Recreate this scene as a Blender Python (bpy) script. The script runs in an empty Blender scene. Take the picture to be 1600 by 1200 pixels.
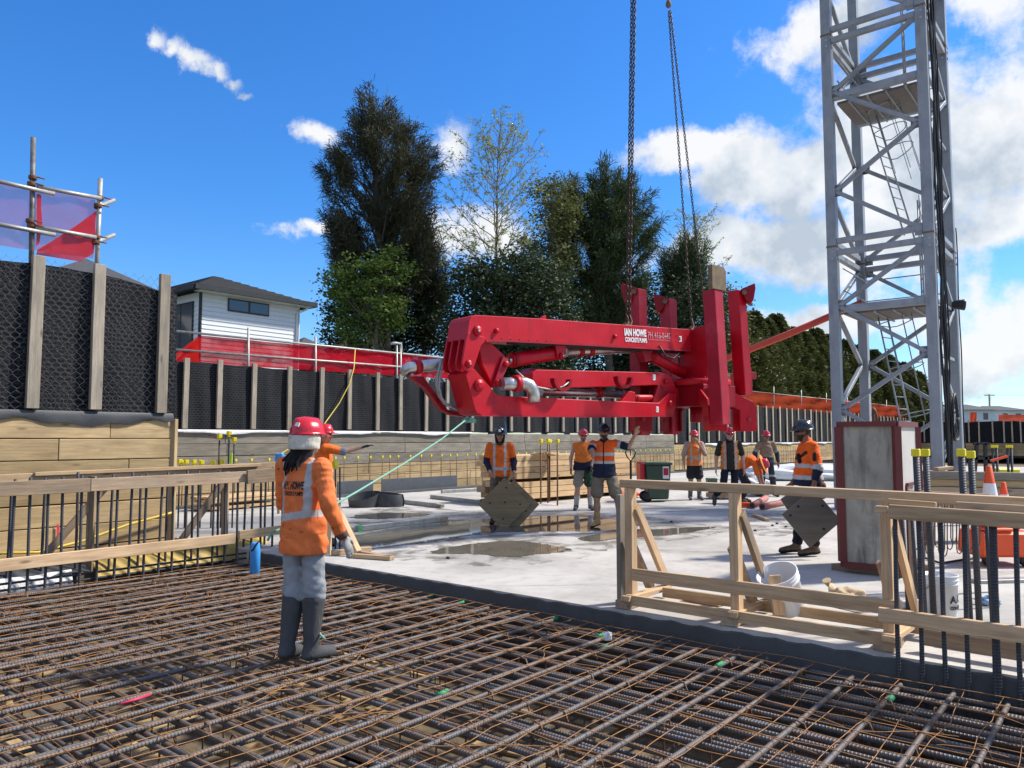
import bpy, bmesh, math, random
import numpy as np
from mathutils import Vector, Matrix, Euler, Quaternion
from mathutils.bvhtree import BVHTree
R = math.radians
random.seed(7); rng = np.random.default_rng(7)
scn = bpy.context.scene
COL = scn.collection
# ---------------------------------------------------------------- camera
PITCH = math.atan(85/1200.0); CP, SP = math.cos(PITCH), math.sin(PITCH)
CAMZ = 1.55
cam_d = bpy.data.cameras.new('camera'); cam = bpy.data.objects.new('camera', cam_d); COL.objects.link(cam)
cam.location = (0, 0, CAMZ); cam.rotation_euler = (math.pi/2 + PITCH, 0, 0)
cam_d.sensor_width = 36; cam_d.lens = 27.0; cam_d.clip_start = .05; cam_d.clip_end = 3000
scn.camera = cam
# ---------------------------------------------------------------- sun
SUN_EL = R(47); saz = Vector((.93, .24)).normalized()
to_sun = Vector((saz.x*math.cos(SUN_EL), saz.y*math.cos(SUN_EL), math.sin(SUN_EL)))
sd = bpy.data.lights.new('sun', 'SUN'); sd.energy = 3.7; sd.angle = R(4.5); sd.color = (1, .935, .83)
so = bpy.data.objects.new('sun', sd); COL.objects.link(so)
so.rotation_euler = to_sun.to_track_quat('Z', 'Y').to_euler(); so.location = (30, 10, 40)
# ---------------------------------------------------------------- exposure
scn.view_settings.view_transform = 'Standard'; scn.view_settings.look = 'None'
scn.view_settings.gamma = 1; scn.view_settings.use_curve_mapping = False
scn.view_settings.exposure = 0.80
# ---------------------------------------------------------------- pixel <-> world helpers (photo measured at 1600 x 1200)
def ray(x, y):
    u = (x-800)/1200.0; v = (600-y)/1200.0
    return Vector((u, CP - v*SP, SP + v*CP))
CAM = Vector((0, 0, CAMZ))
def at(x, y, Y):
    d = ray(x, y); return CAM + d*(Y/d.y)
def gnd(x, y, z=0.0):
    d = ray(x, y); return CAM + d*((z-CAMZ)/d.z)
def onpl(x, y, A, n):
    d = ray(x, y); return CAM + d*((Vector(A)-CAM).dot(n)/d.dot(n))
# site grid: a runs along the slab edge (to the right, towards the camera), b runs into the site
E1 = Vector((.774, -.633, 0)).normalized(); E2 = Vector((-E1.y, E1.x, 0)); O = Vector((1.0, 7.03, 0)); ZV = Vector((0, 0, 1))
def G(a, b, z=0.0): return O + E1*a + E2*b + ZV*z
def toG(p): q = Vector(p)-O; return q.dot(E1), q.dot(E2)
# ---------------------------------------------------------------- world: Nishita sky with procedural clouds
w = bpy.data.worlds.new('World'); scn.world = w; w.use_nodes = True
nt = w.node_tree; nt.nodes.clear()
class NB:
    def __init__(s, nt): s.nt = nt
    def n(s, t, ins=None, **kw):
        nd = s.nt.nodes.new(t)
        for k, v in kw.items(): setattr(nd, k, v)
        if ins:
            for k, v in ins.items():
                if isinstance(v, bpy.types.NodeSocket): s.nt.links.new(v, nd.inputs[k])
                else: nd.inputs[k].default_value = v
        return nd
    def m(s, op, a, b=0.0, c=None, clamp=False):
        ins = {0: a, 1: b}
        if c is not None: ins[2] = c
        return s.n('ShaderNodeMath', ins, operation=op, use_clamp=clamp).outputs[0]
    def mix(s, f, a, b, blend='MIX'):
        nd = s.n('ShaderNodeMix', None, data_type='RGBA', blend_type=blend)
        for k, v in ((0, f), (6, a), (7, b)):
            if isinstance(v, bpy.types.NodeSocket): s.nt.links.new(v, nd.inputs[k])
            else: nd.inputs[k].default_value = v if k == 0 else tuple(v)+((1,) if len(v) == 3 else ())
        return nd.outputs[2]
    def ramp(s, f, stops, interp='LINEAR'):
        nd = s.n('ShaderNodeValToRGB', {0: f}); e = nd.color_ramp.elements; nd.color_ramp.interpolation = interp
        while len(e) < len(stops): e.new(.5)
        for i, (p, c) in enumerate(stops):
            e[i].position = p; e[i].color = tuple(c)+((1,) if len(c) == 3 else ()) if hasattr(c, '__len__') else (c, c, c, 1)
        return nd.outputs[0]
    def noise(s, vec, scale, detail=4, rough=.55, dist=0.0):
        nd = s.n('ShaderNodeTexNoise', {'Scale': scale, 'Detail': detail, 'Roughness': rough, 'Distortion': dist})
        if vec is not None: s.nt.links.new(vec, nd.inputs['Vector'])
        return nd
b_ = NB(nt)
sky = b_.n('ShaderNodeTexSky', sky_type='NISHITA', sun_disc=False, sun_elevation=SUN_EL, sun_rotation=math.atan2(saz.x, saz.y))
sky.air_density = 1.0; sky.dust_density = .35; sky.ozone_density = 2.6; sky.altitude = 60
hsv = b_.n('ShaderNodeHueSaturation', {'Saturation': 1.20, 'Value': .099, 'Color': sky.outputs[0]})
tc = b_.n('ShaderNodeTexCoord'); sep = b_.n('ShaderNodeSeparateXYZ', {0: tc.outputs['Generated']})
az = b_.m('ARCTAN2', sep.outputs[0], sep.outputs[1]); el = b_.m('ARCSINE', sep.outputs[2])
skyc = b_.mix(1.0, hsv.outputs[0], b_.ramp(el, [(.0, (.76, .90, 1.04)), (.30, (.50, .88, 1.22)), (.6, (.44, .88, 1.27))]), 'MULTIPLY')
P = b_.n('ShaderNodeCombineXYZ', {0: az, 1: el, 2: 0.0}).outputs[0]
nz1 = b_.noise(P, 5.0, 3, .6); nz2 = b_.noise(P, 13.0, 7, .66)
wv = b_.n('ShaderNodeVectorMath', {0: nz1.outputs['Color'], 1: (.5, .5, .5)}, operation='SUBTRACT').outputs[0]
wv = b_.n('ShaderNodeVectorMath', {0: wv, 'Scale': .10}, operation='SCALE').outputs[0]
wv2 = b_.n('ShaderNodeVectorMath', {0: nz2.outputs['Color'], 1: (.5, .5, .5)}, operation='SUBTRACT').outputs[0]
wv2 = b_.n('ShaderNodeVectorMath', {0: wv2, 'Scale': .05}, operation='SCALE').outputs[0]
Pw = b_.n('ShaderNodeVectorMath', {0: P, 1: wv}, operation='ADD').outputs[0]
Pw = b_.n('ShaderNodeVectorMath', {0: Pw, 1: wv2}, operation='ADD').outputs[0]
def azel(x, y):
    d = ray(x, y).normalized(); return math.atan2(d.x, d.y), math.asin(d.z)
# cloud masses: centre, half sizes (photo pixels), weight
clouds = [(1120, 228, 150, 34, 1), (1230, 270, 170, 75, 1), (1390, 230, 170, 120, 1), (1560, 230, 150, 130, 1), (1260, 385, 240, 60, 1), (1420, 340, 160, 90, 1),
          (1130, 395, 150, 45, .9), (1560, 350, 120, 55, .9), (1290, 35, 130, 45, .75), (1560, 30, 130, 60, .6), (1560, 520, 130, 75, .95), (1450, 480, 110, 40, .7), (1270, 500, 120, 35, .8),
          (250, 50, 16, 14, .50), (272, 70, 22, 13, .54), (298, 90, 27, 14, .58), (324, 108, 24, 12, .56), (348, 124, 20, 8, .50), (372, 140, 15, 5, .44), (492, 217, 40, 22, .7), (480, 370, 46, 15, .65), (700, 232, 42, 36, .7), (745, 372, 95, 48, .85)]
acc = None
for (x, y, rx, ry, wt) in clouds:
    a0, e0 = azel(x, y)
    ca = math.cos(a0)
    sx = rx/1200*ca*ca; sy = ry/1200*ca
    q = b_.n('ShaderNodeVectorMath', {0: Pw, 1: (a0, e0, 0)}, operation='SUBTRACT').outputs[0]
    q = b_.n('ShaderNodeVectorMath', {0: q, 1: (1/sx, 1/sy, 0)}, operation='MULTIPLY').outputs[0]
    L = b_.n('ShaderNodeVectorMath', {0: q}, operation='LENGTH').outputs['Value']
    f = b_.m('MULTIPLY', b_.m('SUBTRACT', 1.42, L), wt)
    acc = f if acc is None else b_.m('SMOOTH_MAX', acc, f, .25)
# unseen broken cloud outside the view, its cover raised for whiter fill light
gen = b_.noise(P, 2.2, 4, .6)
out = b_.m('ADD', b_.m('GREATER_THAN', b_.m('ABSOLUTE', az), .66), b_.m('GREATER_THAN', el, .62), clamp=True)
genf = b_.m('MULTIPLY', b_.m('SUBTRACT', gen.outputs[0], .43), 5.0)
genf = b_.m('SUBTRACT', genf, b_.m('MULTIPLY', b_.m('SUBTRACT', 1.0, out), 9.0))
acc = b_.m('MAXIMUM', acc, genf)
cover = b_.m('ADD', acc, b_.m('MULTIPLY', b_.m('SUBTRACT', nz2.outputs[0], .5), 1.9))
mask = b_.n('ShaderNodeMapRange', {0: cover, 1: .16, 2: .80, 3: 0.0, 4: 1.0}, interpolation_type='SMOOTHSTEP').outputs[0]
mask = b_.m('MULTIPLY', mask, .97)
Psh = b_.n('ShaderNodeVectorMath', {0: P, 1: (0.02, -.06, .7)}, operation='ADD').outputs[0]
shn = b_.noise(Psh, 7.0, 5, .6)
ccol = b_.ramp(shn.outputs[0], [(.38, (.31, .355, .405)), (.47, (.45, .48, .51)), (.56, (.56, .565, .57))])
fin = b_.mix(mask, skyc, ccol)
bg = b_.n('ShaderNodeBackground', {'Color': fin, 'Strength': 1.0})
b_.n('ShaderNodeOutputWorld', {0: bg.outputs[0]})
w.cycles.sampling_method = 'NONE'
# ================================================================ object helpers
MW = {}
def link(o, parent=None, M=None):
    COL.objects.link(o)
    M = M if M is not None else Matrix.Identity(4)
    if parent is not None:
        o.parent = parent; o.matrix_parent_inverse = MW[parent.name].inverted()
    o.matrix_basis = M; MW[o.name] = M
    return o
def tag(o, label=None, cat=None, group=None, kind=None):
    if label: o['label'] = label
    if cat: o['category'] = cat
    if group: o['group'] = group
    if kind: o['kind'] = kind
    return o
def thing(name, label, cat, loc=(0, 0, 0), group=None):
    o = bpy.data.objects.new(name, None); o.empty_display_size = .2
    link(o, None, Matrix.Translation(Vector(loc))); return tag(o, label, cat, group)
class MB:
    def __init__(s): s.v = []; s.f = []; s.sm = []
    def add(s, vs, fs, smooth=False):
        o = len(s.v); s.v += [tuple(v) for v in vs]; s.f += [tuple(i+o for i in f) for f in fs]; s.sm += [smooth]*len(fs)
        return s
    def box(s, c, ax, ay, az):       # centre and three half-axis vectors
        c, ax, ay, az = Vector(c), Vector(ax), Vector(ay), Vector(az)
        vs = [c + ax*i + ay*j + az*k for i in (-1, 1) for j in (-1, 1) for k in (-1, 1)]
        return s.add(vs, [(0, 1, 3, 2), (4, 6, 7, 5), (0, 4, 5, 1), (2, 3, 7, 6), (0, 2, 6, 4), (1, 5, 7, 3)])
    def beam(s, p, q, wd, h, up=ZV):
        p, q = Vector(p), Vector(q); d = (q-p); L = d.length; d.normalize(); up = Vector(up)
        if abs(d.dot(up)) > .98: up = Vector((0, 1, 0))
        y = up.cross(d).normalized(); z = d.cross(y)
        return s.box((p+q)/2, d*L/2, y*wd/2, z*h/2)
    def tube(s, pts, r, n=8, cap=True, closed=False):
        pts = [Vector(p) for p in pts]; N = len(pts); rs = r if hasattr(r, '__len__') else [r]*N
        ref = None; vs = []
        for i, p in enumerate(pts):
            d = (pts[(i+1) % N] - pts[i-1]) if closed else (pts[min(i+1, N-1)] - pts[max(i-1, 0)])
            d.normalize()
            if ref is None:
                ref = Vector((0, 0, 1)) if abs(d.z) < .9 else Vector((1, 0, 0))
            x = (ref - d*ref.dot(d)).normalized(); ref = x; y = d.cross(x)
            vs += [p + (x*math.cos(2*math.pi*k/n) + y*math.sin(2*math.pi*k/n))*rs[i] for k in range(n)]
        fs = []
        for i in range(N if closed else N-1):
            a, b = i*n, ((i+1) % N)*n
            fs += [(a+k, a+(k+1) % n, b+(k+1) % n, b+k) for k in range(n)]
        o = len(s.v); s.add(vs, fs, True)
        if cap and not closed:
            s.f += [tuple(o+k for k in range(n))[::-1], tuple(o+(N-1)*n+k for k in range(n))]; s.sm += [False, False]
        return s
    def lathe(s, c, prof, n=16, axis=ZV, cap=True):
        axis = Vector(axis).normalized(); x = axis.orthogonal().normalized(); y = axis.cross(x); c = Vector(c); o = len(s.v); vs = []
        for r, z in prof: vs += [c + axis*z + (x*math.cos(2*math.pi*k/n) + y*math.sin(2*math.pi*k/n))*r for k in range(n)]
        fs = [(i*n+k, i*n+(k+1) % n, (i+1)*n+(k+1) % n, (i+1)*n+k) for i in range(len(prof)-1) for k in range(n)]
        s.add(vs, fs, True)
        if cap:
            s.f += [tuple(o+k for k in range(n))[::-1], tuple(o+(len(prof)-1)*n+k for k in range(n))]; s.sm += [False, False]
        return s
    def prism(s, poly, t):           # poly: world points, extruded by vector t
        n = len(poly); P0 = [Vector(p) for p in poly]; P1 = [p+Vector(t) for p in P0]
        fs = [tuple(range(n)), tuple(range(2*n-1, n-1, -1))] + [(i, i+n, (i+1) % n+n, (i+1) % n) for i in range(n)]
        return s.add(P0+P1, fs)
    def build(s, name, mat, parent=None, origin=None, bevel=0, fixn=False):
        V = [Vector(v) for v in s.v]
        if origin is None:
            lo = Vector([min(v[i] for v in V) for i in range(3)]); hi = Vector([max(v[i] for v in V) for i in range(3)])
            origin = Vector(((lo.x+hi.x)/2, (lo.y+hi.y)/2, lo.z))
        me = bpy.data.meshes.new(name); me.from_pydata([v-origin for v in V], [], s.f)
        me.polygons.foreach_set('use_smooth', s.sm)
        me.materials.append(mat)
        if fixn or bevel:
            bm = bmesh.new(); bm.from_mesh(me)
            bmesh.ops.recalc_face_normals(bm, faces=bm.faces)
            if bevel:
                es = [e for e in bm.edges if len(e.link_faces) == 2 and e.calc_face_angle(0) > .5]
                bmesh.ops.bevel(bm, geom=es, offset=bevel, segments=1, affect='EDGES', clamp_overlap=True)
            bm.to_mesh(me); bm.free()
        me.update()
        return link(bpy.data.objects.new(name, me), parent, Matrix.Translation(origin))
def npmesh(name, verts, faces, mat, parent=None, M=None, smooth=False, cols=None):
    verts = np.asarray(verts, np.float32); faces = np.asarray(faces, np.int32); k = faces.shape[1]
    me = bpy.data.meshes.new(name); me.vertices.add(len(verts)); me.vertices.foreach_set('co', verts.ravel())
    me.loops.add(faces.size); me.loops.foreach_set('vertex_index', faces.ravel())
    me.polygons.add(len(faces)); me.polygons.foreach_set('loop_start', np.arange(0, faces.size, k, dtype=np.int32))
    me.polygons.foreach_set('use_smooth', np.full(len(faces), smooth))
    if cols is not None:
        at_ = me.color_attributes.new('Col', 'FLOAT_COLOR', 'POINT')
        c4 = np.ones((len(verts), 4), np.float32); c4[:, :3] = cols; at_.data.foreach_set('color', c4.ravel())
    me.materials.append(mat); me.update(calc_edges=True); me.validate()
    return link(bpy.data.objects.new(name, me), parent, M)
_bc = {}
def frame_m(p, q, up=ZV):
    p, q = Vector(p), Vector(q); d = (q-p).normalized(); up = Vector(up)
    if abs(d.dot(up)) > .98: up = Vector((0, 1, 0))
    y = up.cross(d).normalized(); z = d.cross(y)
    M = Matrix((d, y, z)).transposed().to_4x4(); M.translation = (p+q)/2; return M
def plank(name, p, q, wd, h, mat, parent=None, up=ZV, bev=.004):
    """one timber or steel bar, its own object: local X along its length"""
    L = (Vector(q)-Vector(p)).length; key = (round(L, 2), round(wd, 3), round(h, 3), mat.name)
    me = _bc.get(key)
    if me is None:
        me = bpy.data.meshes.new(name); bm = bmesh.new(); bmesh.ops.create_cube(bm, size=1)
        bmesh.ops.scale(bm, vec=(L, wd, h), verts=bm.verts)
        if bev: bmesh.ops.bevel(bm, geom=list(bm.edges), offset=min(bev, wd*.3, h*.3), segments=1, affect='EDGES')
        bm.to_mesh(me); bm.free(); me.materials.append(mat); _bc[key] = me
    return link(bpy.data.objects.new(name, me), parent, frame_m(p, q, up))
_rc = {}
def bar(name, p, q, r, mat, parent=None, n=8, bend=0.0, seed=0):
    """one reinforcing bar: local X along its length, slightly bent"""
    L = (Vector(q)-Vector(p)).length; key = (round(L, 2), r, mat.name, n, round(bend, 3), seed)
    me = _rc.get(key)
    if me is None:
        rr = random.Random(seed); ph = rr.uniform(0, 6); k = 14 if bend else 1
        pts = [(-L/2+L*i/k, bend*math.sin(ph+5*i/k)*.6, bend*math.cos(ph*1.7+7*i/k)*.4) for i in range(k+1)]
        mb = MB().tube(pts, r, n); me = bpy.data.meshes.new(name); me.from_pydata(mb.v, [], mb.f)
        me.polygons.foreach_set('use_smooth', mb.sm); me.materials.append(mat); me.update(); _rc[key] = me
    return link(bpy.data.objects.new(name, me), parent, frame_m(p, q))
# ================================================================ materials
def newmat(name):
    m = bpy.data.materials.new(name); m.use_nodes = True; nt = m.node_tree
    return m, NB(nt), nt.nodes['Principled BSDF']
def setc(b, node, inp, val):
    if isinstance(val, bpy.types.NodeSocket): b.nt.links.new(val, node.inputs[inp])
    else: node.inputs[inp].default_value = tuple(val)+(1,) if hasattr(val, '__len__') and len(val) == 3 else val
def ocoord(b, scale=(1, 1, 1), kind='Object'):
    t = b.n('ShaderNodeTexCoord'); return b.n('ShaderNodeMapping', {0: t.outputs[kind], 'Scale': scale}).outputs[0]
def bump(b, p, h, dist=.01, st=.6):
    bn = b.n('ShaderNodeBump', {'Height': h, 'Distance': dist, 'Strength': st}); b.nt.links.new(bn.outputs[0], p.inputs['Normal'])
def plain(name, c, rough=.6, metal=0.0, var=.25, scale=6.0, bmp=0.0, c2=None, coat=0.0, rand=0.0, spec=None):
    m, b, p = newmat(name); v = ocoord(b); nz = b.noise(v, scale, 6, .6)
    c2 = c2 or tuple(x*(1-var) for x in c)
    col = b.ramp(nz.outputs[0], [(.3, c2), (.68, c)])
    if rand:
        oi = b.n('ShaderNodeObjectInfo'); f = b.m('ADD', b.m('MULTIPLY', oi.outputs['Random'], rand*2), 1-rand)
        col = b.mix(1.0, col, b.n('ShaderNodeCombineColor', {0: f, 1: f, 2: f}).outputs[0], 'MULTIPLY')
    setc(b, p, 'Base Color', col); p.inputs['Metallic'].default_value = metal
    rg = b.m('ADD', b.m('MULTIPLY', nz.outputs[0], .25), rough-.12); setc(b, p, 'Roughness', rg)
    if coat: p.inputs['Coat Weight'].default_value = coat; p.inputs['Coat Roughness'].default_value = .08
    if spec is not None: p.inputs['Specular IOR Level'].default_value = spec
    if bmp: bump(b, p, b.noise(v, scale*6, 5, .6).outputs[0], bmp)
    return m
def worn(name, c, rough=.4, fade=None, splat=.5, rust=0.0, spec=.3):
    """painted steel with faded patches, concrete splatter, grime and optional rust"""
    m, b, p = newmat(name); v = ocoord(b); big = b.noise(v, 1.4, 5, .6); sm = b.noise(v, 38, 4, .7); md = b.noise(v, 6, 6, .7)
    col = b.ramp(big.outputs[0], [(.34, tuple(x*.78 for x in c)), (.52, c), (.70, fade or tuple(min(1, x*1.15) for x in c))])
    gr = b.noise(b.n('ShaderNodeMapping', {0: v, 'Scale': (5, 5, .9)}).outputs[0], 1.5, 6, .7)
    col = b.mix(b.ramp(gr.outputs[0], [(.54, 0), (.76, .55)]), col, tuple(x*.35+.006 for x in c))
    sp = b.m('MULTIPLY', b.ramp(sm.outputs[0], [(.64, 0), (.70, 1)]), b.ramp(md.outputs[0], [(.44, 0), (.62, splat)]))
    col = b.mix(sp, col, (.36, .34, .31))
    if rust: col = b.mix(b.m('MULTIPLY', b.ramp(b.noise(v, 9, 7, .75).outputs[0], [(.60, 0), (.70, 1)]), rust), col, (.16, .075, .035))
    setc(b, p, 'Base Color', col); setc(b, p, 'Roughness', b.m('ADD', b.m('MULTIPLY', md.outputs[0], .35), rough-.15)); p.inputs['Specular IOR Level'].default_value = spec
    bump(b, p, sm.outputs[0], .002, .3); return m
def wood(name, c1, c2, weather=0.0, rand=.18, knots=True, gs=1.0):
    m, b, p = newmat(name); oi = b.n('ShaderNodeObjectInfo')
    t = b.n('ShaderNodeTexCoord'); off = b.n('ShaderNodeVectorMath', {0: t.outputs['Object'], 1: b.n('ShaderNodeCombineXYZ', {0: b.m('MULTIPLY', oi.outputs['Random'], 37.0), 1: b.m('MULTIPLY', oi.outputs['Random'], 11.0), 2: b.m('MULTIPLY', oi.outputs['Random'], 5.0)}).outputs[0]}, operation='ADD').outputs[0]
    gv = b.n('ShaderNodeMapping', {0: off, 'Scale': (1.3*gs, 26*gs, 26*gs)}).outputs[0]
    g = b.noise(gv, 1.6, 6, .62, .35)
    big = b.noise(b.n('ShaderNodeMapping', {0: off, 'Scale': (1.2, 3, 3)}).outputs[0], 1.2, 4, .6)
    col = b.ramp(g.outputs[0], [(.30, c2), (.56, c1), (.8, tuple(min(1, x*1.12) for x in c1))])
    col = b.mix(b.ramp(big.outputs[0], [(.42, 0), (.72, .55)]), col, tuple(x*.62 for x in c2))
    if knots:
        vo = b.n('ShaderNodeTexVoronoi', {'Scale': 1.0}); b.nt.links.new(b.n('ShaderNodeMapping', {0: off, 'Scale': (1.9, 6, 6)}).outputs[0], vo.inputs['Vector'])
        col = b.mix(b.ramp(vo.outputs['Distance'], [(.05, .8), (.16, 0)]), col, tuple(x*.35 for x in c2))
    if weather:
        wn = b.noise(b.n('ShaderNodeMapping', {0: off, 'Scale': (.8, 5, 5)}).outputs[0], 2.2, 6, .65)
        col = b.mix(b.m('MULTIPLY', b.ramp(wn.outputs[0], [(.42, 0), (.62, 1)]), weather), col, (.16, .15, .13))
    f = b.m('ADD', b.m('MULTIPLY', oi.outputs['Random'], rand*2), 1-rand)
    col = b.mix(1.0, col, b.n('ShaderNodeCombineColor', {0: f, 1: f, 2: b.m('POWER', f, 1.1)}).outputs[0], 'MULTIPLY')
    setc(b, p, 'Base Color', col); p.inputs['Roughness'].default_value = .72; p.inputs['Specular IOR Level'].default_value = .3
    bump(b, p, g.outputs[0], .004, .6); return m
def rebar_mat(name, c, rust, rust_amt, pitch=150.0):
    m, b, p = newmat(name); oi = b.n('ShaderNodeObjectInfo'); t = b.n('ShaderNodeTexCoord')
    sp = b.n('ShaderNodeSeparateXYZ', {0: t.outputs['Object']})
    ang = b.m('ARCTAN2', sp.outputs[1], sp.outputs[2])
    ph = b.m('ADD', b.m('MULTIPLY', sp.outputs[0], pitch*2), b.m('MULTIPLY', ang, 1.0))
    rib = b.m('POWER', b.m('ADD', b.m('MULTIPLY', b.m('SINE', ph), .5), .5), 3.0)
    off = b.n('ShaderNodeVectorMath', {0: t.outputs['Object'], 1: b.n('ShaderNodeCombineXYZ', {0: b.m('MULTIPLY', oi.outputs['Random'], 50.0)}).outputs[0]}, operation='ADD').outputs[0]
    nz = b.noise(off, 3.2, 6, .7); n2 = b.noise(off, 40, 3, .6)
    col = b.mix(n2.outputs[0], tuple(x*.6 for x in c), tuple(x*1.25 for x in c))
    col = b.mix(b.m('MULTIPLY', rib, .25), col, tuple(min(1, x*1.7) for x in c))
    fr = b.ramp(nz.outputs[0], [(.62-rust_amt*.45, 0), (.80-rust_amt*.35, 1)])
    col = b.mix(fr, col, rust)
    setc(b, p, 'Base Color', col); setc(b, p, 'Metallic', b.m('MULTIPLY', b.m('SUBTRACT', 1.0, fr), .30)); p.inputs['Roughness'].default_value = .58
    bump(b, p, rib, .0035, .8); return m
M = {}
M['rebar'] = rebar_mat('rebar_steel', (.135, .130, .130), (.15, .080, .046), .40)
M['rebar_rust'] = rebar_mat('rebar_rusty', (.09, .075, .07), (.17, .075, .03), .75)
M['rebar_dark'] = rebar_mat('rebar_dark_blue', (.060, .066, .078), (.08, .05, .035), .2, 150)
M['wire_rust'] = plain('rusty_tie_wire', (.46, .22, .075), .7, .1, .5, 9)
M['wood_pale'] = wood('framing_timber', (.60, .42, .25), (.41, .265, .145))
M['wood_new'] = wood('new_stacked_timber', (.62, .43, .24), (.50, .33, .17))
M['wood_lag'] = wood('treated_lagging_timber', (.52, .375, .195), (.36, .25, .125), .18, .25)
M['wood_grey'] = wood('weathered_lagging_timber', (.30, .26, .20), (.18, .16, .13), .7)
M['wood_post'] = wood('weathered_post_timber', (.40, .34, .26), (.28, .24, .19), .45)
M['wood_pale_post'] = wood('pale_post_timber', (.58, .50, .36), (.46, .39, .27), .1)
M['wood_old'] = wood('dirty_rail_timber', (.42, .30, .19), (.27, .19, .13), .4)
M['ply'] = wood('brown_plywood', (.29, .22, .12), (.20, .15, .08), .15, .1, False, .5)
M['ply_grey'] = wood('dark_grey_brown_plywood', (.20, .17, .135), (.14, .12, .10), .2, .1, False, .5)
M['yellow_ply'] = plain('yellow_form_sheet', (.55, .36, .06), .6, 0, .4, 3)
M['red'] = plain('pump_red_paint', (.50, .0015, .014), .38, 0, .22, 1.6, 0, (.39, .0015, .011), .12, spec=.30)
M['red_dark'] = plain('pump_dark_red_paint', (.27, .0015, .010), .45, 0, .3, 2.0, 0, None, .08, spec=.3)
M['red_faded'] = plain('pump_faded_red_paint', (.36, .008, .026), .5, 0, .3, 2.5, .002, spec=.3)
M['red'] = worn('pump_red_paint', (.50, .0015, .014), .42, (.50, .014, .03), .6)
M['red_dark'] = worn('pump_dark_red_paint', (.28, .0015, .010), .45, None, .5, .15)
M['red_faded'] = worn('pump_faded_red_paint', (.37, .008, .026), .5, (.42, .04, .06), .6, .12)
M['silver'] = plain('galvanised_pipe', (.62, .62, .60), .36, .85, .35, 8)
M['chrome'] = plain('cylinder_rod', (.7, .7, .7), .2, 1, .1, 8)
M['rusty_plate'] = plain('rusty_pad_plate', (.23, .17, .10), .85, .1, .5, 7, .004)
M['crane'] = plain('crane_grey_paint', (.29, .315, .345), .45, 0, .14, 1.2, .001, None, .1)
M['crane'] = worn('crane_grey_paint', (.265, .29, .32), .45, (.32, .335, .355), .3, .4)
M['crane_lt'] = plain('crane_pale_paint', (.38, .41, .44), .5, 0, .2, 1.2)
M['plate_wood'] = plain('crane_deck', (.20, .18, .16), .8, 0, .3, 6)
M['black'] = plain('black_rubber', (.012, .012, .014), .5, 0, .2, 8)
M['dark_plastic'] = plain('dark_plastic_roll', (.05, .055, .06), .5, 0, .35, 6, .004)
M['yellow'] = plain('yellow_cap_plastic', (.78, .66, .01), .42, 0, .12, 12)
M['chain'] = plain('rusty_chain_steel', (.085, .06, .045), .55, .6, .5, 12)
M['white_pl'] = plain('white_plastic', (.74, .75, .77), .35, 0, .08, 5)
M['white_paint'] = plain('white_paint', (.78, .78, .77), .5, 0, .1, 5)
M['text_white'] = plain('white_lettering', (.80, .80, .80), .4, 0, .05, 5)
M['text_pink'] = plain('pale_pink_lettering', (.62, .25, .28), .4, 0, .1, 5)
M['text_black'] = plain('black_lettering', (.01, .01, .012), .5, 0, .1, 5)
M['orange_pl'] = plain('orange_plastic', (.85, .09, .012), .42, 0, .15, 5)
M['red_lid'] = plain('red_bin_plastic', (.45, .012, .03), .42, 0, .15, 5)
M['bin_green'] = plain('green_bin_plastic', (.035, .075, .05), .45, 0, .2, 5)
M['blue_pl'] = plain('blue_plastic', (.05, .32, .74), .4, 0, .15, 5)
M['bag'] = plain('crumpled_tan_paper', (.62, .45, .26), .75, 0, .2, 14, .01)
M['rope_green'] = plain('mint_rope', (.24, .50, .38), .8, 0, .45, 60)
M['rope_yellow'] = plain('yellow_hose', (.75, .55, .08), .5, 0, .2, 10)
M['red_steel'] = plain('maroon_steel_edge', (.145, .022, .022), .6, 0, .3, 6)
M['red_pipe'] = plain('worn_red_pipe', (.42, .06, .06), .6, 0, .3, 9, 0, (.42, .22, .17))
M['red_tube'] = plain('orange_red_tube', (.62, .07, .035), .5, 0, .15, 5)
M['alu'] = plain('dirty_aluminium', (.40, .41, .40), .45, .5, .4, 9)
M['roof'] = plain('dark_roof_tiles', (.060, .062, .070), .75, 0, .35, 14, .01)
M['fascia'] = plain('dark_fascia', (.018, .019, .022), .5)
M['board_white'] = plain('white_weatherboard', (.70, .72, .74), .6, 0, .06, 3)
M['glass'] = plain('window_glass', (.02, .025, .03), .12, 0, .3, 1.5, spec=.9)
M['soil'] = plain('earth', (.19, .14, .085), .95, 0, .45, 1.5, .05)
M['mulch'] = plain('dry_mulch_bank', (.26, .20, .135), .95, 0, .6, 14, .06)
M['bark'] = plain('grey_bark', (.13, .105, .08), .9, 0, .4, 9, .02)
M['bark_pale'] = plain('pale_bark', (.20, .17, .12), .9, 0, .4, 9, .02)
M['steel_tube'] = plain('galvanised_scaffold_tube', (.46, .45, .42), .5, .4, .35, 7)
M['black_tube'] = plain('worn_black_tube', (.05, .05, .052), .5, .2, .5, 9, 0, (.22, .21, .20))
M['rust_clamp'] = plain('rusty_clamp', (.20, .09, .05), .8, .2, .5, 15)
M['wire'] = plain('chicken_wire', (.17, .17, .17), .5, .5, .3, 9)
M['white_sheet'] = plain('white_plastic_sheet', (.72, .73, .74), .5, 0, .12, 5, .03)
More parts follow.
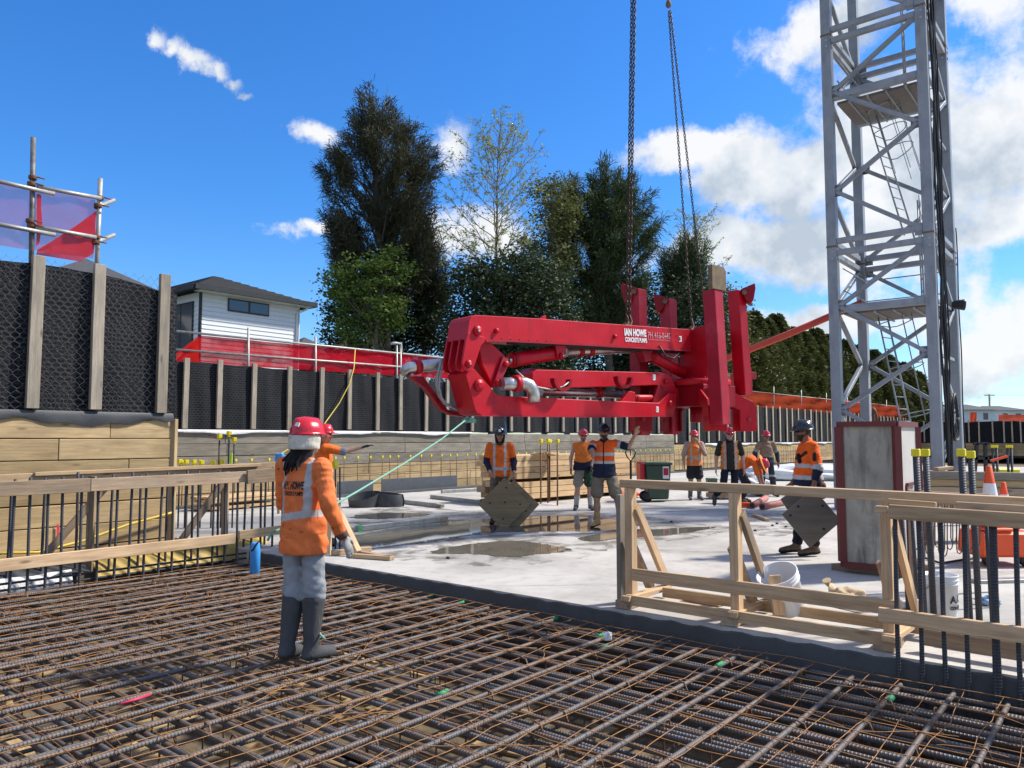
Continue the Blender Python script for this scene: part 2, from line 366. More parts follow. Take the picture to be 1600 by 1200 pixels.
def cloth_black():
    m, b, p = newmat('black_shade_cloth'); v = ocoord(b, (1, 1, 1)); nz = b.noise(v, 1.3, 5, .6)
    br = b.n('ShaderNodeTexBrick', {'Scale': 1.0, 'Color1': (.008, .009, .012, 1), 'Color2': (.012, .013, .016, 1), 'Mortar': (.036, .037, .040, 1), 'Mortar Size': .010, 'Brick Width': .10, 'Row Height': .06})
    b.nt.links.new(b.n('ShaderNodeMapping', {0: v, 'Scale': (1, 1, 1)}).outputs[0], br.inputs['Vector'])
    setc(b, p, 'Base Color', b.mix(b.ramp(nz.outputs[0], [(.35, 0), (.75, .5)]), br.outputs[0], (.016, .017, .021)))
    p.inputs['Roughness'].default_value = .8; p.inputs['Specular IOR Level'].default_value = .12; bump(b, p, nz.outputs[0], .08, .5); return m
M['cloth'] = cloth_black()
def net_mat(name, c, alpha):
    m, b, p = newmat(name); nt = m.node_tree; v = ocoord(b); nz = b.noise(v, 1.6, 6, .6, .4)
    d = b.n('ShaderNodeBsdfDiffuse', {0: tuple(c)+(1,)}); t = b.n('ShaderNodeBsdfTranslucent', {0: tuple(c)+(1,)})
    mx = b.n('ShaderNodeMixShader', {0: .5, 1: d.outputs[0], 2: t.outputs[0]})
    tr = b.n('ShaderNodeBsdfTransparent', {0: (1, .82, .82, 1)})
    f = b.m('ADD', b.m('MULTIPLY', b.m('SUBTRACT', nz.outputs[0], .5), .5), alpha, clamp=True)
    m2 = b.n('ShaderNodeMixShader', {0: f, 1: tr.outputs[0], 2: mx.outputs[0]})
    nt.links.new(m2.outputs[0], nt.nodes['Material Output'].inputs[0]); return m
M['net_red'] = net_mat('red_shade_net', (.62, .012, .03), .86)
M['net_thin'] = net_mat('thin_red_shade_net', (.55, .10, .16), .40)
M['net_fold'] = net_mat('folded_red_shade_net', (.70, .03, .02), .86)
M['net_orange'] = net_mat('orange_shade_net', (.46, .075, .035), .94)
def concrete_mat(name, c1, c2, dark, wet=True, drip=False):
    m, b, p = newmat(name); v = ocoord(b, kind='Object'); n1 = b.noise(v, .55, 8, .62, .3); n2 = b.noise(v, 5, 8, .7); n3 = b.noise(v, 60, 3, .6)
    col = b.ramp(n1.outputs[0], [(.36, c2), (.52, c1), (.66, tuple(min(1, x*1.12) for x in c1))])
    col = b.mix(b.ramp(n2.outputs[0], [(.5, 0), (.78, .55)]), col, dark)
    col = b.mix(b.m('MULTIPLY', n3.outputs[0], .22), col, dark)
    if wet:
        sk = b.noise(b.n('ShaderNodeMapping', {0: v, 'Scale': (1.2, 16, 1), 'Rotation': (0, 0, .68)}).outputs[0], 1.0, 6, .7, .8); col = b.mix(b.ramp(sk.outputs[0], [(.54, 0), (.74, .30)]), col, dark)
        fp = b.n('ShaderNodeTexVoronoi', {'Scale': 2.6}); b.nt.links.new(v, fp.inputs['Vector']); col = b.mix(b.m('MULTIPLY', b.ramp(fp.outputs['Distance'], [(.05, 1), (.13, 0)]), .35), col, dark)
    if drip:
        dn = b.noise(b.n('ShaderNodeMapping', {0: v, 'Scale': (7, 7, 1.1)}).outputs[0], 1.0, 8, .7, .4); col = b.mix(b.ramp(dn.outputs[0], [(.45, 0), (.66, .8)]), col, dark)
    if wet:
        st = b.noise(b.n('ShaderNodeMapping', {0: v, 'Scale': (.28, 1.1, 1), 'Rotation': (0, 0, .3)}).outputs[0], 1.0, 8, .68, .6)
        wf = b.ramp(st.outputs[0], [(.56, 0), (.64, .55)]); col = b.mix(wf, col, tuple(x*.9 for x in dark))
        setc(b, p, 'Roughness', b.m('SUBTRACT', .78, b.m('MULTIPLY', wf, .35)))
    else: p.inputs['Roughness'].default_value = .85
    setc(b, p, 'Base Color', col); bump(b, p, n2.outputs[0], .006, .4); return m
M['slab'] = concrete_mat('concrete_slab', (.50, .475, .435), (.36, .342, .31), (.21, .195, .175))
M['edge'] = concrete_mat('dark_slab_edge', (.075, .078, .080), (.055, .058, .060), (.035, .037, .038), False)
M['block'] = concrete_mat('stained_concrete', (.44, .41, .34), (.27, .25, .21), (.085, .082, .075), False, True)
M['block_pale'] = concrete_mat('pale_concrete', (.52, .50, .46), (.44, .42, .38), (.30, .28, .25), False)
def puddle_mat():
    m, b, p = newmat('puddle_water'); v = ocoord(b); nz = b.noise(v, 2.5, 5, .6)
    setc(b, p, 'Base Color', b.ramp(nz.outputs[0], [(.35, (.115, .102, .080)), (.7, (.17, .152, .122))]))
    p.inputs['Roughness'].default_value = .03; p.inputs['IOR'].default_value = 1.33; p.inputs['Specular IOR Level'].default_value = .9; return m
M['puddle'] = puddle_mat()
def wet_mat():
    m, b, p = newmat('wet_concrete'); nt = m.node_tree; v = ocoord(b); nz = b.noise(v, 1.7, 7, .68, .5)
    p.inputs['Base Color'].default_value = (.17, .158, .135, 1); p.inputs['Roughness'].default_value = .28
    tr = b.n('ShaderNodeBsdfTransparent'); f = b.ramp(nz.outputs[0], [(.46, 0), (.62, .6)])
    mx = b.n('ShaderNodeMixShader', {0: f, 1: tr.outputs[0], 2: p.outputs[0]}); nt.links.new(mx.outputs[0], nt.nodes['Material Output'].inputs[0]); return m
M['wet'] = wet_mat()
def leafmat(name, c1, c2, trans=.25):
    m, b, p = newmat(name); g = b.n('ShaderNodeNewGeometry'); v = ocoord(b); nz = b.noise(v, .7, 4, .6)
    f = b.m('ADD', b.m('MULTIPLY', g.outputs['Random Per Island'], .6), b.m('MULTIPLY', nz.outputs[0], .5), clamp=True)
    col = b.mix(f, c1, c2); setc(b, p, 'Base Color', col); p.inputs['Roughness'].default_value = .6
    p.inputs['Specular IOR Level'].default_value = .25
    t = b.n('ShaderNodeBsdfTranslucent', {0: col}); mx = b.n('ShaderNodeMixShader', {0: trans, 1: p.outputs[0], 2: t.outputs[0]})
    m.node_tree.links.new(mx.outputs[0], m.node_tree.nodes['Material Output'].inputs[0]); return m
M['needle'] = leafmat('casuarina_needles', (.024, .038, .020), (.100, .092, .048), .2)
M['needle_g'] = leafmat('green_casuarina_needles', (.026, .052, .024), (.090, .115, .045), .2)
M['leaf_ivy'] = leafmat('bright_green_leaves', (.05, .10, .018), (.17, .24, .045), .3)
M['leaf_olive'] = leafmat('olive_leaves', (.055, .075, .02), (.17, .18, .055), .3)
M['leaf_bud'] = leafmat('pale_spring_leaves', (.20, .25, .07), (.38, .42, .16), .35)
M['leaf_dark'] = leafmat('dark_evergreen_leaves', (.018, .034, .014), (.055, .075, .028), .15)
M['leaf_hedge'] = leafmat('conifer_hedge_leaves', (.030, .050, .014), (.15, .155, .045), .15)
M['twig'] = plain('brown_twigs', (.14, .11, .075), .9)
def colmat(name, rough=.75, bm=.003, sheen=0.0):
    m, b, p = newmat(name); a = b.n('ShaderNodeVertexColor', layer_name='Col'); v = ocoord(b); nz = b.noise(v, 9, 6, .65)
    fold = b.noise(b.n('ShaderNodeMapping', {0: v, 'Scale': (1, 1, .45), 'Rotation': (.3, .5, 0)}).outputs[0], 16, 3, .5, 1.2)
    f = b.ramp(nz.outputs[0], [(.3, .70), (.62, 1.0)]); setc(b, p, 'Base Color', b.mix(1.0, a.outputs[0], f, 'MULTIPLY'))
    p.inputs['Roughness'].default_value = rough; p.inputs['Specular IOR Level'].default_value = .3
    bump(b, p, b.m('ADD', b.m('MULTIPLY', nz.outputs[0], .3), fold.outputs[0]), bm, .7); return m
M['cloth_col'] = colmat('worn_clothing', .8, .015)
M['skin'] = colmat('skin', .55, .001)
M['helmet'] = plain('helmet_base', (.5, .5, .5), .3)
# ================================================================ ground, slab, puddles
def sheet(name, pts, mat, z=None, kind='structure', parent=None):
    mb = MB(); mb.add([(p[0], p[1], p[2] if z is None else z) for p in pts], [tuple(range(len(pts)))])
    o = mb.build(name, mat, parent, origin=Vector((0, 0, 0)))
    if kind: tag(o, kind=kind)
    return o
sheet('ground', [(-900, -300, -.8), (900, -300, -.8), (900, 1500, -.8), (-900, 1500, -.8)], M['soil'])
SA0, SA1, SB1 = -12.65, 30.0, 44.0
def solid(name, a0, a1, b0, b1, z0, z1, mat, kind='structure', parent=None):
    mb = MB(); c = (G(a0, b0, z0)+G(a1, b1, z1))/2
    mb.box(c, E1*(a1-a0)/2, E2*(b1-b0)/2, ZV*(z1-z0)/2); o = mb.build(name, mat, parent, origin=Vector((0, 0, 0)))
    if kind: tag(o, kind=kind)
    return o
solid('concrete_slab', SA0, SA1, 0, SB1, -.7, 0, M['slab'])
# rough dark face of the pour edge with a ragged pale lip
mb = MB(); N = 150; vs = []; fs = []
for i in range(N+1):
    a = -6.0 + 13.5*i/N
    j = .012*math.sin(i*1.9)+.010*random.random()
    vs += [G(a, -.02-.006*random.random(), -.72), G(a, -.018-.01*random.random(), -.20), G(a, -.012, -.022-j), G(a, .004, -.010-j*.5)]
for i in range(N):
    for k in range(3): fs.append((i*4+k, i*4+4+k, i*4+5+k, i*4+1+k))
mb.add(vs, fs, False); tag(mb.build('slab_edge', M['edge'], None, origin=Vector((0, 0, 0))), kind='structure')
solid('left_ground_strip', -7.6, -6.42, -9, 0, -.7, -.08, M['soil'])
def blob(pts, n=9, jit=.05):
    out = []; N = len(pts)
    for i in range(N):
        p0, p1, p2, p3 = (Vector(pts[(i+k) % N]) for k in (-1, 0, 1, 2))
        for k in range(n):
            t = k/n; q = .5*((2*p1)+(p2-p0)*t+(2*p0-5*p1+4*p2-p3)*t*t+(3*p1-p0-3*p2+p3)*t**3)
            out.append(q + Vector((random.gauss(0, jit), random.gauss(0, jit*.8), 0)))
    return out
def puddle(px, jit=.03, hole=None):
    pts = blob([gnd(x, y, .004) for x, y in px], 8, jit)
    sheet('puddle', pts, M['puddle'], .004)
puddle([(545, 838), (640, 822), (745, 812), (870, 806), (960, 812), (1000, 822), (930, 830), (860, 830), (770, 832), (700, 842), (640, 850), (560, 858), (535, 850)])
puddle([(672, 862), (735, 850), (806, 845), (860, 852), (893, 859), (840, 866), (800, 870), (740, 866)])
puddle([(548, 808), (600, 801), (674, 803), (640, 808), (590, 811)])
puddle([(905, 840), (960, 832), (1040, 826), (1120, 823), (1060, 834), (980, 840), (930, 846)], .02)
WP = [(525, 850), (560, 800), (640, 792), (760, 800), (880, 798), (1000, 806), (1090, 818), (1160, 826), (1080, 842), (960, 856), (900, 872), (800, 884), (690, 880), (600, 872)]
sheet('wet_patch', blob([gnd(x, y, .002) for x, y in WP], 8, .06), M['wet'], .002)
sheet('wet_patch', blob([gnd(x, y, .002) for x, y in [(1130, 808), (1200, 800), (1290, 812), (1260, 830), (1180, 836)]], 8, .05), M['wet'], .002)
# ================================================================ rebar mat
ZT = -.15
mat_o = thing('rebar_mat', 'wide mat of crossed steel reinforcing bars filling the foreground pit', 'rebar mat', G(-.5, -3.5, -.8))
k = 0; a = -5.85; TOPA = []
while a < 5.6:
    bend = .012; s = k % 6; TOPA.append(a)
    b0 = -8.2 + random.uniform(-.3, .3)
    bar('rebar', G(a, -8.2, ZT+random.uniform(-.006, .006)), G(a+random.uniform(-.05, .05), -.14, ZT+random.uniform(-.006, .006)), .0165, M['rebar'], mat_o, 8, bend, s)
    if k % 7 == 3: bar('rebar', G(a+.042, -8.2, ZT), G(a+.04, -3.1, ZT), .0165, M['rebar'], mat_o, 8, bend, s+7)
    a += random.choice((.22, .29, .31, .34)); k += 1
b = -7.9; k = 0
while b < -.08:
    z = ZT-.036
    dense = -2.2 < b
    n2 = random.choice((1, 2, 2) if dense else (1, 1, 2))
    for j in range(n2):
        bar('rebar', G(-6.0, b+j*.042, z), G(6.4, b+j*.042+random.uniform(-.05, .05), z-.004), .0175, M['rebar'], mat_o, 8, .016, 20+k % 6)
    b += random.choice((.17, .21, .24)); k += 1
for i in range(34):        # lower layers
    a = -5.9+i*.345; bar('rebar', G(a, -8.2, -.62), G(a+.03, -.1, -.62), .016, M['rebar'], mat_o, 6, .012, 40+i % 4)
for i in range(30):
    b = -8+i*.265; bar('rebar', G(-6.0, b, -.655), G(6.4, b, -.655), .016, M['rebar'], mat_o, 6, .012, 50+i % 4)
for i in range(26):        # middle layer
    b = -7.6+i*.29; bar('rebar', G(-6.0, b, -.245-.02*(i % 2)), G(6.4, b+random.uniform(-.08, .08), -.25), .016, M['rebar'], mat_o, 6, .015, 60+i % 4)
mb = MB()                   # thin rusty mesh wires lying over the bars
a = -5.9
while a < 5.8:
    ph = random.uniform(0, 6); am = random.uniform(.006, .02)
    mb.tube([G(a+am*math.sin(ph+i*.9)+.006*math.sin(i*2.3+ph), -8+i*.2, ZT+.022+.007*math.sin(i*1.7+ph)) for i in range(41)], .0029, 3, False); a += .20
b = -7.9
while b < -.05:
    ph = random.uniform(0, 6); am = random.uniform(.01, .03)
    mb.tube([G(-5.9+i*.24, b+am*math.sin(ph+i*.7)+.008*math.sin(i*1.9), ZT+.027+.007*math.sin(i*1.3+ph)) for i in range(50)], .0029, 3, False); b += .20
for i in range(150):        # loose diagonal tie wires
    a = random.uniform(-5.5, 5); b = random.uniform(-6, -.3); L = random.uniform(.3, 1.1); t = random.uniform(0, 6.3)
    mb.tube([G(a+math.cos(t)*L*q/5+.03*math.sin(q*1.3), b+math.sin(t)*L*q/5, ZT+.03-.02*abs(q-2)*.3) for q in range(6)], .003, 3, False)
tag(mb.build('wire_mesh', M['wire_rust'], mat_o, origin=Vector((0, 0, 0))), kind='stuff')
mb = MB()                   # rusty stirrups, hooks and chairs between the layers
for i in range(420):
    a = -5.8+random.randrange(38)*.3; b = -6.6+random.randrange(26)*.25; h = random.choice((.44, .44, .3)); q = random.uniform(-.05, .05)
    c = G(a, b, ZT+.012); e = E1 if random.random() < .5 else E2
    mb.tube([c+e*.07-ZV*.05, c+e*.05, c+ZV*.01, c-e*.02-ZV*.02, c-e*.025-ZV*h], .0065, 4, False)
tag(mb.build('stirrups', M['rebar_rust'], mat_o, origin=Vector((0, 0, 0))), kind='stuff')
for i in range(38):         # timber and mud on the pit floor
    a = random.uniform(-5, 4); b = random.uniform(-6, -.6); t = random.uniform(-.25, .25)+(0 if i % 2 else 1.57)
    d = (E1*math.cos(t)+E2*math.sin(t))*random.uniform(.4, 1.1)
    plank('form_board', G(a, b, -.785)-d, G(a, b, -.785)+d, random.choice((.09, .2, .3)), .03, M['wood_lag'], mat_o)
# small marks on the mat
def bit(name, label, cat, px, z, size, mat):
    p = gnd(px[0], px[1], z); mb = MB()
    n = 9; top = [p+Vector((math.cos(i*6.283/n)*size[0]*random.uniform(.7, 1.1), math.sin(i*6.283/n)*size[1]*random.uniform(.7, 1.1), random.uniform(.3, 1)*size[2])) for i in range(n)]
    bot = [Vector((v.x, v.y, z)) for v in top]
    mb.add(bot+top+[p+ZV*size[2]], [(i, (i+1) % n, n+(i+1) % n, n+i) for i in range(n)]+[(n+i, n+(i+1) % n, 2*n) for i in range(n)])
    tag(mb.build(name, mat), label, cat)
bit('plastic_scrap', 'crumpled white plastic scrap caught on the rebar mat', 'scrap', (950, 1000), ZT+.02, (.04, .03, .07), M['white_sheet'])
green = plain('green_spray_paint', (.05, .42, .18), .7, 0, .6, 30)
for (x, y) in [(683, 931), (735, 944), (793, 975), (887, 969), (960, 1014), (702, 1086), (1140, 1042), (1420, 1098), (945, 994)]:
    p = gnd(x, y, ZT+.001); a, bb = toG(p); a = min(TOPA, key=lambda q: abs(q-a))
    # sprayed sleeve of paint round the nearest bar
    mb = MB().tube([G(a, bb-.05, ZT), G(a, bb+.05, ZT)], .0185, 8); mb.build('paint_mark', green, mat_o)
mb = MB().tube([gnd(188, 1100, ZT+.03), gnd(215, 1092, ZT+.035), gnd(235, 1085, ZT+.03)], .009, 6)
tag(mb.build('marker_tape', plain('pink_tape', (.75, .04, .12), .5)), 'short piece of bright pink tape on the rebar mat', 'tape')
# ================================================================ retaining walls with netted fences
def lag_wall(name, label, a, b0, b1, z0, ztop, mats, hrow, plen, run=E2, out=E1, origin=None, joints=True, thick=.07):
    base = origin if origin is not None else G(a, 0)
    t = thing(name, label, 'retaining wall', base+run*b0+ZV*z0); z = ztop; r = 0
    while z-hrow > z0-.02:
        s = b0; L0 = plen*random.uniform(.35, 1)
        while s < b1-.01:
            e = min(b1, s+L0); L0 = plen
            if b1-e < .25: e = b1
            off = out*random.uniform(-.006, .006); zz = z-hrow/2+random.uniform(-.004, .004)
            m = mats(r)
            plank('plank', base+run*(s+.004)+off+ZV*zz, base+run*(e-.004)+off+ZV*zz, thick, hrow-.014, m, t, ZV, .006)
            s = e
        z -= hrow; r += 1
    # dark soil behind the joints
    mb = MB(); mb.box(base+run*(b0+b1)/2-out*(thick/2+.12)+ZV*(z0+ztop)/2-ZV*.02, run*((b1-b0)/2-.01), out*.1, ZV*((ztop-z0)/2-.02))
    mb.build('backing', M['fascia'], t)
    return t
def mesh_fence(name, label, base, run, out, s0, s1, z0, z1, step, pw, pmat, cloth_top=0.0, hexw=0, jit=.05, posts=None):
    t = thing(name, label, 'fence', base+run*s0+ZV*z0)
    # rippled black cloth
    N = max(6, int((s1-s0)/.12)); rows = 7; vs = []; fs = []
    for i in range(N+1):
        s = s0+(s1-s0)*i/N; sag = cloth_top*(.5+.5*math.sin(s*1.3+1))*abs(math.sin(s*2.1))
        for k in range(rows):
            z = z0+.0+(z1-sag-z0)*k/(rows-1)
            vs.append(base+run*s-out*(.03+.02*math.sin(s*7+k*.6)+.015*math.sin(s*17))+ZV*(z+.01*math.sin(s*5)))
    for i in range(N):
        for k in range(rows-1): fs.append((i*rows+k, (i+1)*rows+k, (i+1)*rows+k+1, i*rows+k+1))
    Mx = Matrix((run, ZV, out)).transposed().to_4x4(); Mx.translation = base+run*s0+ZV*z0; inv = Mx.inverted()
    npmesh('shade_cloth', [tuple(inv @ Vector(v)) for v in vs], fs, M['cloth'], t, Mx, True)
    s = s0+step*.3 if posts is None else None
    lst = posts if posts is not None else []
    if posts is None:
        while s < s1: lst.append(s+random.uniform(-jit, jit)); s += step
    for s in lst:
        tl = random.uniform(-.012, .012)
        plank('post', base+run*s+out*.035+ZV*(z0+.04+random.uniform(-.02, .02)), base+run*(s+tl)+out*.035+ZV*(z1+.10+random.uniform(-.03, .04)), pw*.5, pw, pmat, t, run, .004)
    if hexw:
        mb = MB(); sx = hexw; sy = hexw*.8; W = s1-s0; H = z1-z0+.12; jj = {}
        def P_(i, k, q):
            x = i*sx/2; y = k*sy*.75+(q*sy*.5)
            dx = .012*math.sin(x*9+y*4)+random.uniform(-.006, .006); dy = .012*math.sin(x*5-y*7)
            key = (i, k, q)
            if key not in jj: jj[key] = base+run*(s0+min(W, max(0, x+dx)))+out*(.012+.008*math.sin(x*8+y*3))+ZV*(z0+min(H, y+dy))
            return jj[key]
        for k in range(int(H/(sy*.75))):
            for i in range(int(2*W/sx)):
                if (i+k) % 2 == 0: mb.tube([P_(i, k, .0), P_(i, k, .5)], .0026, 3, False); A_ = P_(i, k, 0)
                if k > 0 or True:
                    p, q = ((i, k, 0), (i+1, k-1, .5)) if (i+k) % 2 == 0 else ((i, k-1, .5), (i+1, k, 0))
                    if min(p[1], q[1]) >= 0: mb.tube([P_(*p), P_(*q)], .0019, 3, False)
        tag(mb.build('wire_mesh', M['wire'], t, origin=base+run*s0+ZV*z0), kind='stuff')
    return t
# near left wall
AN = -7.55
lag_wall('timber_retaining_wall', 'tall tan plank retaining wall at the left behind the starter bars', AN, -6.5, -.4, -.2, 1.84, lambda r: M['wood_lag'], .292, 1.9)
plank('end_post', G(AN+.02, -.36, -.2), G(AN+.02, -.36, 1.84), .07, .10, M['wood_lag'], bpy.data.objects['timber_retaining_wall'])
def bS(x):                     # grid b of photo column x on the near fence line
    u = (x-800)/1200.; p = G(AN+.08, 0); return (u*p.y-p.x)/(E2.x-u*E2.y)
near_f = mesh_fence('netted_fence', 'tall black cloth fence behind chicken wire with three wide grey posts at the far left', G(AN+.03, 0, 0), E2, E1, -6.5, -.36, 1.90, 3.86, 1, .15, M['wood_post'], .22, .115, posts=[bS(-60), bS(50), bS(149), bS(252)])
# folded grey cloth hem hanging over the plank top
mb = MB(); vs = []; fs = []
for i in range(60):
    b = -6.5+6.1*i/59; d = .05+.04*math.sin(b*3)+.02*math.sin(b*11)
    vs += [G(AN+.05, b, 1.92), G(AN+.075, b, 1.86), G(AN+.06+.012*math.sin(b*9), b, 1.82-d)]
for i in range(59):
    for k in range(2): fs.append((i*3+k, i*3+3+k, i*3+4+k, i*3+1+k))
mb.add(vs, fs, True); mb.build('cloth_hem', M['dark_plastic'], near_f)
# bank and return behind the near wall
mb = MB(); vs = []; fs = []
for i in range(41):
    b = -14+13.4*i/40
    for k in range(9):
        a = AN-.4-k*.7; vs.append(G(a, b, 1.75+min(1, k*.6)*2.1+.12*math.sin(b*2+k)+.1*random.random()))
for i in range(40):
    for k in range(8): fs.append((i*9+k, i*9+9+k, i*9+10+k, i*9+1+k))
mb.add(vs, fs, False); tag(mb.build('earth_bank', M['mulch'], None, origin=Vector((0, 0, 0))), kind='structure')
ret = lag_wall('timber_return_wall', 'plank wall turning away behind the end of the tan retaining wall', 0, .05, 7.2, -.2, 1.80, lambda r: M['wood_lag'], .292, 1.9, -E1, E2, G(AN, -.36))
mesh_fence('fence_return', 'short black netted fence turning the corner beside the last wide post', G(AN-.02, -.33), -E1, E2, 0.04, 7.2, 1.88, 3.5, 1.0, .10, M['wood_post'], 0)
# far wall along the site
AF = -14.6; FB1 = 80.0
def far_mats(r): return M['wood_grey'] if r < 3 else M['wood_lag']
def fb(x):
    u = (x-800)/1200.; p = G(AF, 0); return (u*p.y-p.x)/(E2.x-u*E2.y)
bc = fb(1052)
lag_wall('grey_plank_wall', 'long weathered grey and tan plank wall across the back of the site', AF, 2.0, bc, -.3, 1.72, far_mats, .31, 3.1, thick=.06)
lag_wall('tan_plank_wall', 'tan plank wall behind the right hand workers', AF-.05, bc+.05, FB1, -.3, 1.24, lambda r: M['wood_lag'], .26, 3.4, thick=.06)
fpx = [287, 340, 394, 450, 500, 544, 588, 624, 664, 697, 736, 765, 797, 824, 853, 878]
mesh_fence('long_netted_fence', 'long black netted fence with grey posts on the back wall left of centre', G(AF+.02, 0), E2, E1, 2.0, bc, 1.76, 3.46, 1.0, .135, M['wood_post'], 0, posts=[fb(x) for x in fpx]+[fb(878)+1.0*i for i in range(1, 30) if fb(878)+1.0*i < bc-.2])
mesh_fence('pale_post_fence', 'black netted fence with thin pale posts behind the right hand workers', G(AF-.03, 0), E2, E1, bc+.05, FB1, 1.28, 3.50, 1.2, .13, M['wood_pale_post'], 0, jit=.16)
# end wall, far right
EO = G(AF, FB1)
lag_wall('end_plank_wall', 'distant plank wall closing the site at the far right', 0, 0, 48, -.3, 1.1, lambda r: M['wood_lag'], .3, 4.0, E1, -E2, EO, thick=.06)
mesh_fence('end_netted_fence', 'distant black fence with pale posts at the far right edge', EO-E2*.02, E1, -E2, .1, 48, 1.14, 3.2, .85, .12, M['wood_pale_post'], .1, jit=.2)
def hem(name, label, base, run, out, s0, s1, z, mat, dz=.05):
    mb = MB(); N = int((s1-s0)/.35); vs = []; fs = []
    for i in range(N+1):
        s = s0+(s1-s0)*i/N; d = dz*(.6+.5*math.sin(s*1.7)+.25*math.sin(s*4.3))
        vs += [base+run*s+out*.05+ZV*(z+.03), base+run*s+out*.09+ZV*z, base+run*s+out*.075+ZV*(z-d)]
    for i in range(N):
        for k in range(2): fs.append((i*3+k, i*3+3+k, i*3+4+k, i*3+1+k))
    mb.add(vs, fs, True); tag(mb.build(name, mat), label, 'sheet')
hem('white_hem_strip', 'white plastic strip along the foot of the long netted fence', G(AF+.02, 0), E2, E1, 2.2, fb(735), 1.74, M['white_sheet'], .07)
hem('white_hem_strip', 'white plastic strip under the pale post fence', G(AF-.03, 0), E2, E1, fb(1100), FB1-1, 1.25, M['white_sheet'], .08)
# upper ground outside the walls
def poly_sheet(name, pts, mat): sheet(name, pts, mat)
poly_sheet('upper_ground', [tuple(G(AF-.2, -40, 1.6)), tuple(G(AF-.2, FB1+.2, 1.6)), tuple(G(60, FB1+.2, 1.0)), tuple(G(60, 700, 1.0)), tuple(G(-600, 700, 1.6)), tuple(G(-600, -40, 1.6))], plain('grass_verge', (.07, .09, .035), .95, 0, .4, .6))
# ---------------- shade nets and scaffold rails above the far fence
def net(name, label, pts_top, pts_bot, mat, parent=None, amp=.03, nz=5, cat='net', out=E1):
    n = len(pts_top); vs = []; fs = []
    for i in range(n):
        for k in range(nz+1):
            p = Vector(pts_top[i]).lerp(Vector(pts_bot[i]), k/nz)
            vs.append(p+out*(amp*math.sin(i*1.1+k*.9)+amp*.8*math.sin(i*.37+k*2.1)+random.uniform(-.2, .2)*amp))
    for i in range(n-1):
        for k in range(nz): fs.append((i*(nz+1)+k, (i+1)*(nz+1)+k, (i+1)*(nz+1)+k+1, i*(nz+1)+k+1))
    mb = MB(); mb.add(vs, fs, True); o = mb.build(name, mat, parent)
    if parent is None: tag(o, label, cat)
    return o
def seg(p, q, n): p, q = Vector(p), Vector(q); return [p.lerp(q, i/n) for i in range(n+1)]
AR = AF-.25
def rz(x, y, a=AR): return onpl(x, y, G(a, 0), E1)
sr = thing('scaffold_handrail', 'grey tube handrail with uprights above the long netted fence', 'handrail', G(AR, 6, 1.6))
p0, p1 = rz(272, 517), rz(704, 560)
for (q0, q1) in ((rz(272, 517), rz(704, 560)), (rz(272, 546), rz(690, 578))):
    MB().tube([q0, q1], .03, 8).build('rail', M['steel_tube'], sr)
for x, y0, y1 in ((273, 505, 640), (388, 512, 640), (493, 526, 640), (620, 540, 640), (626, 538, 640)):
    MB().tube([rz(x, y0), rz(x, y1)], .032 if x != 273 else .025, 8).build('upright', M['steel_tube'], sr)
cl = rz(612, 536); MB().tube([rz(611, 537), rz(618, 536), rz(626, 537), rz(628, 552)], .045, 6).build('hook_bracket', M['crane_lt'], sr)
net('red_shade_net', 'long translucent red shade net tied along the handrail left of the pump', [rz(276, 562)]+seg(rz(312, 524, AR-.05), rz(704, 561, AR-.05), 44), [rz(276, 567)]+seg(rz(312, 568, AR-.05), rz(704, 592, AR-.05), 44), M['net_red'], amp=.02)
net('red_net_corner', 'folded red net corner at the left end of the handrail', seg(rz(275, 552), rz(309, 526), 6), seg(rz(274, 567), rz(312, 568), 6), M['net_fold'], amp=.015)
# orange nets above the pale post fence
def onet(name, label, x0, y0, x1, y1, hb0, hb1, n, a=AF-.35):
    net(name, label, seg(rz(x0, y0, a), rz(x1, y1, a), n), seg(rz(x0, y0+hb0, a), rz(x1, y1+hb1, a), n), M['net_orange'], amp=.09, nz=6)
onet('orange_shade_net', 'crumpled orange shade net above the pale post fence behind the pump legs', 1150, 609, 1452, 640, 30, 17, 70)
orl = thing('orange_net_rail', 'thin tube rail with short uprights carrying the orange shade net', 'handrail', rz(1150, 690, AF-.4))
MB().tube([rz(1150, 609, AF-.42), rz(1450, 640, AF-.42)], .03, 6).build('rail', M['steel_tube'], orl)
for x, y in ((1209, 604), (1252, 609), (1291, 614), (1324, 619), (1385, 625), (1425, 630)):
    MB().tube([rz(x, y, AF-.38), rz(x, y+50, AF-.38)], .03, 6).build('upright', M['steel_tube'], orl)
def re_(x, y, off=.3): return onpl(x, y, EO+E2*off, E2)
for (x0, x1, yt, yb, nm) in ((1515, 1526, 644, 661, 'small orange net scrap beside the right crane leg'), (1560, 1640, 648, 662, 'orange net on the distant fence at the right edge')):
    net('orange_net_piece', nm, seg(re_(x0, yt), re_(x1, yt), 12), seg(re_(x0, yb), re_(x1, yb), 12), M['net_orange'], amp=.08, nz=4, out=E2)
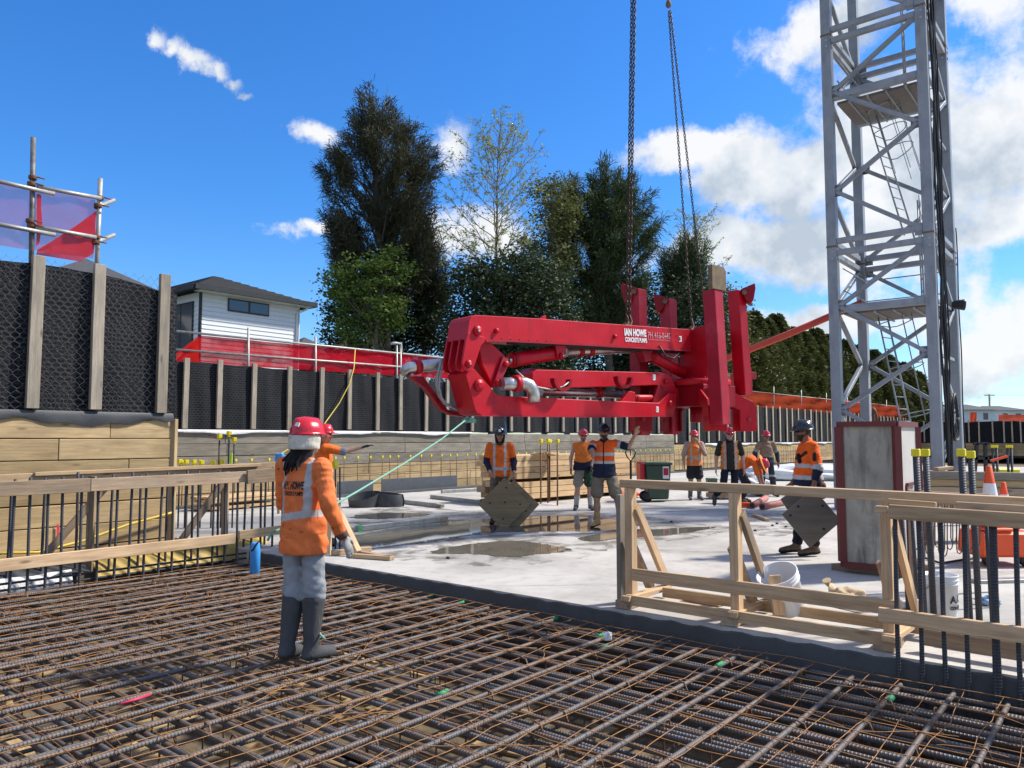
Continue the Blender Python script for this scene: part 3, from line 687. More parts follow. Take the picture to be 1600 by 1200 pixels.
# ---------------- near scaffold with nets, far left
YS = 11.2
sc = thing('scaffold', 'galvanised scaffold tubes with one black standard above the left fence', 'scaffold', at(100, 440, YS))
nS = E1
def ps(x, y, o=0.0): return onpl(x, y, G(-8.3-o, 0), nS)
MB().tube([ps(52, 215), ps(48, 470)], .034, 10).build('standard', M['black_tube'], sc)
MB().tube([ps(157, 279), ps(149, 470)], .034, 10).build('standard', M['steel_tube'], sc)
for q in (((-30, 277), (85, 303)), ((58, 292), (158, 310)), ((-30, 345), (86, 367)), ((55, 354), (150, 371))):
    MB().tube([ps(*q[0], -.06), ps(*q[1], -.06)], .031, 10).build('ledger', M['steel_tube'], sc)
for q in (((150, 324), (178, 313)), ((147, 380), (178, 367))):
    mb = MB(); p = ps(*q[0]); e = at(q[1][0], q[1][1], p.y+.75); mb.tube([p, e], .033, 10, False); mb.build('transom', M['steel_tube'], sc)
for x, y in ((50, 287), (52, 277), (50, 352), (48, 345), (157, 309), (154, 321), (151, 370), (150, 378)):
    c = ps(x, y, -.04); mb = MB().lathe(c-E1*.02, [(.05, -.03), (.056, -.02), (.056, .02), (.05, .03)], 8, ZV); mb.tube([c+E2*.03+E1*.05, c+E2*.13+E1*.05], .011, 5); mb.build('clamp', M['rust_clamp'], sc)
net('thin_red_net', 'thin translucent mauve looking net stretched between the left scaffold tubes', seg(ps(-40, 278), ps(150, 312), 16), seg(ps(-40, 378), ps(146, 404), 16), M['net_thin'], amp=.02)
net('folded_red_net', 'bright red doubled fold of net hanging beside the grey scaffold standard', [ps(57, 391, -.03), ps(75, 380, -.03), ps(97, 366, -.03), ps(120, 352, -.03), ps(152, 328, -.03)], [ps(57, 397, -.03), ps(75, 400, -.03), ps(97, 404, -.03), ps(125, 409, -.03), ps(146, 396, -.03)], M['net_fold'], amp=.02)
net('net_fold_strip', 'narrow red fold of net hanging beside the black scaffold standard', [ps(57, 303, -.03), ps(60, 303, -.03), ps(64, 305, -.03)], [ps(57, 385, -.03), ps(62, 380, -.03), ps(66, 352, -.03)], M['net_fold'], amp=.01)
# ================================================================ house
HC = at(312, 520, 30.0); HC.z = 1.6        # visible corner of the house
hs = thing('white_house', 'two storey white weatherboard house with dark hipped roof behind the red net', 'house', HC)
HW, HD, ZE = 4.55, 5.2, 7.35
def hp(s, d, z): return Vector((HC.x, HC.y, 0))+E2*s-E1*d+ZV*z
mb = MB().box(hp(HW/2, HD/2, (1.6+ZE)/2), E2*(HW/2-.03), E1*(HD/2-.03), ZV*((ZE-1.6)/2)); wl = mb.build('wall', M['board_white'], hs)
z = 2.6; pitch = .182
while z < ZE-.02:
    up = (ZV-E1*.14).normalized()
    plank('weatherboard', hp(.06, -.012, z+pitch/2), hp(HW-.06, -.012, z+pitch/2), .022, pitch*.985, M['board_white'], hs, up, 0)
    up = (ZV+E2*.14).normalized()
    plank('weatherboard', hp(-.012, .06, z+pitch/2), hp(-.012, HD, z+pitch/2), .022, pitch*.985, M['board_white'], hs, up, 0)
    z += pitch
for s, d in ((0, 0), (HW, 0)): plank('corner_board', hp(s, d, 2), hp(s, d, ZE), .10, .10, M['fascia'] if d == 0 and s == 0 else M['board_white'], hs)
def window(s0, s1, z0, z1, face=0, mull=1):
    def q(s, z, o): return hp(s, -o, z) if face == 0 else hp(-o, s, z)
    n = E1 if face == 0 else -E2; r = E2 if face == 0 else -E1
    w_ = MB().box(q((s0+s1)/2, (z0+z1)/2, .05), r*(s1-s0)/2, n*.02, ZV*(z1-z0)/2).build('window', M['fascia'], hs)
    k = mull+1; wd = (s1-s0)/k
    for i in range(k):
        MB().box(q(s0+wd*(i+.5), (z0+z1)/2, .072), r*(wd/2-.05), n*.006, ZV*((z1-z0)/2-.06)).build('pane', M['glass'], w_)
def hs_px(x, y):
    p = onpl(x, y, HC, E1); return (p-HC).dot(E2), p.z
s0, z1 = hs_px(355.5, 465); s1, z0 = hs_px(419, 493)
window(s0, s1, z0-.05, z1-.02)
window(.45, 2.3, 5.0, 7.0, 1, 1)
# hipped roof with gutter
ov = .55; AP = hp(1.75, 2.1, ZE+1.18); AP2 = hp(1.75, HD+3, ZE+1.18)
c = [hp(-ov, -ov, ZE+.10), hp(HW+ov, -ov, ZE+.10), hp(HW+ov, HD+3.5, ZE+.10), hp(-ov, HD+3.5, ZE+.10)]
mb = MB(); mb.add([c[0], c[1], c[2], c[3], AP, AP2], [(0, 1, 4), (1, 2, 5, 4), (2, 3, 5), (3, 0, 4, 5), (3, 2, 1, 0)]); rf = mb.build('roof', M['roof'], hs)
for i in (0, 1, 3):
    p, q = c[i], c[(i+1) % 4]; plank('gutter', p-ZV*.03, q-ZV*.03, .13, .2, M['fascia'], rf)
for r_ in range(1, 12):       # tile courses
    t0 = r_/12
    for (i, j, A_, B_) in ((0, 1, AP, AP), (3, 0, AP2, AP)):
        P_, Q_ = c[i].lerp(A_, t0), c[j].lerp(B_, t0)
        if (P_-Q_).length > .1: plank('tile_course', P_+ZV*.012, Q_+ZV*.012, .06, .02, M['roof'], rf, ZV, 0)
plank('soffit', hp(-.3, -.28, ZE-.03), hp(HW+.4, -.28, ZE-.03), .5, .03, M['board_white'], hs)
dpx = hs_px(453, 480)[0]
MB().tube([hp(HW+.35, -.3, ZE-.02), hp(HW+.2, -.25, ZE-.15), hp(HW-.12, -.07, ZE-.35), hp(HW-.12, -.07, 2)], .045, 8).build('downpipe', M['white_paint'], hs)
# bigger wing behind, roof seen over the left fence
mb = MB(); cz = ZE+.25
c2 = [hp(-4.9, 3.2, cz), hp(.4, 3.2, cz), hp(.4, 12, cz), hp(-4.9, 12, cz)]; A1, A2 = hp(-2.2, 5.3, cz+1.45), hp(-2.2, 9, cz+1.45)
mb.add(c2+[A1, A2], [(0, 1, 4), (1, 2, 5, 4), (2, 3, 5), (3, 0, 4, 5), (3, 2, 1, 0)]); mb.build('rear_roof', M['roof'], hs)
MB().box(hp(-2.25, 7.6, (1.6+cz)/2), E2*2.3, E1*4.0, ZV*((cz-1.6)/2)).build('rear_wall', M['board_white'], hs)
# lower neighbouring house behind
NC = at(455, 545, 43); NC.z = 1.6
nh = thing('dark_roof_house', 'low neighbouring house with dark roof between the white house and the tall tree', 'house', NC)
def np_(s, d, z): return Vector((NC.x, NC.y, 0))+E2*s-E1*d+ZV*z
MB().box(np_(3, 3, 3.4), E2*3, E1*3, ZV*1.9).build('wall', M['board_white'], nh)
mb = MB(); zc = 5.6; mb.add([np_(-.5, -.5, zc), np_(6.5, -.5, zc), np_(6.5, 6.5, zc), np_(-.5, 6.5, zc), np_(3, 3, zc+2.2)], [(0, 1, 4), (1, 2, 4), (2, 3, 4), (3, 0, 4), (3, 2, 1, 0)]); mb.build('roof', M['roof'], nh)
plank('gutter', np_(-.5, -.5, zc-.05), np_(6.5, -.5, zc-.05), .14, .22, M['fascia'], nh)
MB().box(np_(2.2, -.02, 4.6), E2*.8, E1*.03, ZV*.5).build('window', M['glass'], nh)
# distant houses on the right
def far_house(label, x0, x1, ye, yr, Y, wallc):
    A_, B_ = at(x0, ye, Y), at(x1, ye, Y); ze = A_.z; zr = at(x0, yr, Y).z
    h = thing('distant_house', label, 'house', Vector(((A_.x+B_.x)/2, Y, 1.0)), 'distant houses beyond the far right fence')
    W_ = (B_.x-A_.x)/2; c = Vector(((A_.x+B_.x)/2, Y+4, 0))
    MB().box(c+ZV*(ze/2+.5), (W_*.93, 0, 0), (0, 3.6, 0), ZV*(ze/2-.5)).build('wall', wallc, h)
    mb = MB(); e = [c+Vector((-W_, -4, ze)), c+Vector((W_, -4, ze)), c+Vector((W_, 4, ze)), c+Vector((-W_, 4, ze))]; r0, r1 = c+Vector((-W_*.35, 0, zr)), c+Vector((W_*.35, 0, zr))
    mb.add(e+[r0, r1], [(0, 1, 5, 4), (1, 2, 5), (2, 3, 4, 5), (3, 0, 4), (3, 2, 1, 0)]); mb.build('roof', M['roof'], h)
    for k in range(3):
        MB().box(c+Vector((-W_*.6+k*W_*.55, -3.62, ze-.9)), (W_*.1, 0, 0), (0, .03, 0), ZV*.45).build('window', M['glass'], h)
far_house('distant house with dark hipped roof just right of the crane mast', 1490, 1560, 640, 630, 105, M['board_white'])
far_house('distant house with long dark roof at the right edge', 1538, 1612, 641, 632.5, 112, M['board_white'])
pp = at(1546, 660, 120); pole = thing('power_pole', 'slim power pole with crossarm beyond the far right fence', 'power pole', Vector((pp.x, pp.y, 1)))
MB().tube([Vector((pp.x, pp.y, 1)), at(1546, 616, 120)], .14, 8).build('pole', M['wood_post'], pole)
MB().beam(at(1538, 617.5, 120), at(1554, 617.5, 120), .12, .12).build('crossarm', M['wood_post'], pole)
MB().tube([at(1538, 617, 119.9), at(1600, 617.5, 116), at(1680, 615, 110)], .018, 4).build('cable', M['black'], pole)
# ================================================================ trees
def basis(d):
    d = d/np.linalg.norm(d, axis=-1, keepdims=True); r = np.where(np.abs(d[:, 2:3]) < .9, np.array([[0, 0, 1.]]), np.array([[1., 0, 0]]))
    x = np.cross(r, d); x /= np.linalg.norm(x, axis=1, keepdims=True); return x, np.cross(d, x)
def strands(P_, D_, L, wd):
    """thin tapering needle quads from P_ along D_"""
    n = len(P_); x, y = basis(D_); t = rng.uniform(0, 6.28, (n, 1)); s = (x*np.cos(t)+y*np.sin(t))*wd.reshape(-1, 1)
    L = L.reshape(-1, 1); dn = D_/np.linalg.norm(D_, axis=1, keepdims=True); tip = P_+dn*L; tip[:, 2] -= .30*L[:, 0]
    mid = P_+dn*L*.55
    V = np.stack([P_-s*.4, P_+s*.4, mid+s, tip, mid-s], 1).reshape(-1, 3)
    i = np.arange(n)[:, None]*5; F = np.concatenate([i+np.array([[0, 1, 2, 4]]), i+np.array([[4, 2, 3, 3]])], 0)
    return V, F
def leaves(P_, size, up=.3):
    n = len(P_); D_ = rng.normal(size=(n, 3)); D_[:, 2] += up; x, y = basis(D_); s = size.reshape(-1, 1)
    V = np.stack([P_-x*s*.5, P_-y*s*.32, P_+x*s*.5, P_+y*s*.32+D_*0], 1).reshape(-1, 3)
    return V, np.arange(n)[:, None]*4+np.array([[0, 1, 2, 3]])
def quads_obj(name, parts, mat, parent):
    V = np.concatenate([p[0] for p in parts]); o = 0; F = []
    for v, f in parts: F.append(f+o); o += len(v)
    F = np.concatenate(F); tri = F[:, 2] == F[:, 3]
    faces = np.where(tri[:, None], F[:, [0, 1, 2, 2]], F)
    me = bpy.data.meshes.new(name); me.vertices.add(len(V)); me.vertices.foreach_set('co', V.astype(np.float32).ravel())
    k = np.where(tri, 3, 4); st = np.concatenate([[0], np.cumsum(k)[:-1]])
    idx = faces.ravel()[np.stack([np.ones_like(tri), np.ones_like(tri), np.ones_like(tri), ~tri], 1).ravel()]
    me.loops.add(int(k.sum())); me.loops.foreach_set('vertex_index', idx.astype(np.int32))
    me.polygons.add(len(F)); me.polygons.foreach_set('loop_start', st.astype(np.int32)); me.materials.append(mat); me.update(calc_edges=True)
    return link(bpy.data.objects.new(name, me), parent, Matrix.Identity(4))
def limbs(base, top, r0, tips, mat, parent, name='trunk', sides=7):
    """tapered trunk from base to top and a limb from the trunk to each tip"""
    mb = MB(); base, top = Vector(base), Vector(top); n = 9
    tr = [base.lerp(top, i/n)+Vector((random.gauss(0, .08), random.gauss(0, .08), 0))*(1 if 0 < i < n else 0) for i in range(n+1)]
    mb.tube(tr, [r0*(1-.88*i/n) for i in range(n+1)], sides)
    mb2 = MB()
    for t in tips:
        t = Vector(t); f = max(.05, min(.93, ((t.z-base.z)/(top.z-base.z))-.13*random.uniform(.6, 1.6))); s = base.lerp(top, f); m_ = s.lerp(t, .5)+ZV*(-.05*(t-s).length)
        rr = max(.018, r0*(1-.85*f)*.38); mb2.tube([s, m_, t], [rr, rr*.65, .012], 4, False)
    tk = mb.build(name, mat, parent, origin=Vector((0, 0, 0)))
    if tips: mb2.build('limbs', mat, parent, origin=Vector((0, 0, 0)))
def profile_pts(px, Y, n, depth, fill=.75):
    """tip points inside an outline (photo pixels, closed polygon) at distance Y, spread over a real crown depth"""
    poly = np.array(px, float); x0, y0 = poly.min(0); x1, y1 = poly.max(0); out = []
    xc = (x0+x1)/2
    while len(out) < n:
        x, y = random.uniform(x0, x1), random.uniform(y0, y1); c = False; j = len(poly)-1
        for i in range(len(poly)):
            if (poly[i][1] > y) != (poly[j][1] > y) and x < (poly[j][0]-poly[i][0])*(y-poly[i][1])/(poly[j][1]-poly[i][1])+poly[i][0]: c = not c
            j = i
        if not c: continue
        # half width of the outline at this height gives the depth of the crown there
        xs = []
        for i in range(len(poly)):
            a_, b2 = poly[i], poly[i-1]
            if (a_[1] > y) != (b2[1] > y): xs.append(a_[0]+(y-a_[1])/(b2[1]-a_[1])*(b2[0]-a_[0]))
        lo, hi = min(xs), max(xs); rel = (x-(lo+hi)/2)/max(1, (hi-lo)/2); dm = depth*(hi-lo)/2*Y/1200*math.sqrt(max(.02, 1-rel*rel))
        out.append(at(x, y, Y)+Vector((0, random.uniform(-dm, dm), 0)))
    return out
def casuarina(name, label, base_px, outline, Y, ntip, mat, per=95, L=.95, wd=.022, depth=.75, r0=.32, topx=None, group=None):
    b0 = at(base_px[0], base_px[1], Y); b0.z = 1.5
    yt = min(p[1] for p in outline); xt = topx or [p[0] for p in outline if p[1] == yt][0]; top = at(xt, yt+12, Y)
    t = thing(name, label, 'tree', b0, group); tips = profile_pts(outline, Y, ntip, depth)
    limbs(b0, top, r0, tips[::2], M['bark'], t)
    T = np.array([tuple(p) for p in tips]); ctr = np.array([[b0.x*.5+top.x*.5, Y, 0]]); ctr = np.repeat(ctr, len(T), 0); ctr[:, 2] = T[:, 2]-2.2
    rad = T-ctr; rad /= np.linalg.norm(rad, axis=1, keepdims=True); rad[:, 2] += .40
    P_ = np.repeat(T, per, 0); D_ = np.repeat(rad, per, 0)+rng.normal(size=(len(T)*per, 3))*.75
    ln = np.repeat(rng.uniform(.55, 1.35, len(T)), per); P_ = P_-np.repeat(rad, per, 0)*rng.uniform(-.2, 1.9, (len(P_), 1))*L*np.repeat(rng.uniform(.6, 1.3, (len(T), 1)), per, 0)+rng.normal(size=P_.shape)*.16
    quads_obj('crown', [strands(P_, D_, L*ln*rng.uniform(.5, 1.1, len(P_)), wd*rng.uniform(.7, 1.3, len(P_)))], mat, t); return t
def broadleaf(name, label, base_px, outline, Y, ntip, mat, per=60, size=.14, spread=.5, depth=.8, r0=.2, bark='bark', cat='tree', group=None, zb=1.5):
    b0 = at(base_px[0], base_px[1], Y); b0.z = zb
    yt = min(p[1] for p in outline); xt = [p[0] for p in outline if p[1] == yt][0]; top = at(xt, yt+15, Y)
    t = thing(name, label, cat, b0, group); tips = profile_pts(outline, Y, ntip, depth); limbs(b0, top, r0, tips[::2], M[bark], t)
    T = np.array([tuple(p) for p in tips]); P_ = np.repeat(T, per, 0)+rng.normal(size=(len(T)*per, 3))*np.array([[spread, spread, spread*.6]])*np.repeat(rng.uniform(.5, 1.2, (len(T), 1)), per, 0)
    quads_obj('crown', [leaves(P_, size*rng.uniform(.6, 1.3, len(P_)))], mat, t); return t
casuarina('casuarina_tree', 'tall dark casuarina tree rising highest left of centre', (615, 545),
          [(575, 140), (592, 152), (600, 172), (611, 150), (620, 172), (628, 192), (644, 186), (658, 198), (668, 226), (682, 226), (690, 248), (687, 272), (684, 285), (690, 305), (676, 330), (672, 370), (680, 390), (668, 420), (640, 440), (600, 470), (560, 460), (525, 430), (508, 385), (506, 350), (512, 330), (503, 310), (507, 290), (505, 268), (502, 250), (520, 244), (530, 226), (538, 212), (546, 188), (552, 162), (560, 146)], 40, 230, M['needle'], 230, .58, .020, .80, .38, topx=578)
broadleaf('ivy_tree', 'bright green leafy tree wrapped round the foot of the tall casuarina', (565, 545), [(514, 425), (535, 412), (548, 430), (562, 412), (590, 420), (606, 386), (632, 396), (640, 430), (625, 455), (632, 500), (600, 548), (540, 550), (528, 520), (534, 490), (510, 472), (520, 450)], 38, 105, M['leaf_ivy'], 95, .17, .34, .7, .25, 'bark_pale')
broadleaf('dark_understorey_tree', 'dark leafy tree filling the shade under the casuarina', (600, 548), [(515, 470), (560, 430), (640, 420), (700, 440), (712, 500), (705, 560), (520, 560), (505, 530)], 42, 220, M['leaf_dark'], 85, .17, .5, .5, .2)
casuarina('leaning_casuarina', 'smaller dark casuarina hanging beside the right of the tallest tree', (655, 545), [(640, 350), (672, 340), (690, 380), (705, 430), (700, 480), (660, 500), (630, 470), (632, 400)], 41.5, 60, M['needle'], 90, .9, .022, .6, .2)
# bare branched shrub with tangled pale twigs
def twiggy(name, label, base_px, top_px, Y, mat, depth, ang, r0, leafmat=None, leafn=0, size=.1, spread=1.0, cat='tree', zb=1.5, seed=3, ratio=.78, up=.25, kids=(2, 3), hs_=1.0):
    rr = random.Random(seed); b0 = at(base_px[0], base_px[1], Y); b0.z = zb; top = at(top_px[0], top_px[1], Y); H = (top-b0).length
    t = thing(name, label, cat, b0); mb = MB(); mb2 = MB(); tips = []
    def grow(p, d, L, r, lv):
        q = p+d*L; mid = p.lerp(q, .5)+Vector((rr.gauss(0, .04), rr.gauss(0, .04), rr.gauss(0, .02)))*L
        (mb if lv <= 1 else mb2).tube([p, mid, q], [r, r*.85, r*.68], 6 if lv < 2 else 3, False)
        if lv >= depth-2: tips.append((p.lerp(q, .5), q))
        if lv < depth:
            n = rr.choice(kids)
            for k in range(n):
                v = Vector((rr.gauss(0, 1), rr.gauss(0, 1), rr.gauss(0, .6))); v = (v-d*v.dot(d)).normalized()
                nd = (d+v*math.tan(ang)*rr.uniform(.5, 1.3)*spread+ZV*up).normalized(); grow(q if k else q, nd, L*ratio*rr.uniform(.75, 1.2), max(.012, r*.64), lv+1)
            if lv < 4:
                v = Vector((rr.gauss(0, 1), rr.gauss(0, 1), 0)).normalized(); grow(p.lerp(q, .55), (d+v*1.0).normalized(), L*ratio*.8, max(.012, r*.48), lv+1)
    L0 = H*(1-ratio)/(1-ratio**(depth+1)); grow(b0, Vector((0, 0, 1)), L0*hs_, r0, 0)
    mb.build('trunk', mat, t, origin=Vector((0, 0, 0))); mb2.build('branches', mat, t, origin=Vector((0, 0, 0)))
    if leafn:
        T = np.array([tuple(p.lerp(q, rr.random())) for p, q in tips for _ in range(leafn)]); T = T+rng.normal(size=T.shape)*.10
        quads_obj('crown', [leaves(T, size*rng.uniform(.6, 1.3, len(T)))], leafmat, t)
    return t
def leader_tree(name, label, base_px, top_px, Y, rmax, f0, mat, leafmat, seed, size=.11, nb=54, leafn=3, r0=.17):
    """upright tree with one leader, ascending side branches, fine twigs and small scattered leaves"""
    rr = random.Random(seed); b0 = at(base_px[0], base_px[1], Y); b0.z = 1.5; top = at(top_px[0], top_px[1], Y); t = thing(name, label, 'tree', b0); H = top.z-b0.z
    mb = MB(); br = MB(); tips = []; n = 14
    tr = [b0.lerp(top, i/n)+Vector((rr.gauss(0, .06), rr.gauss(0, .06), 0))*(1 if 0 < i < n else 0) for i in range(n+1)]; mb.tube(tr, [r0*(1-.93*i/n) for i in range(n+1)], 7); mb.build('trunk', mat, t, origin=Vector((0, 0, 0)))
    for k in range(nb):
        f = f0+(.97-f0)*(k+.5)/nb; s_ = b0.lerp(top, f); az_ = k*2.399+rr.uniform(-.4, .4); g = (f-f0)/(1-f0)
        L = rmax*(math.sqrt(max(.03, 1-((g-.32)/.75)**2)))*rr.uniform(.75, 1.15); elv = .42+.55*g+rr.uniform(-.12, .12)
        d = Vector((math.cos(az_)*math.cos(elv), math.sin(az_)*math.cos(elv), math.sin(elv))); P0 = s_; m_ = 6; pts = [P0+d*L*i/m_+ZV*(.10*L*(i/m_)**2)+Vector((rr.gauss(0, .05), rr.gauss(0, .05), rr.gauss(0, .04)))*(i > 0) for i in range(m_+1)]
        rb = max(.022, r0*(1-f)*.55); br.tube(pts, [max(.011, rb*(1-.8*i/m_)) for i in range(m_+1)], 4, False)
        for q in range(9):
            u_ = .25+.75*(q+rr.random())/9; i0 = min(m_-1, int(u_*m_)); p = pts[i0].lerp(pts[i0+1], u_*m_-i0)
            v = Vector((rr.gauss(0, 1), rr.gauss(0, 1), rr.gauss(.35, .7))); v = (d*.8+v.normalized()*.9).normalized(); l2 = L*rr.uniform(.18, .36)*(1.15-u_*.5); e = p+v*l2
            br.tube([p, p.lerp(e, .5)+Vector((rr.gauss(0, .03), rr.gauss(0, .03), rr.gauss(0, .03))), e], [.012, .010, .007], 3, False)
            for w_ in range(3):
                p2 = p.lerp(e, rr.uniform(.3, 1)); v2 = (v+Vector((rr.gauss(0, .8), rr.gauss(0, .8), rr.gauss(.1, .6)))).normalized(); e2 = p2+v2*rr.uniform(.15, .4); br.tube([p2, e2], [.008, .006], 3, False)
                tips += [tuple(p2.lerp(e2, rr.uniform(.3, 1.1))) for _ in range(leafn)]
    br.build('branches', mat, t, origin=Vector((0, 0, 0)))
    T = np.array(tips)+rng.normal(size=(len(tips), 3))*.05; quads_obj('crown', [leaves(T, size*rng.uniform(.6, 1.3, len(T)))], leafmat, t)
leader_tree('budding_tree', 'slender bare tree with pale green spring buds right of the casuarina', (772, 500), (778, 222), 40, 3.5, .42, M['bark_pale'], M['leaf_bud'], 5, .115, 58, 4)
twiggy('tangled_shrub', 'tangle of pale bare twigs at the foot of the casuarina', (655, 540), (665, 455), 37, M['bark_pale'], 6, .75, .07, None, 0, .1, 1.5, cat='shrub', seed=8, ratio=.84, up=.02, kids=(2, 3, 3))
twiggy('bare_twig_shrub', 'bare twiggy shrub behind the red net left of the pump', (600, 545), (612, 470), 37.5, M['bark_pale'], 5, .7, .06, None, 0, .1, 1.5, cat='shrub', seed=11, ratio=.84, up=.02, kids=(2, 3, 3))
broadleaf('olive_leaf_tree', 'yellowish olive leaved tree between the budding tree and dark casuarina', (850, 520), [(838, 290), (862, 280), (885, 285), (905, 300), (905, 350), (900, 420), (890, 470), (850, 490), (815, 470), (806, 420), (818, 370), (822, 320)], 46, 130, M['leaf_olive'], 75, .17, .42, .8, .2)
casuarina('spire_casuarina', 'narrow brownish casuarina top behind the olive leaved tree', (885, 520), [(862, 285), (880, 278), (905, 285), (912, 330), (905, 400), (870, 420), (855, 350)], 49, 80, M['needle'], 90, .85, .024, .7, .2)
casuarina('green_casuarina', 'dark green casuarina tree behind the first lifting chain', (950, 520), [(942, 245), (952, 262), (965, 258), (975, 275), (992, 285), (1003, 300), (1018, 305), (1025, 330), (1036, 345), (1030, 375), (1020, 395), (1012, 430), (1005, 470), (960, 500), (910, 500), (890, 470), (893, 420), (905, 370), (902, 330), (908, 295), (922, 270)], 48, 120, M['needle_g'], 250, .78, .025, .8, .33, topx=945)
leader_tree('feathery_tree', 'pale feathery tree top behind the second lifting chains', (1080, 520), (1086, 345), 55, 2.9, .40, M['bark_pale'], M['leaf_bud'], 9, .13, 44)
casuarina('short_casuarina', 'shorter dark casuarina between the two sets of chains', (1070, 520), [(1050, 385), (1075, 370), (1098, 378), (1108, 400), (1100, 440), (1095, 480), (1040, 490), (1030, 440), (1035, 400)], 51, 120, M['needle_g'], 100, .9, .026, .8, .25)
broadleaf('dark_broadleaf_tree', 'dark broadleaf tree mass above the pump boom at centre', (770, 520), [(712, 440), (735, 412), (775, 420), (800, 395), (850, 405), (885, 425), (892, 500), (890, 600), (715, 600), (705, 490)], 37.5, 420, M['leaf_dark'], 80, .18, .5, .6, .25)
broadleaf('dark_fill_tree', 'dark evergreen tree behind the pump legs', (980, 530), [(880, 440), (940, 430), (1010, 440), (1060, 450), (1110, 440), (1130, 480), (1130, 640), (880, 620)], 50, 420, M['leaf_dark'], 85, .20, .6, .5, .25)
broadleaf('olive_corner_tree', 'olive green tree beside the rusty pad of the front pump leg', (1120, 560), [(1110, 470), (1125, 440), (1142, 450), (1156, 475), (1160, 540), (1155, 640), (1100, 640), (1098, 520)], 53, 140, M['leaf_olive'], 90, .19, .55, .7, .18)
# conifer hedge: a row of separate conical trees
hx = [(1158, 500, 43.5), (1180, 488, 45), (1200, 500, 46.5), (1216, 492, 47.5), (1238, 512, 49), (1258, 520, 50.5), (1278, 514, 52), (1296, 524, 53.5), (1322, 532, 55), (1345, 540, 57), (1368, 548, 59), (1390, 556, 61), (1412, 568, 63), (1432, 582, 65)]
for i, (x, y, Y) in enumerate(hx):
    Y = 57+i*2.1
    b0 = at(x, 650, Y); b0.z = 1.5; top = at(x, y, Y); H = top.z-b0.z
    t = thing('hedge_conifer', ['first and nearest conifer of the hedge, beside the pump leg', 'second conifer of the hedge, with a pointed tip beside the right pump leg', 'third conifer along the hedge from the pump', 'fourth conifer along the hedge from the pump, pointed', 'fifth conifer along the hedge from the pump', 'sixth conifer along the hedge from the pump', 'seventh conifer along the hedge, left of the crane mast', 'eighth conifer along the hedge, behind the left crane leg', 'ninth conifer along the hedge, behind the crane mast bracing', 'tenth conifer along the hedge, behind the rear crane leg', 'eleventh conifer along the hedge, behind the crane ladder', 'twelfth conifer along the hedge, behind the crane ladder foot', 'thirteenth conifer along the hedge, left of the front crane leg', 'last and lowest conifer of the hedge, beside the front crane leg'][i], 'tree', b0, 'conifers forming the tall hedge')
    limbs(b0, top, .16, [], M['bark'], t)
    n = 12000; z = rng.random(n)**1.15*.97; th = rng.uniform(0, 6.283, n); rad = (random.uniform(1.7, 2.5)*(1-z**random.uniform(1.6, 3.0))+.10)*(1+.20*np.sin(th*5+z*19+i)+.14*np.sin(z*31+th*2))*(1-.38*rng.random(n)**2)
    P_ = np.stack([b0.x+rad*np.cos(th), b0.y+rad*np.sin(th), b0.z+.2+z*H], 1)
    D_ = np.stack([np.cos(th), np.sin(th), np.full(n, .9)], 1)+rng.normal(size=(n, 3))*.45
    quads_obj('crown', [strands(P_, D_, rng.uniform(.25, .55, n), rng.uniform(.05, .09, n))], M['leaf_hedge'], t)
# ================================================================ concrete placing boom hanging from chains
TH = R(40); PD = Vector((math.cos(TH), math.sin(TH), 0)); PN = Vector((math.sin(TH), -math.cos(TH), 0)); PA = Vector((-.665, 10.9, 0))
def PP(x, y, o=0.0): return onpl(x, y, PA-PN*o, PN)       # point on the boom's near side, o metres behind it
pump = thing('concrete_placing_boom', 'folded red concrete placing boom hanging level from chains above the slab', 'concrete pump', PP(900, 652))
def pprism(name, px, o, th, mat, parent=pump, bevel=.008): return MB().prism([PP(x, y, o) for x, y in px], -PN*th).build(name, mat, parent, bevel=bevel, fixn=True)
BW = .50
s1 = pprism('main_boom', [(733, 500), (736, 494.5), (743, 492), (840, 497.5), (928, 504), (1083, 515), (1081, 548), (928, 539), (789, 532), (759, 532), (729, 530)], 0, BW, M['red'])
for o in (0.0-.004, .14, .32, BW-.036):
    MB().prism([PP(x, y)-PN*o for x, y in [(731, 520), (757, 527), (759, 533), (752, 539), (741, 572), (737, 578), (731, 580.5), (726, 578.5), (723, 574), (722, 567.5), (728, 530)]], -PN*.04).build('hinge_plate', M['red'], s1, bevel=.004, fixn=True)
def pin(x, y, r, o=0.0, th=.04, parent=s1, mat='red', cap=True):
    c = PP(x, y, o); mb = MB().lathe(c, [(r, 0), (r, th*.6), (r*.85, th), (r*.45, th), (r*.42, th*1.2)], 16, PN); p = mb.build('pin', M[mat], parent)
    if cap: MB().lathe(c+PN*th*1.15, [(r*.25, 0), (r*.25, .012)], 8, PN).build('grease_nipple', M['silver'], p)
pin(745.5, 517, .075); pin(775, 517, .04, cap=False); pin(731.5, 568.5, .055); pin(960, 526, .035, cap=False)
pprism('lifting_lug', [(845, 498), (850, 493), (853, 493), (854, 499)], .2, .05, M['red'], s1, .003)
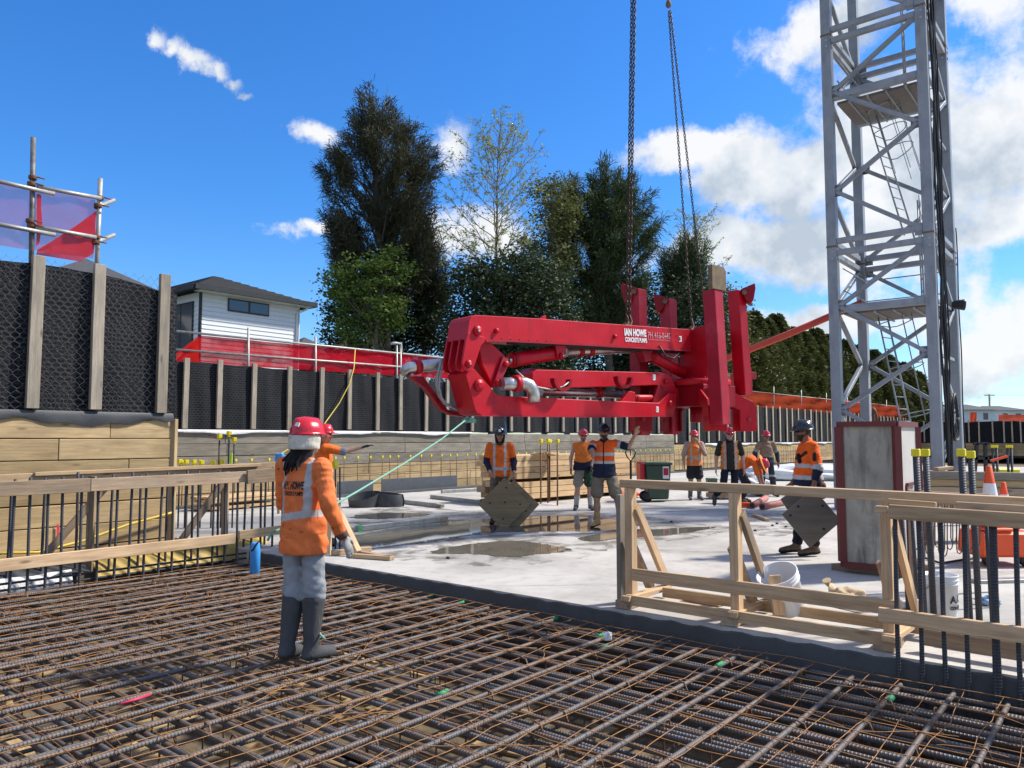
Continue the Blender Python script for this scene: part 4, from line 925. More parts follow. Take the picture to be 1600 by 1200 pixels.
# lower edge flange of main boom
for o in (-.003,):
    MB().prism([PP(x, y, o) for x, y in ((759, 531), (789, 531), (928, 538), (1081, 547), (1081, 549.5), (928, 541), (789, 534), (759, 534))], PN*.018).build('flange', M['red_faded'], s1, fixn=True)
s2 = pprism('second_boom', [(727, 584), (733, 577), (741, 576), (770, 609), (776, 616), (784, 618.5), (928, 625.5), (1030, 629.5), (1046, 614), (1058, 616), (1055, 640), (1051, 649.5), (928, 651), (752, 649), (745, 645), (742, 639)], .03, BW-.06, M['red'])
pin(748, 602, .09, .03, parent=s2, cap=False); pin(1046, 630, .05, .03, parent=s2, cap=False)
MB().prism([PP(x, y, .026) for x, y in ((752, 648), (928, 650), (1051, 648.5), (1051, 651), (928, 652.5), (750, 650.5))], PN*.016).build('flange', M['red_faded'], s2, fixn=True)
# hinge link between first and second sections
lk = pprism('hinge_link', [(748, 540), (757, 534), (768, 536), (790, 557), (786, 576), (777, 604), (771, 604.5), (754, 570)], .12, .26, M['red'])
pprism('link_plate', [(786, 557), (792, 560), (794, 572), (780, 603), (775, 605), (771, 602)], .07, .04, M['red_faded'], lk, .004)
MB().prism([PP(x, y, .07)-PN*.33 for x, y in [(786, 557), (792, 560), (794, 572), (780, 603), (775, 605), (771, 602)]], -PN*.04).build('link_plate', M['red_faded'], lk, fixn=True)
pin(790, 569, .05, .07, parent=lk, cap=False); pin(777, 598, .045, .07, parent=lk, cap=False)
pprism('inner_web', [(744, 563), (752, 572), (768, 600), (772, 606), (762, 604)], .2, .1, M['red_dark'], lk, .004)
# third and fourth sections folded behind
s3 = pprism('third_boom', [(832, 583), (838, 577.5), (1030, 582), (1044, 584.5), (1050, 590), (1059, 612), (1056, 622), (1044, 620), (1034, 604), (1024, 601.5), (900, 605.5), (832, 606)], .10, .32, M['red'])
pin(1040, 596, .05, .10, parent=s3, cap=False)
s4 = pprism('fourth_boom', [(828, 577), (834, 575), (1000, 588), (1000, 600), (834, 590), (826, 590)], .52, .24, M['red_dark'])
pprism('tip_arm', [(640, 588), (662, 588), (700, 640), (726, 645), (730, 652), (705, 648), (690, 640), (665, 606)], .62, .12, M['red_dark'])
# hydraulic cylinders
def cyl(name, a, b, r, o, mat, parent=pump, rod=None, n=16):
    p, q = PP(a[0], a[1], o), PP(b[0], b[1], o); d = (q-p).normalized()
    c = MB().tube([p, p+d*.02, q-d*.02, q], [r*.92, r, r, r*.92], n).build(name, M[mat], parent)
    if rod: MB().tube([q-d*.05, PP(rod[0], rod[1], o)], r*.48, 12).build('rod', M['chrome'], c)
    MB().lathe(p+d*.06, [(r*1.12, -.03), (r*1.12, .03)], n, d).build('gland', M['red_dark'], c)
    return c
cyl('hydraulic_cylinder', (797, 563), (874, 551), .112, .24, 'red', rod=(794, 564))
pprism('cylinder_bracket', [(868, 538), (884, 539), (885, 552), (878, 562), (871, 558)], .10, .05, M['red'], pump, .004)
pprism('cylinder_bracket', [(868, 538), (884, 539), (885, 552), (878, 562), (871, 558)], .36, .05, M['red'], pump, .004)
pin(877, 556, .05, .10, parent=pump)
cyl('hydraulic_cylinder', (1014, 555), (1068, 583), .105, .22, 'red', rod=(1075, 587))
pprism('cylinder_bracket', [(1003, 546), (1020, 547), (1022, 562), (1010, 566)], .15, .2, M['red_faded'])
cyl('hydraulic_cylinder', (990, 622), (1026, 622), .062, .16, 'red')
pprism('fold_bracket', [(970, 628), (984, 611), (993, 613), (993, 629)], .10, .08, M['red'])
pprism('fold_bracket', [(1020, 628), (1029, 601), (1047, 617), (1037, 631)], .08, .08, M['red_dark'])
# delivery pipes
def pipe(name, pts, r, o, mat='silver', n=14, parent=pump, clamps=()):
    P_ = [PP(x, y, oo if oo is not None else o) for x, y, oo in pts]; ob = MB().tube(P_, r, n).build(name, M[mat], parent)
    for (x, y, oo, dx, dy) in clamps:
        c = PP(x, y, oo); d = (PP(x+dx, y+dy, oo)-c).normalized(); cl = MB().lathe(c, [(r*1.05, -.05), (r*1.32, -.045), (r*1.32, .045), (r*1.05, .05)], n, d).build('pipe_clamp', M['red'], ob)
    return ob
pipe('delivery_pipe', [(634, 583, .8), (635, 578, .76), (640, 575, .72), (650, 573, .70), (690, 569, .66), (704, 566, .62)], .088, .7, clamps=((651, 573, .70, 10, -1.2),))
pipe('delivery_pipe', [(784, 600, .0), (800, 599.5, -.02), (812, 598.5, -.05), (820, 599, -.09), (827, 602, -.12), (831.5, 608, -.13), (834, 616, -.13), (834.5, 628, -.13)], .095, 0, clamps=((806, 599, -.03, 8, -.6),))
pipe('delivery_pipe', [(884, 551, .42), (930, 548, .42), (985, 545, .42), (1010, 545, .42)], .075, .42, clamps=((905, 549.5, .42, 8, -.5), (921, 548.5, .42, 8, -.5)))
pipe('delivery_pipe', [(845, 612, .46), (900, 614, .46), (985, 617, .46)], .07, .46, clamps=((934, 614, .46, 8, .3),))
def cradle(x, y, r, o):
    c = PP(x, y, o); mb = MB(); n = 14; vs = []; fs = []
    for i in range(n+1):
        t = math.pi+math.pi*i/n
        for (rr, w_) in ((r, -.05), (r*1.32, -.05), (r*1.32, .05), (r, .05)): vs.append(c+PD*rr*math.cos(t)+ZV*rr*math.sin(t)+PN*w_)
    for i in range(n):
        for k in range(4): fs.append((i*4+k, (i+1)*4+k, (i+1)*4+(k+1) % 4, i*4+(k+1) % 4))
    fs += [(3, 2, 1, 0), tuple(n*4+k for k in range(4))]
    mb.add(vs, fs, False); mb.build('pipe_cradle', M['red_dark'], pump, fixn=True)
cradle(877, 592, .15, -.06); cradle(974, 589, .15, -.06)
# hoses
pipe('hose', [(690, 560, .5), (684, 585, .55), (682, 600, .55), (686, 618, .55), (694, 630, .5), (712, 637, .45)], .022, .5, 'alu', 8)
pipe('hose', [(693, 562, .5), (687, 590, .52), (686, 606, .52), (690, 622, .5), (700, 634, .45), (714, 640, .42)], .018, .5, 'alu', 8)
pipe('hose', [(806, 578, .0), (820, 592, -.04), (840, 605, -.06), (862, 609, -.06), (880, 604, -.08), (890, 596, -.09)], .014, 0, 'alu', 6)
pipe('hose', [(1030, 540, -.02), (1040, 556, -.03), (1052, 560, -.02), (1062, 552, 0)], .015, 0, 'black', 6)
for k_, (dy, o_) in enumerate(((0, .10), (1.6, .16), (3.0, .22))): pipe('hose', [(792, 534+dy, o_), (850, 537+dy+1.2, o_), (910, 541+dy, o_), (960, 543.5+dy+1, o_), (1020, 547+dy, o_), (1070, 550+dy, o_)], .012, 0, 'black', 5)
for x in range(1012, 1080, 9): pin(x, 521+(x-1012)*.07, .012, 0, .012, s1, 'red_faded', False)
for x in range(770, 860, 14): pin(x, 528.5+(x-770)*.05, .010, 0, .010, s1, 'red_faded', False)
pipe('blue_cord', [(786, 652, .3), (790, 665, .3), (792, 680, .35)], .008, .3, 'blue_pl', 5)
# ---- column, slewing head, base frame and folded outrigger legs
CC = Vector((3.52, 14.55, 0))
def pz(y, Y=14.5): return CAMZ+(685-y)*Y/1200
def cb(x, y, z, sx, sy, sz, name, mat, parent, bev=.008):
    mb = MB().box(CC+PD*x+PN*y+ZV*z, PD*sx/2, PN*sy/2, ZV*sz/2); return mb.build(name, M[mat], parent, bevel=bev, fixn=True)
col = cb(-.02, .12, (pz(513)+pz(593))/2, .50, .62, pz(513)-pz(593), 'column', 'red', pump)
cb(.42, -.12, pz(530), .55, .55, pz(512)-pz(549), 'head_box', 'red', col)
MB().lathe(CC+PN*.43+PD*-.06+ZV*pz(526), [(.20, 0), (.20, .06), (.15, .06), (.15, .005)], 20, PN).build('pivot_ring', M['red_faded'], col)
MB().lathe(CC+PN*.44+PD*-.06+ZV*pz(526), [(.14, 0), (.14, .012)], 20, PN).build('pivot_hole', M['fascia'], col)
for x in (.34, .62): cb(x, .1, pz(566), .07, .07, pz(549)-pz(584), 'post', 'red_dark', col)
MB().beam(CC+PD*.36+PN*.1+ZV*pz(560), CC+PD*.78+PN*.1+ZV*pz(573), .04, .04).build('brace', M['red_faded'], col)
cb(.95, .15, pz(590), 1.15, .14, .24, 'counter_beam', 'red_faded', col); cb(1.45, .22, pz(581), .3, .1, .14, 'beam_lug', 'red_dark', col)
MB().box(CC+PD*.62+PN*.235+ZV*pz(590), PD*.10, PN*.006, ZV*.05).build('warning_plate', M['yellow'], col)
MB().box(CC+PD*.62+PN*.235+ZV*pz(584), PD*.10, PN*.006, ZV*.035).build('warning_plate', M['white_paint'], col)
MB().lathe(CC+ZV*pz(604), [(.60, 0), (.62, .02), (.62, .11), (.5, .13)], 28, ZV).build('slew_ring', M['red'], pump)
for i in range(16):
    t = i*math.pi/8; MB().lathe(CC+Vector((.56*math.cos(t), .56*math.sin(t), pz(593.5))), [(.022, 0), (.022, .02)], 6, ZV).build('bolt', M['red_faded'], bpy.data.objects['slew_ring'])
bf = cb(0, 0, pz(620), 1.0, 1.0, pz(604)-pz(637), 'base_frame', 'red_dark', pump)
MB().lathe(CC+ZV*pz(660), [(.14, 0), (.15, .02), (.15, .35)], 16, ZV).build('king_pin', M['red_dark'], bf)
legs = [('A', (1001, 14.25), 451, 680, 'red_faded', -1), ('B', (1049, 15.6), 467, 679, 'red_faded', -1), ('C', (1117, 13.55), 458, 664, 'red_faded', 0), ('D', (1163, 14.7), 453, 618, 'red', 1)]
for nm, (x, Y), yt, yb, mt, side in legs:
    F = at(x, 660, Y); F = Vector((F.x, F.y, 0)); z0, z1 = pz(yb, Y), pz(yt, Y); d = (F-CC); d.z = 0; d.normalize(); s = Vector((-d.y, d.x, 0))
    # arm: girder from the base out to the hinge, bent down at its end (two side plates and a web)
    zt, zl = pz(606), pz(674, Y); L = (Vector((F.x, F.y, 0))-CC).length; R0 = .35
    prof = [(R0, zt), (L-.42, zt-.02), (L+.10, zt-.26), (L+.17, zt-.38), (L+.17, zl), (L-.16, zl), (L-.16, zt-.42), (L-.32, zt-.34), (R0, zt-.34)]
    ar = None
    for w_ in (-.17, .13):
        o_ = MB().prism([CC+d*q+s*w_+ZV*z for q, z in prof], s*.04).build('outrigger_arm' if ar is None else 'arm_plate', M['red'] if nm in 'DC' else M['red_dark'], pump if ar is None else ar, bevel=.004, fixn=True)
        ar = ar or o_
    MB().box(CC+d*((R0+L-.32)/2)+ZV*(zt-.18), d*((L-.32-R0)/2), s*.13, ZV*.13).build('arm_web', M['red_dark'], ar)
    MB().box(CC+d*(L+.14)+ZV*((zl+zt-.4)/2), d*.02, s*.13, ZV*((zt-.4-zl)/2-.01)).build('arm_web', M['red'], ar)
    MB().lathe(CC+d*(L+.02)-s*.20+ZV*(zl+.22), [(.04, 0), (.04, .40)], 12, s).build('pin', M['red_faded'], ar)
    # leg
    if nm == 'C': F = F+d*.32
    HX = Vector((.97, -.22, 0))
    lg = MB().box(Vector((F.x, F.y, (z0+z1)/2)), PD*.125, PN*.125, ZV*(z1-z0)/2)
    lean = Vector((-.10 if nm in 'CD' else -.03, 0, 0))
    lg.v = [tuple(Vector(v)+lean*((v[2]-z0)/(z1-z0))) for v in lg.v]
    lo = lg.build('outrigger_leg', M[mt], pump, bevel=.012, fixn=True); tp = Vector((F.x, F.y, z1))+lean
    if nm == 'C':
        h = pz(421, Y)-z1; wd = .20
        MB().prism([tp+PD*q*wd+PN*.14+ZV*z for q, z in ((-1, 0), (1, .0), (1.05, .06), (1.05, h-.07), (.75, h), (-.95, h), (-1, h-.02))], -PN*.09).build('foot_pad', M['rusty_plate'], lo, bevel=.006, fixn=True)
    else:
        sd_ = -1 if side < 0 else 1
        MB().prism([tp+HX*sd_*q-Vector((0, .13, 0))+ZV*z for q, z in ((.05, .02), (.16, .06), (.31, .12), (.32, .02), (.28, -.20), (.22, -.28), (.13, -.2), (.08, -.08))], Vector((.05, .24, 0))).build('foot_pad', M['red_dark'], lo, bevel=.008, fixn=True)
        MB().lathe(tp+HX*sd_*.10-Vector((0, .14, 0))-ZV*.06, [(.045, 0), (.045, .05)], 10, (0, -1, 0)).build('pin', M['rusty_plate'], lo)
# stickers
def stick(x0, y0, x1, y1, o, mat, parent):
    MB().prism([PP(x0, y0, o), PP(x1, y0+(x1-x0)*.05, o), PP(x1, y1+(x1-x0)*.05, o), PP(x0, y1, o)], PN*.003).build('number_plate', M[mat], parent, fixn=True)
stick(1061, 525, 1065, 534, -.004, 'white_paint', s1); stick(1025, 635, 1029, 644, .026, 'white_paint', s2); stick(1020, 585, 1024, 594, .096, 'white_paint', s3)
# lettering
def text_obj(name, body, mat, parent, Mx, size, width=None, off=0.0, ext=.001, conform=None, shear=0.0):
    cu = bpy.data.curves.new(name, 'FONT'); cu.body = body; cu.size = size; cu.offset = off; cu.extrude = ext; cu.align_x = 'LEFT'; cu.shear = shear; cu.resolution_u = 3
    o = bpy.data.objects.new(name+'_tmp', cu); COL.objects.link(o); dg = bpy.context.evaluated_depsgraph_get(); me = bpy.data.meshes.new_from_object(o.evaluated_get(dg)); bpy.data.objects.remove(o)
    xs = [v.co.x for v in me.vertices]; ys = [v.co.y for v in me.vertices]; x0, x1 = min(xs), max(xs); y0 = min(ys)
    k = 1 if width is None else width/(x1-x0)
    for v in me.vertices: v.co.x = (v.co.x-x0)*k; v.co.y -= y0
    me.materials.clear(); me.materials.append(mat)
    if conform: conform(me)
    me.name = name; return link(bpy.data.objects.new(name, me), parent, Mx)
def ptext(body, x0, y0, x1, hpx, mat, o=-.006, off=.0):
    p, q = PP(x0, y0, o), PP(x1, y0+(x1-x0)*.062, o); d = (q-p).normalized(); up = PN.cross(d) if False else (ZV-d*ZV.dot(d)).normalized(); n = d.cross(up)
    Mx = Matrix((d, up, n)).transposed().to_4x4(); Mx.translation = p; h = hpx*p.y/1200
    text_obj('lettering', body, M[mat], s1, Mx, h/.70, (q-p).length, off)
ptext('IAN HOWE', 976, 524.5, 1010, 10.5, 'text_white', off=.008)
ptext('CONCRETE PUMPS', 977, 534, 1011, 7, 'text_white', off=.004)
ptext('PH 416-0445', 1012.5, 528, 1047.5, 9.5, 'text_pink', off=.003)
ptext('Specialised Concrete Placing Contractors', 1013, 532.5, 1047.5, 3.2, 'text_pink', off=0)
for (t_, x, y, par, o) in (('1', 1061.6, 532, s1, -.009), ('2', 1025.6, 642, s2, .022), ('3', 1020.6, 592, s3, .092)):
    p = PP(x, y, o); Mx = Matrix((PD, ZV, PN)).transposed().to_4x4(); Mx.translation = p; text_obj('number', t_, M['text_black'], par, Mx, .09, .03)
# ================================================================ lifting chains
def chain(name, label, p, q, wire=.0075, link_l=.060, link_w=.030, grp=None):
    p, q = Vector(p), Vector(q); d = (q-p); L = d.length; d.normalize(); x = d.orthogonal().normalized(); y = d.cross(x)
    t = thing(name, label, 'chain', p, grp); pitch = link_l-2*wire; n = int(L/pitch); mb = MB()
    for i in range(n):
        c = p+d*(i+.5)*pitch; s = x if i % 2 else y; h = link_l/2-wire-link_w/2+wire; r = link_w/2-wire*.3
        pts = [c+d*(h+r*math.sin(a))*1+s*r*math.cos(a) for a in (0, math.pi/3, 2*math.pi/3, math.pi)]+[c-d*(h+r*math.sin(a))+s*(-r*math.cos(a)) for a in (0, math.pi/3, 2*math.pi/3, math.pi)]
        mb.tube(pts, wire, 4, closed=True)
    tag(mb.build('links', M['chain'], t), kind='stuff')
    hk = MB(); c = p; hk.tube([c+ZV*.10, c+ZV*.05+x*.02, c-ZV*.02+x*.055, c-ZV*.09+x*.03, c-ZV*.10-x*.02, c-ZV*.05-x*.05], [.02, .022, .024, .022, .018, .01], 6); hk.build('hook', M['rusty_plate'], t)
    return t
cA = PP(980, 500, .25)
chain('lifting_chain', 'left strand of the heavy double chain lifting the middle of the main boom', cA-PD*.02, Vector((at(988, -40, 12.6))), .011, .088, .046)
chain('lifting_chain', 'right strand of the heavy double chain lifting the middle of the main boom', cA+PD*.06, Vector((at(992.5, -40, 12.6))), .011, .088, .046)
hkp = at(1044.5, 6, 14.1)
chain('lifting_chain', 'left thin chain of the pair rising from the boom head to the small hook', CC-PD*.55+PN*.3+ZV*pz(512), hkp-Vector((.0, 0, .1)), .0085, .074, .038)
chain('lifting_chain', 'right thin chain of the pair rising from the boom head to the small hook', CC-PD*.02+PN*.25+ZV*pz(513), hkp+Vector((.03, 0, -.1)), .0085, .074, .038)
hk = thing('chain_hook', 'rusty hook at the top of the thin chain pair', 'hook', hkp)
MB().lathe(hkp-ZV*.08, [(.02, 0), (.05, .03), (.055, .08), (.04, .13), (.02, .16)], 10).build('swivel', M['rusty_plate'], hk)
MB().tube([hkp+ZV*.05, hkp+ZV*3], .02, 6).build('cable', M['chain'], hk)
# ================================================================ tower crane mast
ML = Vector((7.21, 17.0, 0)); MS = 1.94; V1 = E1*MS; V2 = E2*2.25
mast = thing('crane_mast', 'grey lattice tower crane mast with ladders and cables at the right', 'crane mast', ML+(V1+V2)/2)
cor = {'L': ML, 'F': ML+V1, 'R': ML+V1+V2, 'B': ML+V2}
ZJ = [-4.0+.93, .93, 5.83, 10.73, 15.6]
for k, c in cor.items():
    for i in range(1, 4):
        z0, z1 = ZJ[i] if i > 1 else .02, ZJ[i+1]
        lg = MB().box(c+ZV*(z0+z1)/2, E1*.105, E2*.105, ZV*((z1-z0)/2-.004)).build('leg', M['crane'], mast, bevel=.012, fixn=True)
        for e, u in ((E1, E2), (-E2, E1)):
            for dz in (.13, .28):
                MB().lathe(c+e*.104+ZV*(z1-dz if i < 3 else z1-.1-dz)+u*.02, [(.028, 0), (.028, .02)], 8, e).build('bolt', M['crane_lt'], lg)
    MB().box(c+ZV*5.83, E1*.112, E2*.112, ZV*.02).build('splice_plate', M['rusty_plate'], mast)
    MB().box(c+ZV*10.73, E1*.112, E2*.112, ZV*.02).build('splice_plate', M['rusty_plate'], mast)
    MB().box(c+ZV*.012, E1*.25, E2*.25, ZV*.012).build('base_plate', M['crane'], mast)
def strut(p, q, w_=.085, name='brace', mat='crane', nrm=None):
    p, q = Vector(p), Vector(q); o = MB().beam(p, q, w_, w_).build(name, M[mat], mast, bevel=.006, fixn=True); return o
faces = [('L', 'F', 0, -E2), ('B', 'R', 1, E2), ('F', 'R', 1, E1), ('L', 'B', 0, -E1)]
for a_, b__, par, nn in faces:
    A_, B_ = cor[a_], cor[b__]; e = (B_-A_).normalized(); A2, B2 = A_+e*.11, B_-e*.11
    for i in (1, 2, 3):
        z0, z1 = ZJ[i], ZJ[i+1]
        for zz in (z0+.12, z1-.14):
            if zz > 1.2 or i > 1: strut(A2+ZV*zz+nn*.02, B2+ZV*zz+nn*.02, .12, 'horizontal')
        n = 4; h = (z1-z0-.3)/n
        for j in range(n):
            zt, zl = z1-.2-j*h, z1-.2-(j+1)*h
            P_, Q_ = (B2, A2) if (j+par) % 2 == 0 else (A2, B2)
            strut(P_+ZV*zt+nn*.03, Q_+ZV*zl+nn*.03, .088)
            for Q__, zz in ((P_, zt), (Q_, zl)): MB().box(Q__+ZV*zz+nn*.062+e*(.05 if Q__ is A2 else -.05), e*.10, nn*.006, ZV*.13).build('gusset', M['crane'], mast, bevel=.004, fixn=True)
            if a_ == 'F' and j in (1, 2, 3): strut(A2+ZV*zt, B2+ZV*zt, .07, 'horizontal')
for zp in (9.22, 4.36):       # decks
    c = ML+(V1+V2)/2; dk = MB().box(c+ZV*zp-E2*.1, E1*(MS/2-.11), E2*(MS/2-.22), ZV*.03).build('deck', M['plate_wood'], mast)
    strut(ML+E1*.11+E2*.02+ZV*(zp+.06), ML+V1-E1*.11+E2*.02+ZV*(zp+.06), .15, 'deck_beam', 'crane')
    strut(ML+V2+E1*.11-E2*.25+ZV*(zp+.06), ML+V2+V1-E1*.11-E2*.25+ZV*(zp+.06), .12, 'deck_beam', 'crane')
    for t in range(1, 5): strut(ML+E1*(MS*t/5)+E2*.15+ZV*(zp-.045), ML+E1*(MS*t/5)+V2-E2*.3+ZV*(zp-.045), .04, 'deck_joist')
    for hz in (.5, 1.0):
        for (p, q) in ((ML+E2*.2+E1*.15, ML+V2-E2*.2+E1*.15), (ML+V2-E2*.25+E1*.15, ML+V2+V1-E2*.25-E1*.15)):
            MB().tube([p+ZV*(zp+hz), q+ZV*(zp+hz)], .014, 6).build('guard_rail', M['crane'], mast)
def ladder(p, q, side, cage=True):
    p, q = Vector(p), Vector(q); d = (q-p); L = d.length; d.normalize(); side = Vector(side).normalized(); n = d.cross(side).normalized()
    if n.z < 0: n = -n
    ld = None
    for s in (-.2, .2):
        o = MB().tube([p+side*s, q+side*s], .02, 6).build('ladder' if ld is None else 'stile', M['crane_lt'], mast if ld is None else ld); ld = ld or o
    for i in range(int(L/.28)): MB().tube([p+d*(.15+i*.28)-side*.2, p+d*(.15+i*.28)+side*.2], .012, 5).build('rung', M['crane_lt'], ld)
    if cage:
        for f in (.62, .78, .96) if L < 4 else (.45, .7, .95):
            c = p+d*L*f; MB().tube([c+side*.2*1.0+n*.0]+[c+side*.34*math.cos(t)+n*(.1+.55*math.sin(t)) for t in np.linspace(0, math.pi, 10)]+[c-side*.2], .012, 5).build('cage_hoop', M['crane_lt'], ld)
        for t in np.linspace(.3, math.pi-.3, 5): MB().tube([p+d*L*.42+side*.34*math.cos(t)+n*(.1+.55*math.sin(t)), p+d*L*.97+side*.34*math.cos(t)+n*(.1+.55*math.sin(t))], .009, 4).build('cage_bar', M['crane_lt'], ld)
ladder(ML+E1*1.45+E2*.55+ZV*5.95, ML+E1*.62+E2*1.15+ZV*9.15, E2*1+E1*.3)
ladder(ML+E1*1.55+E2*.5+ZV*.15, ML+E1*.72+E2*1.15+ZV*4.3, E2*1+E1*.3)
ladder(ML+E1*1.55+E2*1.2+ZV*4.4, ML+E1*1.5+E2*1.35+ZV*7.0, E2*1-E1*.3, False)
ladder(ML+E1*1.35+E2*1.2+ZV*9.25, ML+E1*1.3+E2*1.35+ZV*12.0, E2*1-E1*.3, False)
# black power cables hanging on the front leg
cbm = thing('crane_cables', 'bundle of black cables hanging down the front leg of the crane mast', 'cable', ML+V1+ZV*.3)
for i in range(9):
    rr = random.Random(i); o = (E1*(.15+.02*(i % 3)))+E2*(.10+.045*i)
    pts = [ML+V1+o+ZV*(14-13.3*t/24)+(E1*.02+E2*.03)*math.sin(t*.9+i*1.3)*rr.uniform(.5, 1.5) for t in range(25)]
    MB().tube(pts, .017 if i % 3 else .024, 6).build('cable', M['black'], cbm)
for i in range(5):
    c = ML+V1+E1*.22+E2*(.6+.03*i)+ZV*2.0; MB().tube([c+(E2*(.26+.015*i)*math.cos(t))+ZV*(.5*math.sin(t))+E1*.03*math.sin(2*t+i) for t in np.linspace(0, 6.28, 25)], .015, 5).build('coil', M['black'], cbm)
MB().tube([ML+V1+V2+E1*.14+ZV*(6.4-.26*t)+E2*(.05*math.sin(t*.7)) for t in range(22)], .014, 5).build('cable', M['black'], cbm)
fl = at(1498, 476, 16.8); fl_o = thing('flood_lamp', 'small black flood lamp on the right leg of the crane mast', 'lamp', fl)
MB().lathe(fl, [(.05, -.14), (.09, -.10), (.12, .08), (.125, .12), (.10, .13)], 14, (1, -.4, -.1)).build('housing', M['black'], fl_o)
MB().beam(fl-Vector((.05, 0, 0)), ML+V1+V2+ZV*4.45, .03, .03).build('bracket', M['crane'], fl_o)
# orange red tube running from the mast to behind the boom
p, q = at(1347, 473, 18.2), at(1120, 566, 19.6); MBt = MB().tube([p, p.lerp(q, .5)+ZV*-.03, q], .085, 12)
tag(MBt.build('orange_tube', M['red_tube']), 'long orange red tube sloping from the crane deck down behind the boom', 'tube')
# ================================================================ starter bars, rails and loose site objects
def cap(parent, p, s=.05):
    mb = MB().box(p+ZV*s*.55, E1*s*.5, E2*s*.5, ZV*s*.5); mb.tube([p-ZV*s*.5, p+ZV*.1*s], s*.36, 8)
    return mb.build('cap', M['yellow'], parent, bevel=s*.09, fixn=False)
# --- left starter wall
lw = thing('starter_bar_wall', 'row of upright starter bars at the left edge of the rebar mat', 'rebar', G(-6.1, -3, -.3))
b = -6.2; i = 0
while b < 1.0:
    t = random.uniform(-.03, .03)
    bar('starter_bar', G(-6.06, b, -.62), G(-6.06+t*.6, b+t, 1.09+random.uniform(-.03, .05)), .0165, M['rebar_dark'], lw, 8, .004, 70+i % 4)
    if i % 2 == 0: bar('starter_bar', G(-6.34, b+.06, -.62), G(-6.34, b+.06+t, 1.1+random.uniform(-.05, .05)), .0165, M['rebar_dark'], lw, 8, .004, 75+i % 4)
    b += .185+random.uniform(-.012, .012); i += 1
for z in (-.05, -.12, -.3): bar('tie_bar', G(-6.10, -6.5, z), G(-6.10, 1.0, z), .014, M['rebar_dark'], lw, 6)
lr = thing('left_timber_rail', 'timber guard rail frame nailed along the left starter bars', 'timber rail', G(-6, -3, 0))
plank('top_rail', G(-5.99, -6.3, .985), G(-5.99, -2.15, 1.0), .045, .16, M['wood_old'], lr)
plank('top_rail', G(-5.985, -2.15, 1.0), G(-6.0, .05, 1.02), .045, .15, M['wood_old'], lr)
plank('top_rail', G(-5.93, -.12, 1.015), G(-5.80, 1.15, 1.085), .045, .19, M['wood_old'], lr)
plank('lower_rail', G(-5.99, -6.3, .155), G(-5.99, -.25, .185), .045, .135, M['wood_pale'], lr)
plank('lower_rail', G(-5.97, -.2, .225), G(-5.97, 1.0, .25), .045, .12, M['wood_pale'], lr)
plank('back_rail', G(-6.46, -6.3, 1.03), G(-6.46, -.2, 1.09), .045, .15, M['wood_pale'], lr)
plank('back_rail', G(-6.44, -2.6, 1.13), G(-6.44, .4, 1.16), .09, .045, M['wood_pale'], lr)
plank('back_rail', G(-6.50, -.2, 1.12), G(-6.50, 1.5, 1.15), .045, .12, M['wood_old'], lr)
for b in (-4.1, -1.95, -.15): plank('post', G(-6.42, b, -.1), G(-6.42, b, 1.08), .09, .045, M['wood_old'], lr)
for b0, b1 in ((-1.75, -2.55), (-.15, -.85), (-3.9, -4.7)): plank('brace', G(-6.40, b0, 1.0), G(-6.55, b1, -.02), .045, .09, M['wood_old'], lr)
plank('sole_plate', G(-6.55, -5.4, 0.0), G(-6.55, .2, 0.0), .14, .045, M['wood_pale'], lr)
# sheets behind the left bars
def crumple(name, label, cat, a0, a1, b0, b1, z0, z1, mat, n=16, amp=.03):
    vs = []; fs = []; m_ = 6
    for i in range(n+1):
        for k in range(m_+1):
            b = b0+(b1-b0)*i/n; f = k/m_; vs.append(G(a0+(a1-a0)*f+random.gauss(0, amp*.4), b, z0+(z1-z0)*math.sin(f*1.57)+amp*math.sin(b*5+k)+random.gauss(0, amp*.35)))
    for i in range(n):
        for k in range(m_): fs.append((i*(m_+1)+k, (i+1)*(m_+1)+k, (i+1)*(m_+1)+k+1, i*(m_+1)+k+1))
    tag(MB().add(vs, fs, True).build(name, mat), label, cat)
crumple('yellow_sheet', 'yellow form sheet lying behind the lower left rail', 'sheet', -6.28, -6.62, -1.9, .55, -.14, .13, M['yellow_ply'], amp=.012)
crumple('black_sheet', 'crumpled black plastic sheet behind the lower left rail', 'sheet', -6.25, -6.7, -4.6, -2.0, -.08, .12, M['dark_plastic'], amp=.03)
crumple('white_foam_strip', 'white foam strip at the foot of the left starter bars', 'foam', -6.22, -6.30, -4.4, -2.2, -.20, -.02, M['white_sheet'], amp=.01)
pt = [onpl(x, y, G(-7.40, 0), E1) for x, y in ((-20, 865), (60, 863), (130, 845), (200, 820), (262, 803), (272, 800))]
tag(MB().tube(pt, .018, 8).build('yellow_hose', M['rope_yellow']), 'yellow hose sagging along the tan plank wall', 'hose')
mb = MB().prism([onpl(x, y, G(-7.49, 0), E1) for x, y in ((88, 850), (89, 818), (93, 822), (92, 852))], E1*.004)
tag(mb.build('marker_flag', plain('pink_marker', (.8, .06, .12), .5), fixn=True), 'small pink marker tag on the tan plank wall', 'marker')
# blue bottle hung on the mat
p = gnd(398, 898, ZT); bt = thing('blue_sleeve', 'bright blue plastic sleeve with black strap standing on the mat beside the left bars', 'container', p)
MB().lathe(p, [(.05, 0), (.062, .01), (.062, .30), (.055, .38), (.045, .40)], 14).build('body', M['blue_pl'], bt)
MB().tube([p+Vector((-.03, -.05, .30)), p+Vector((.0, -.068, .33)), p+Vector((.045, -.05, .40)), p+Vector((.05, -.02, .42))], .012, 6).build('strap', M['black'], bt)
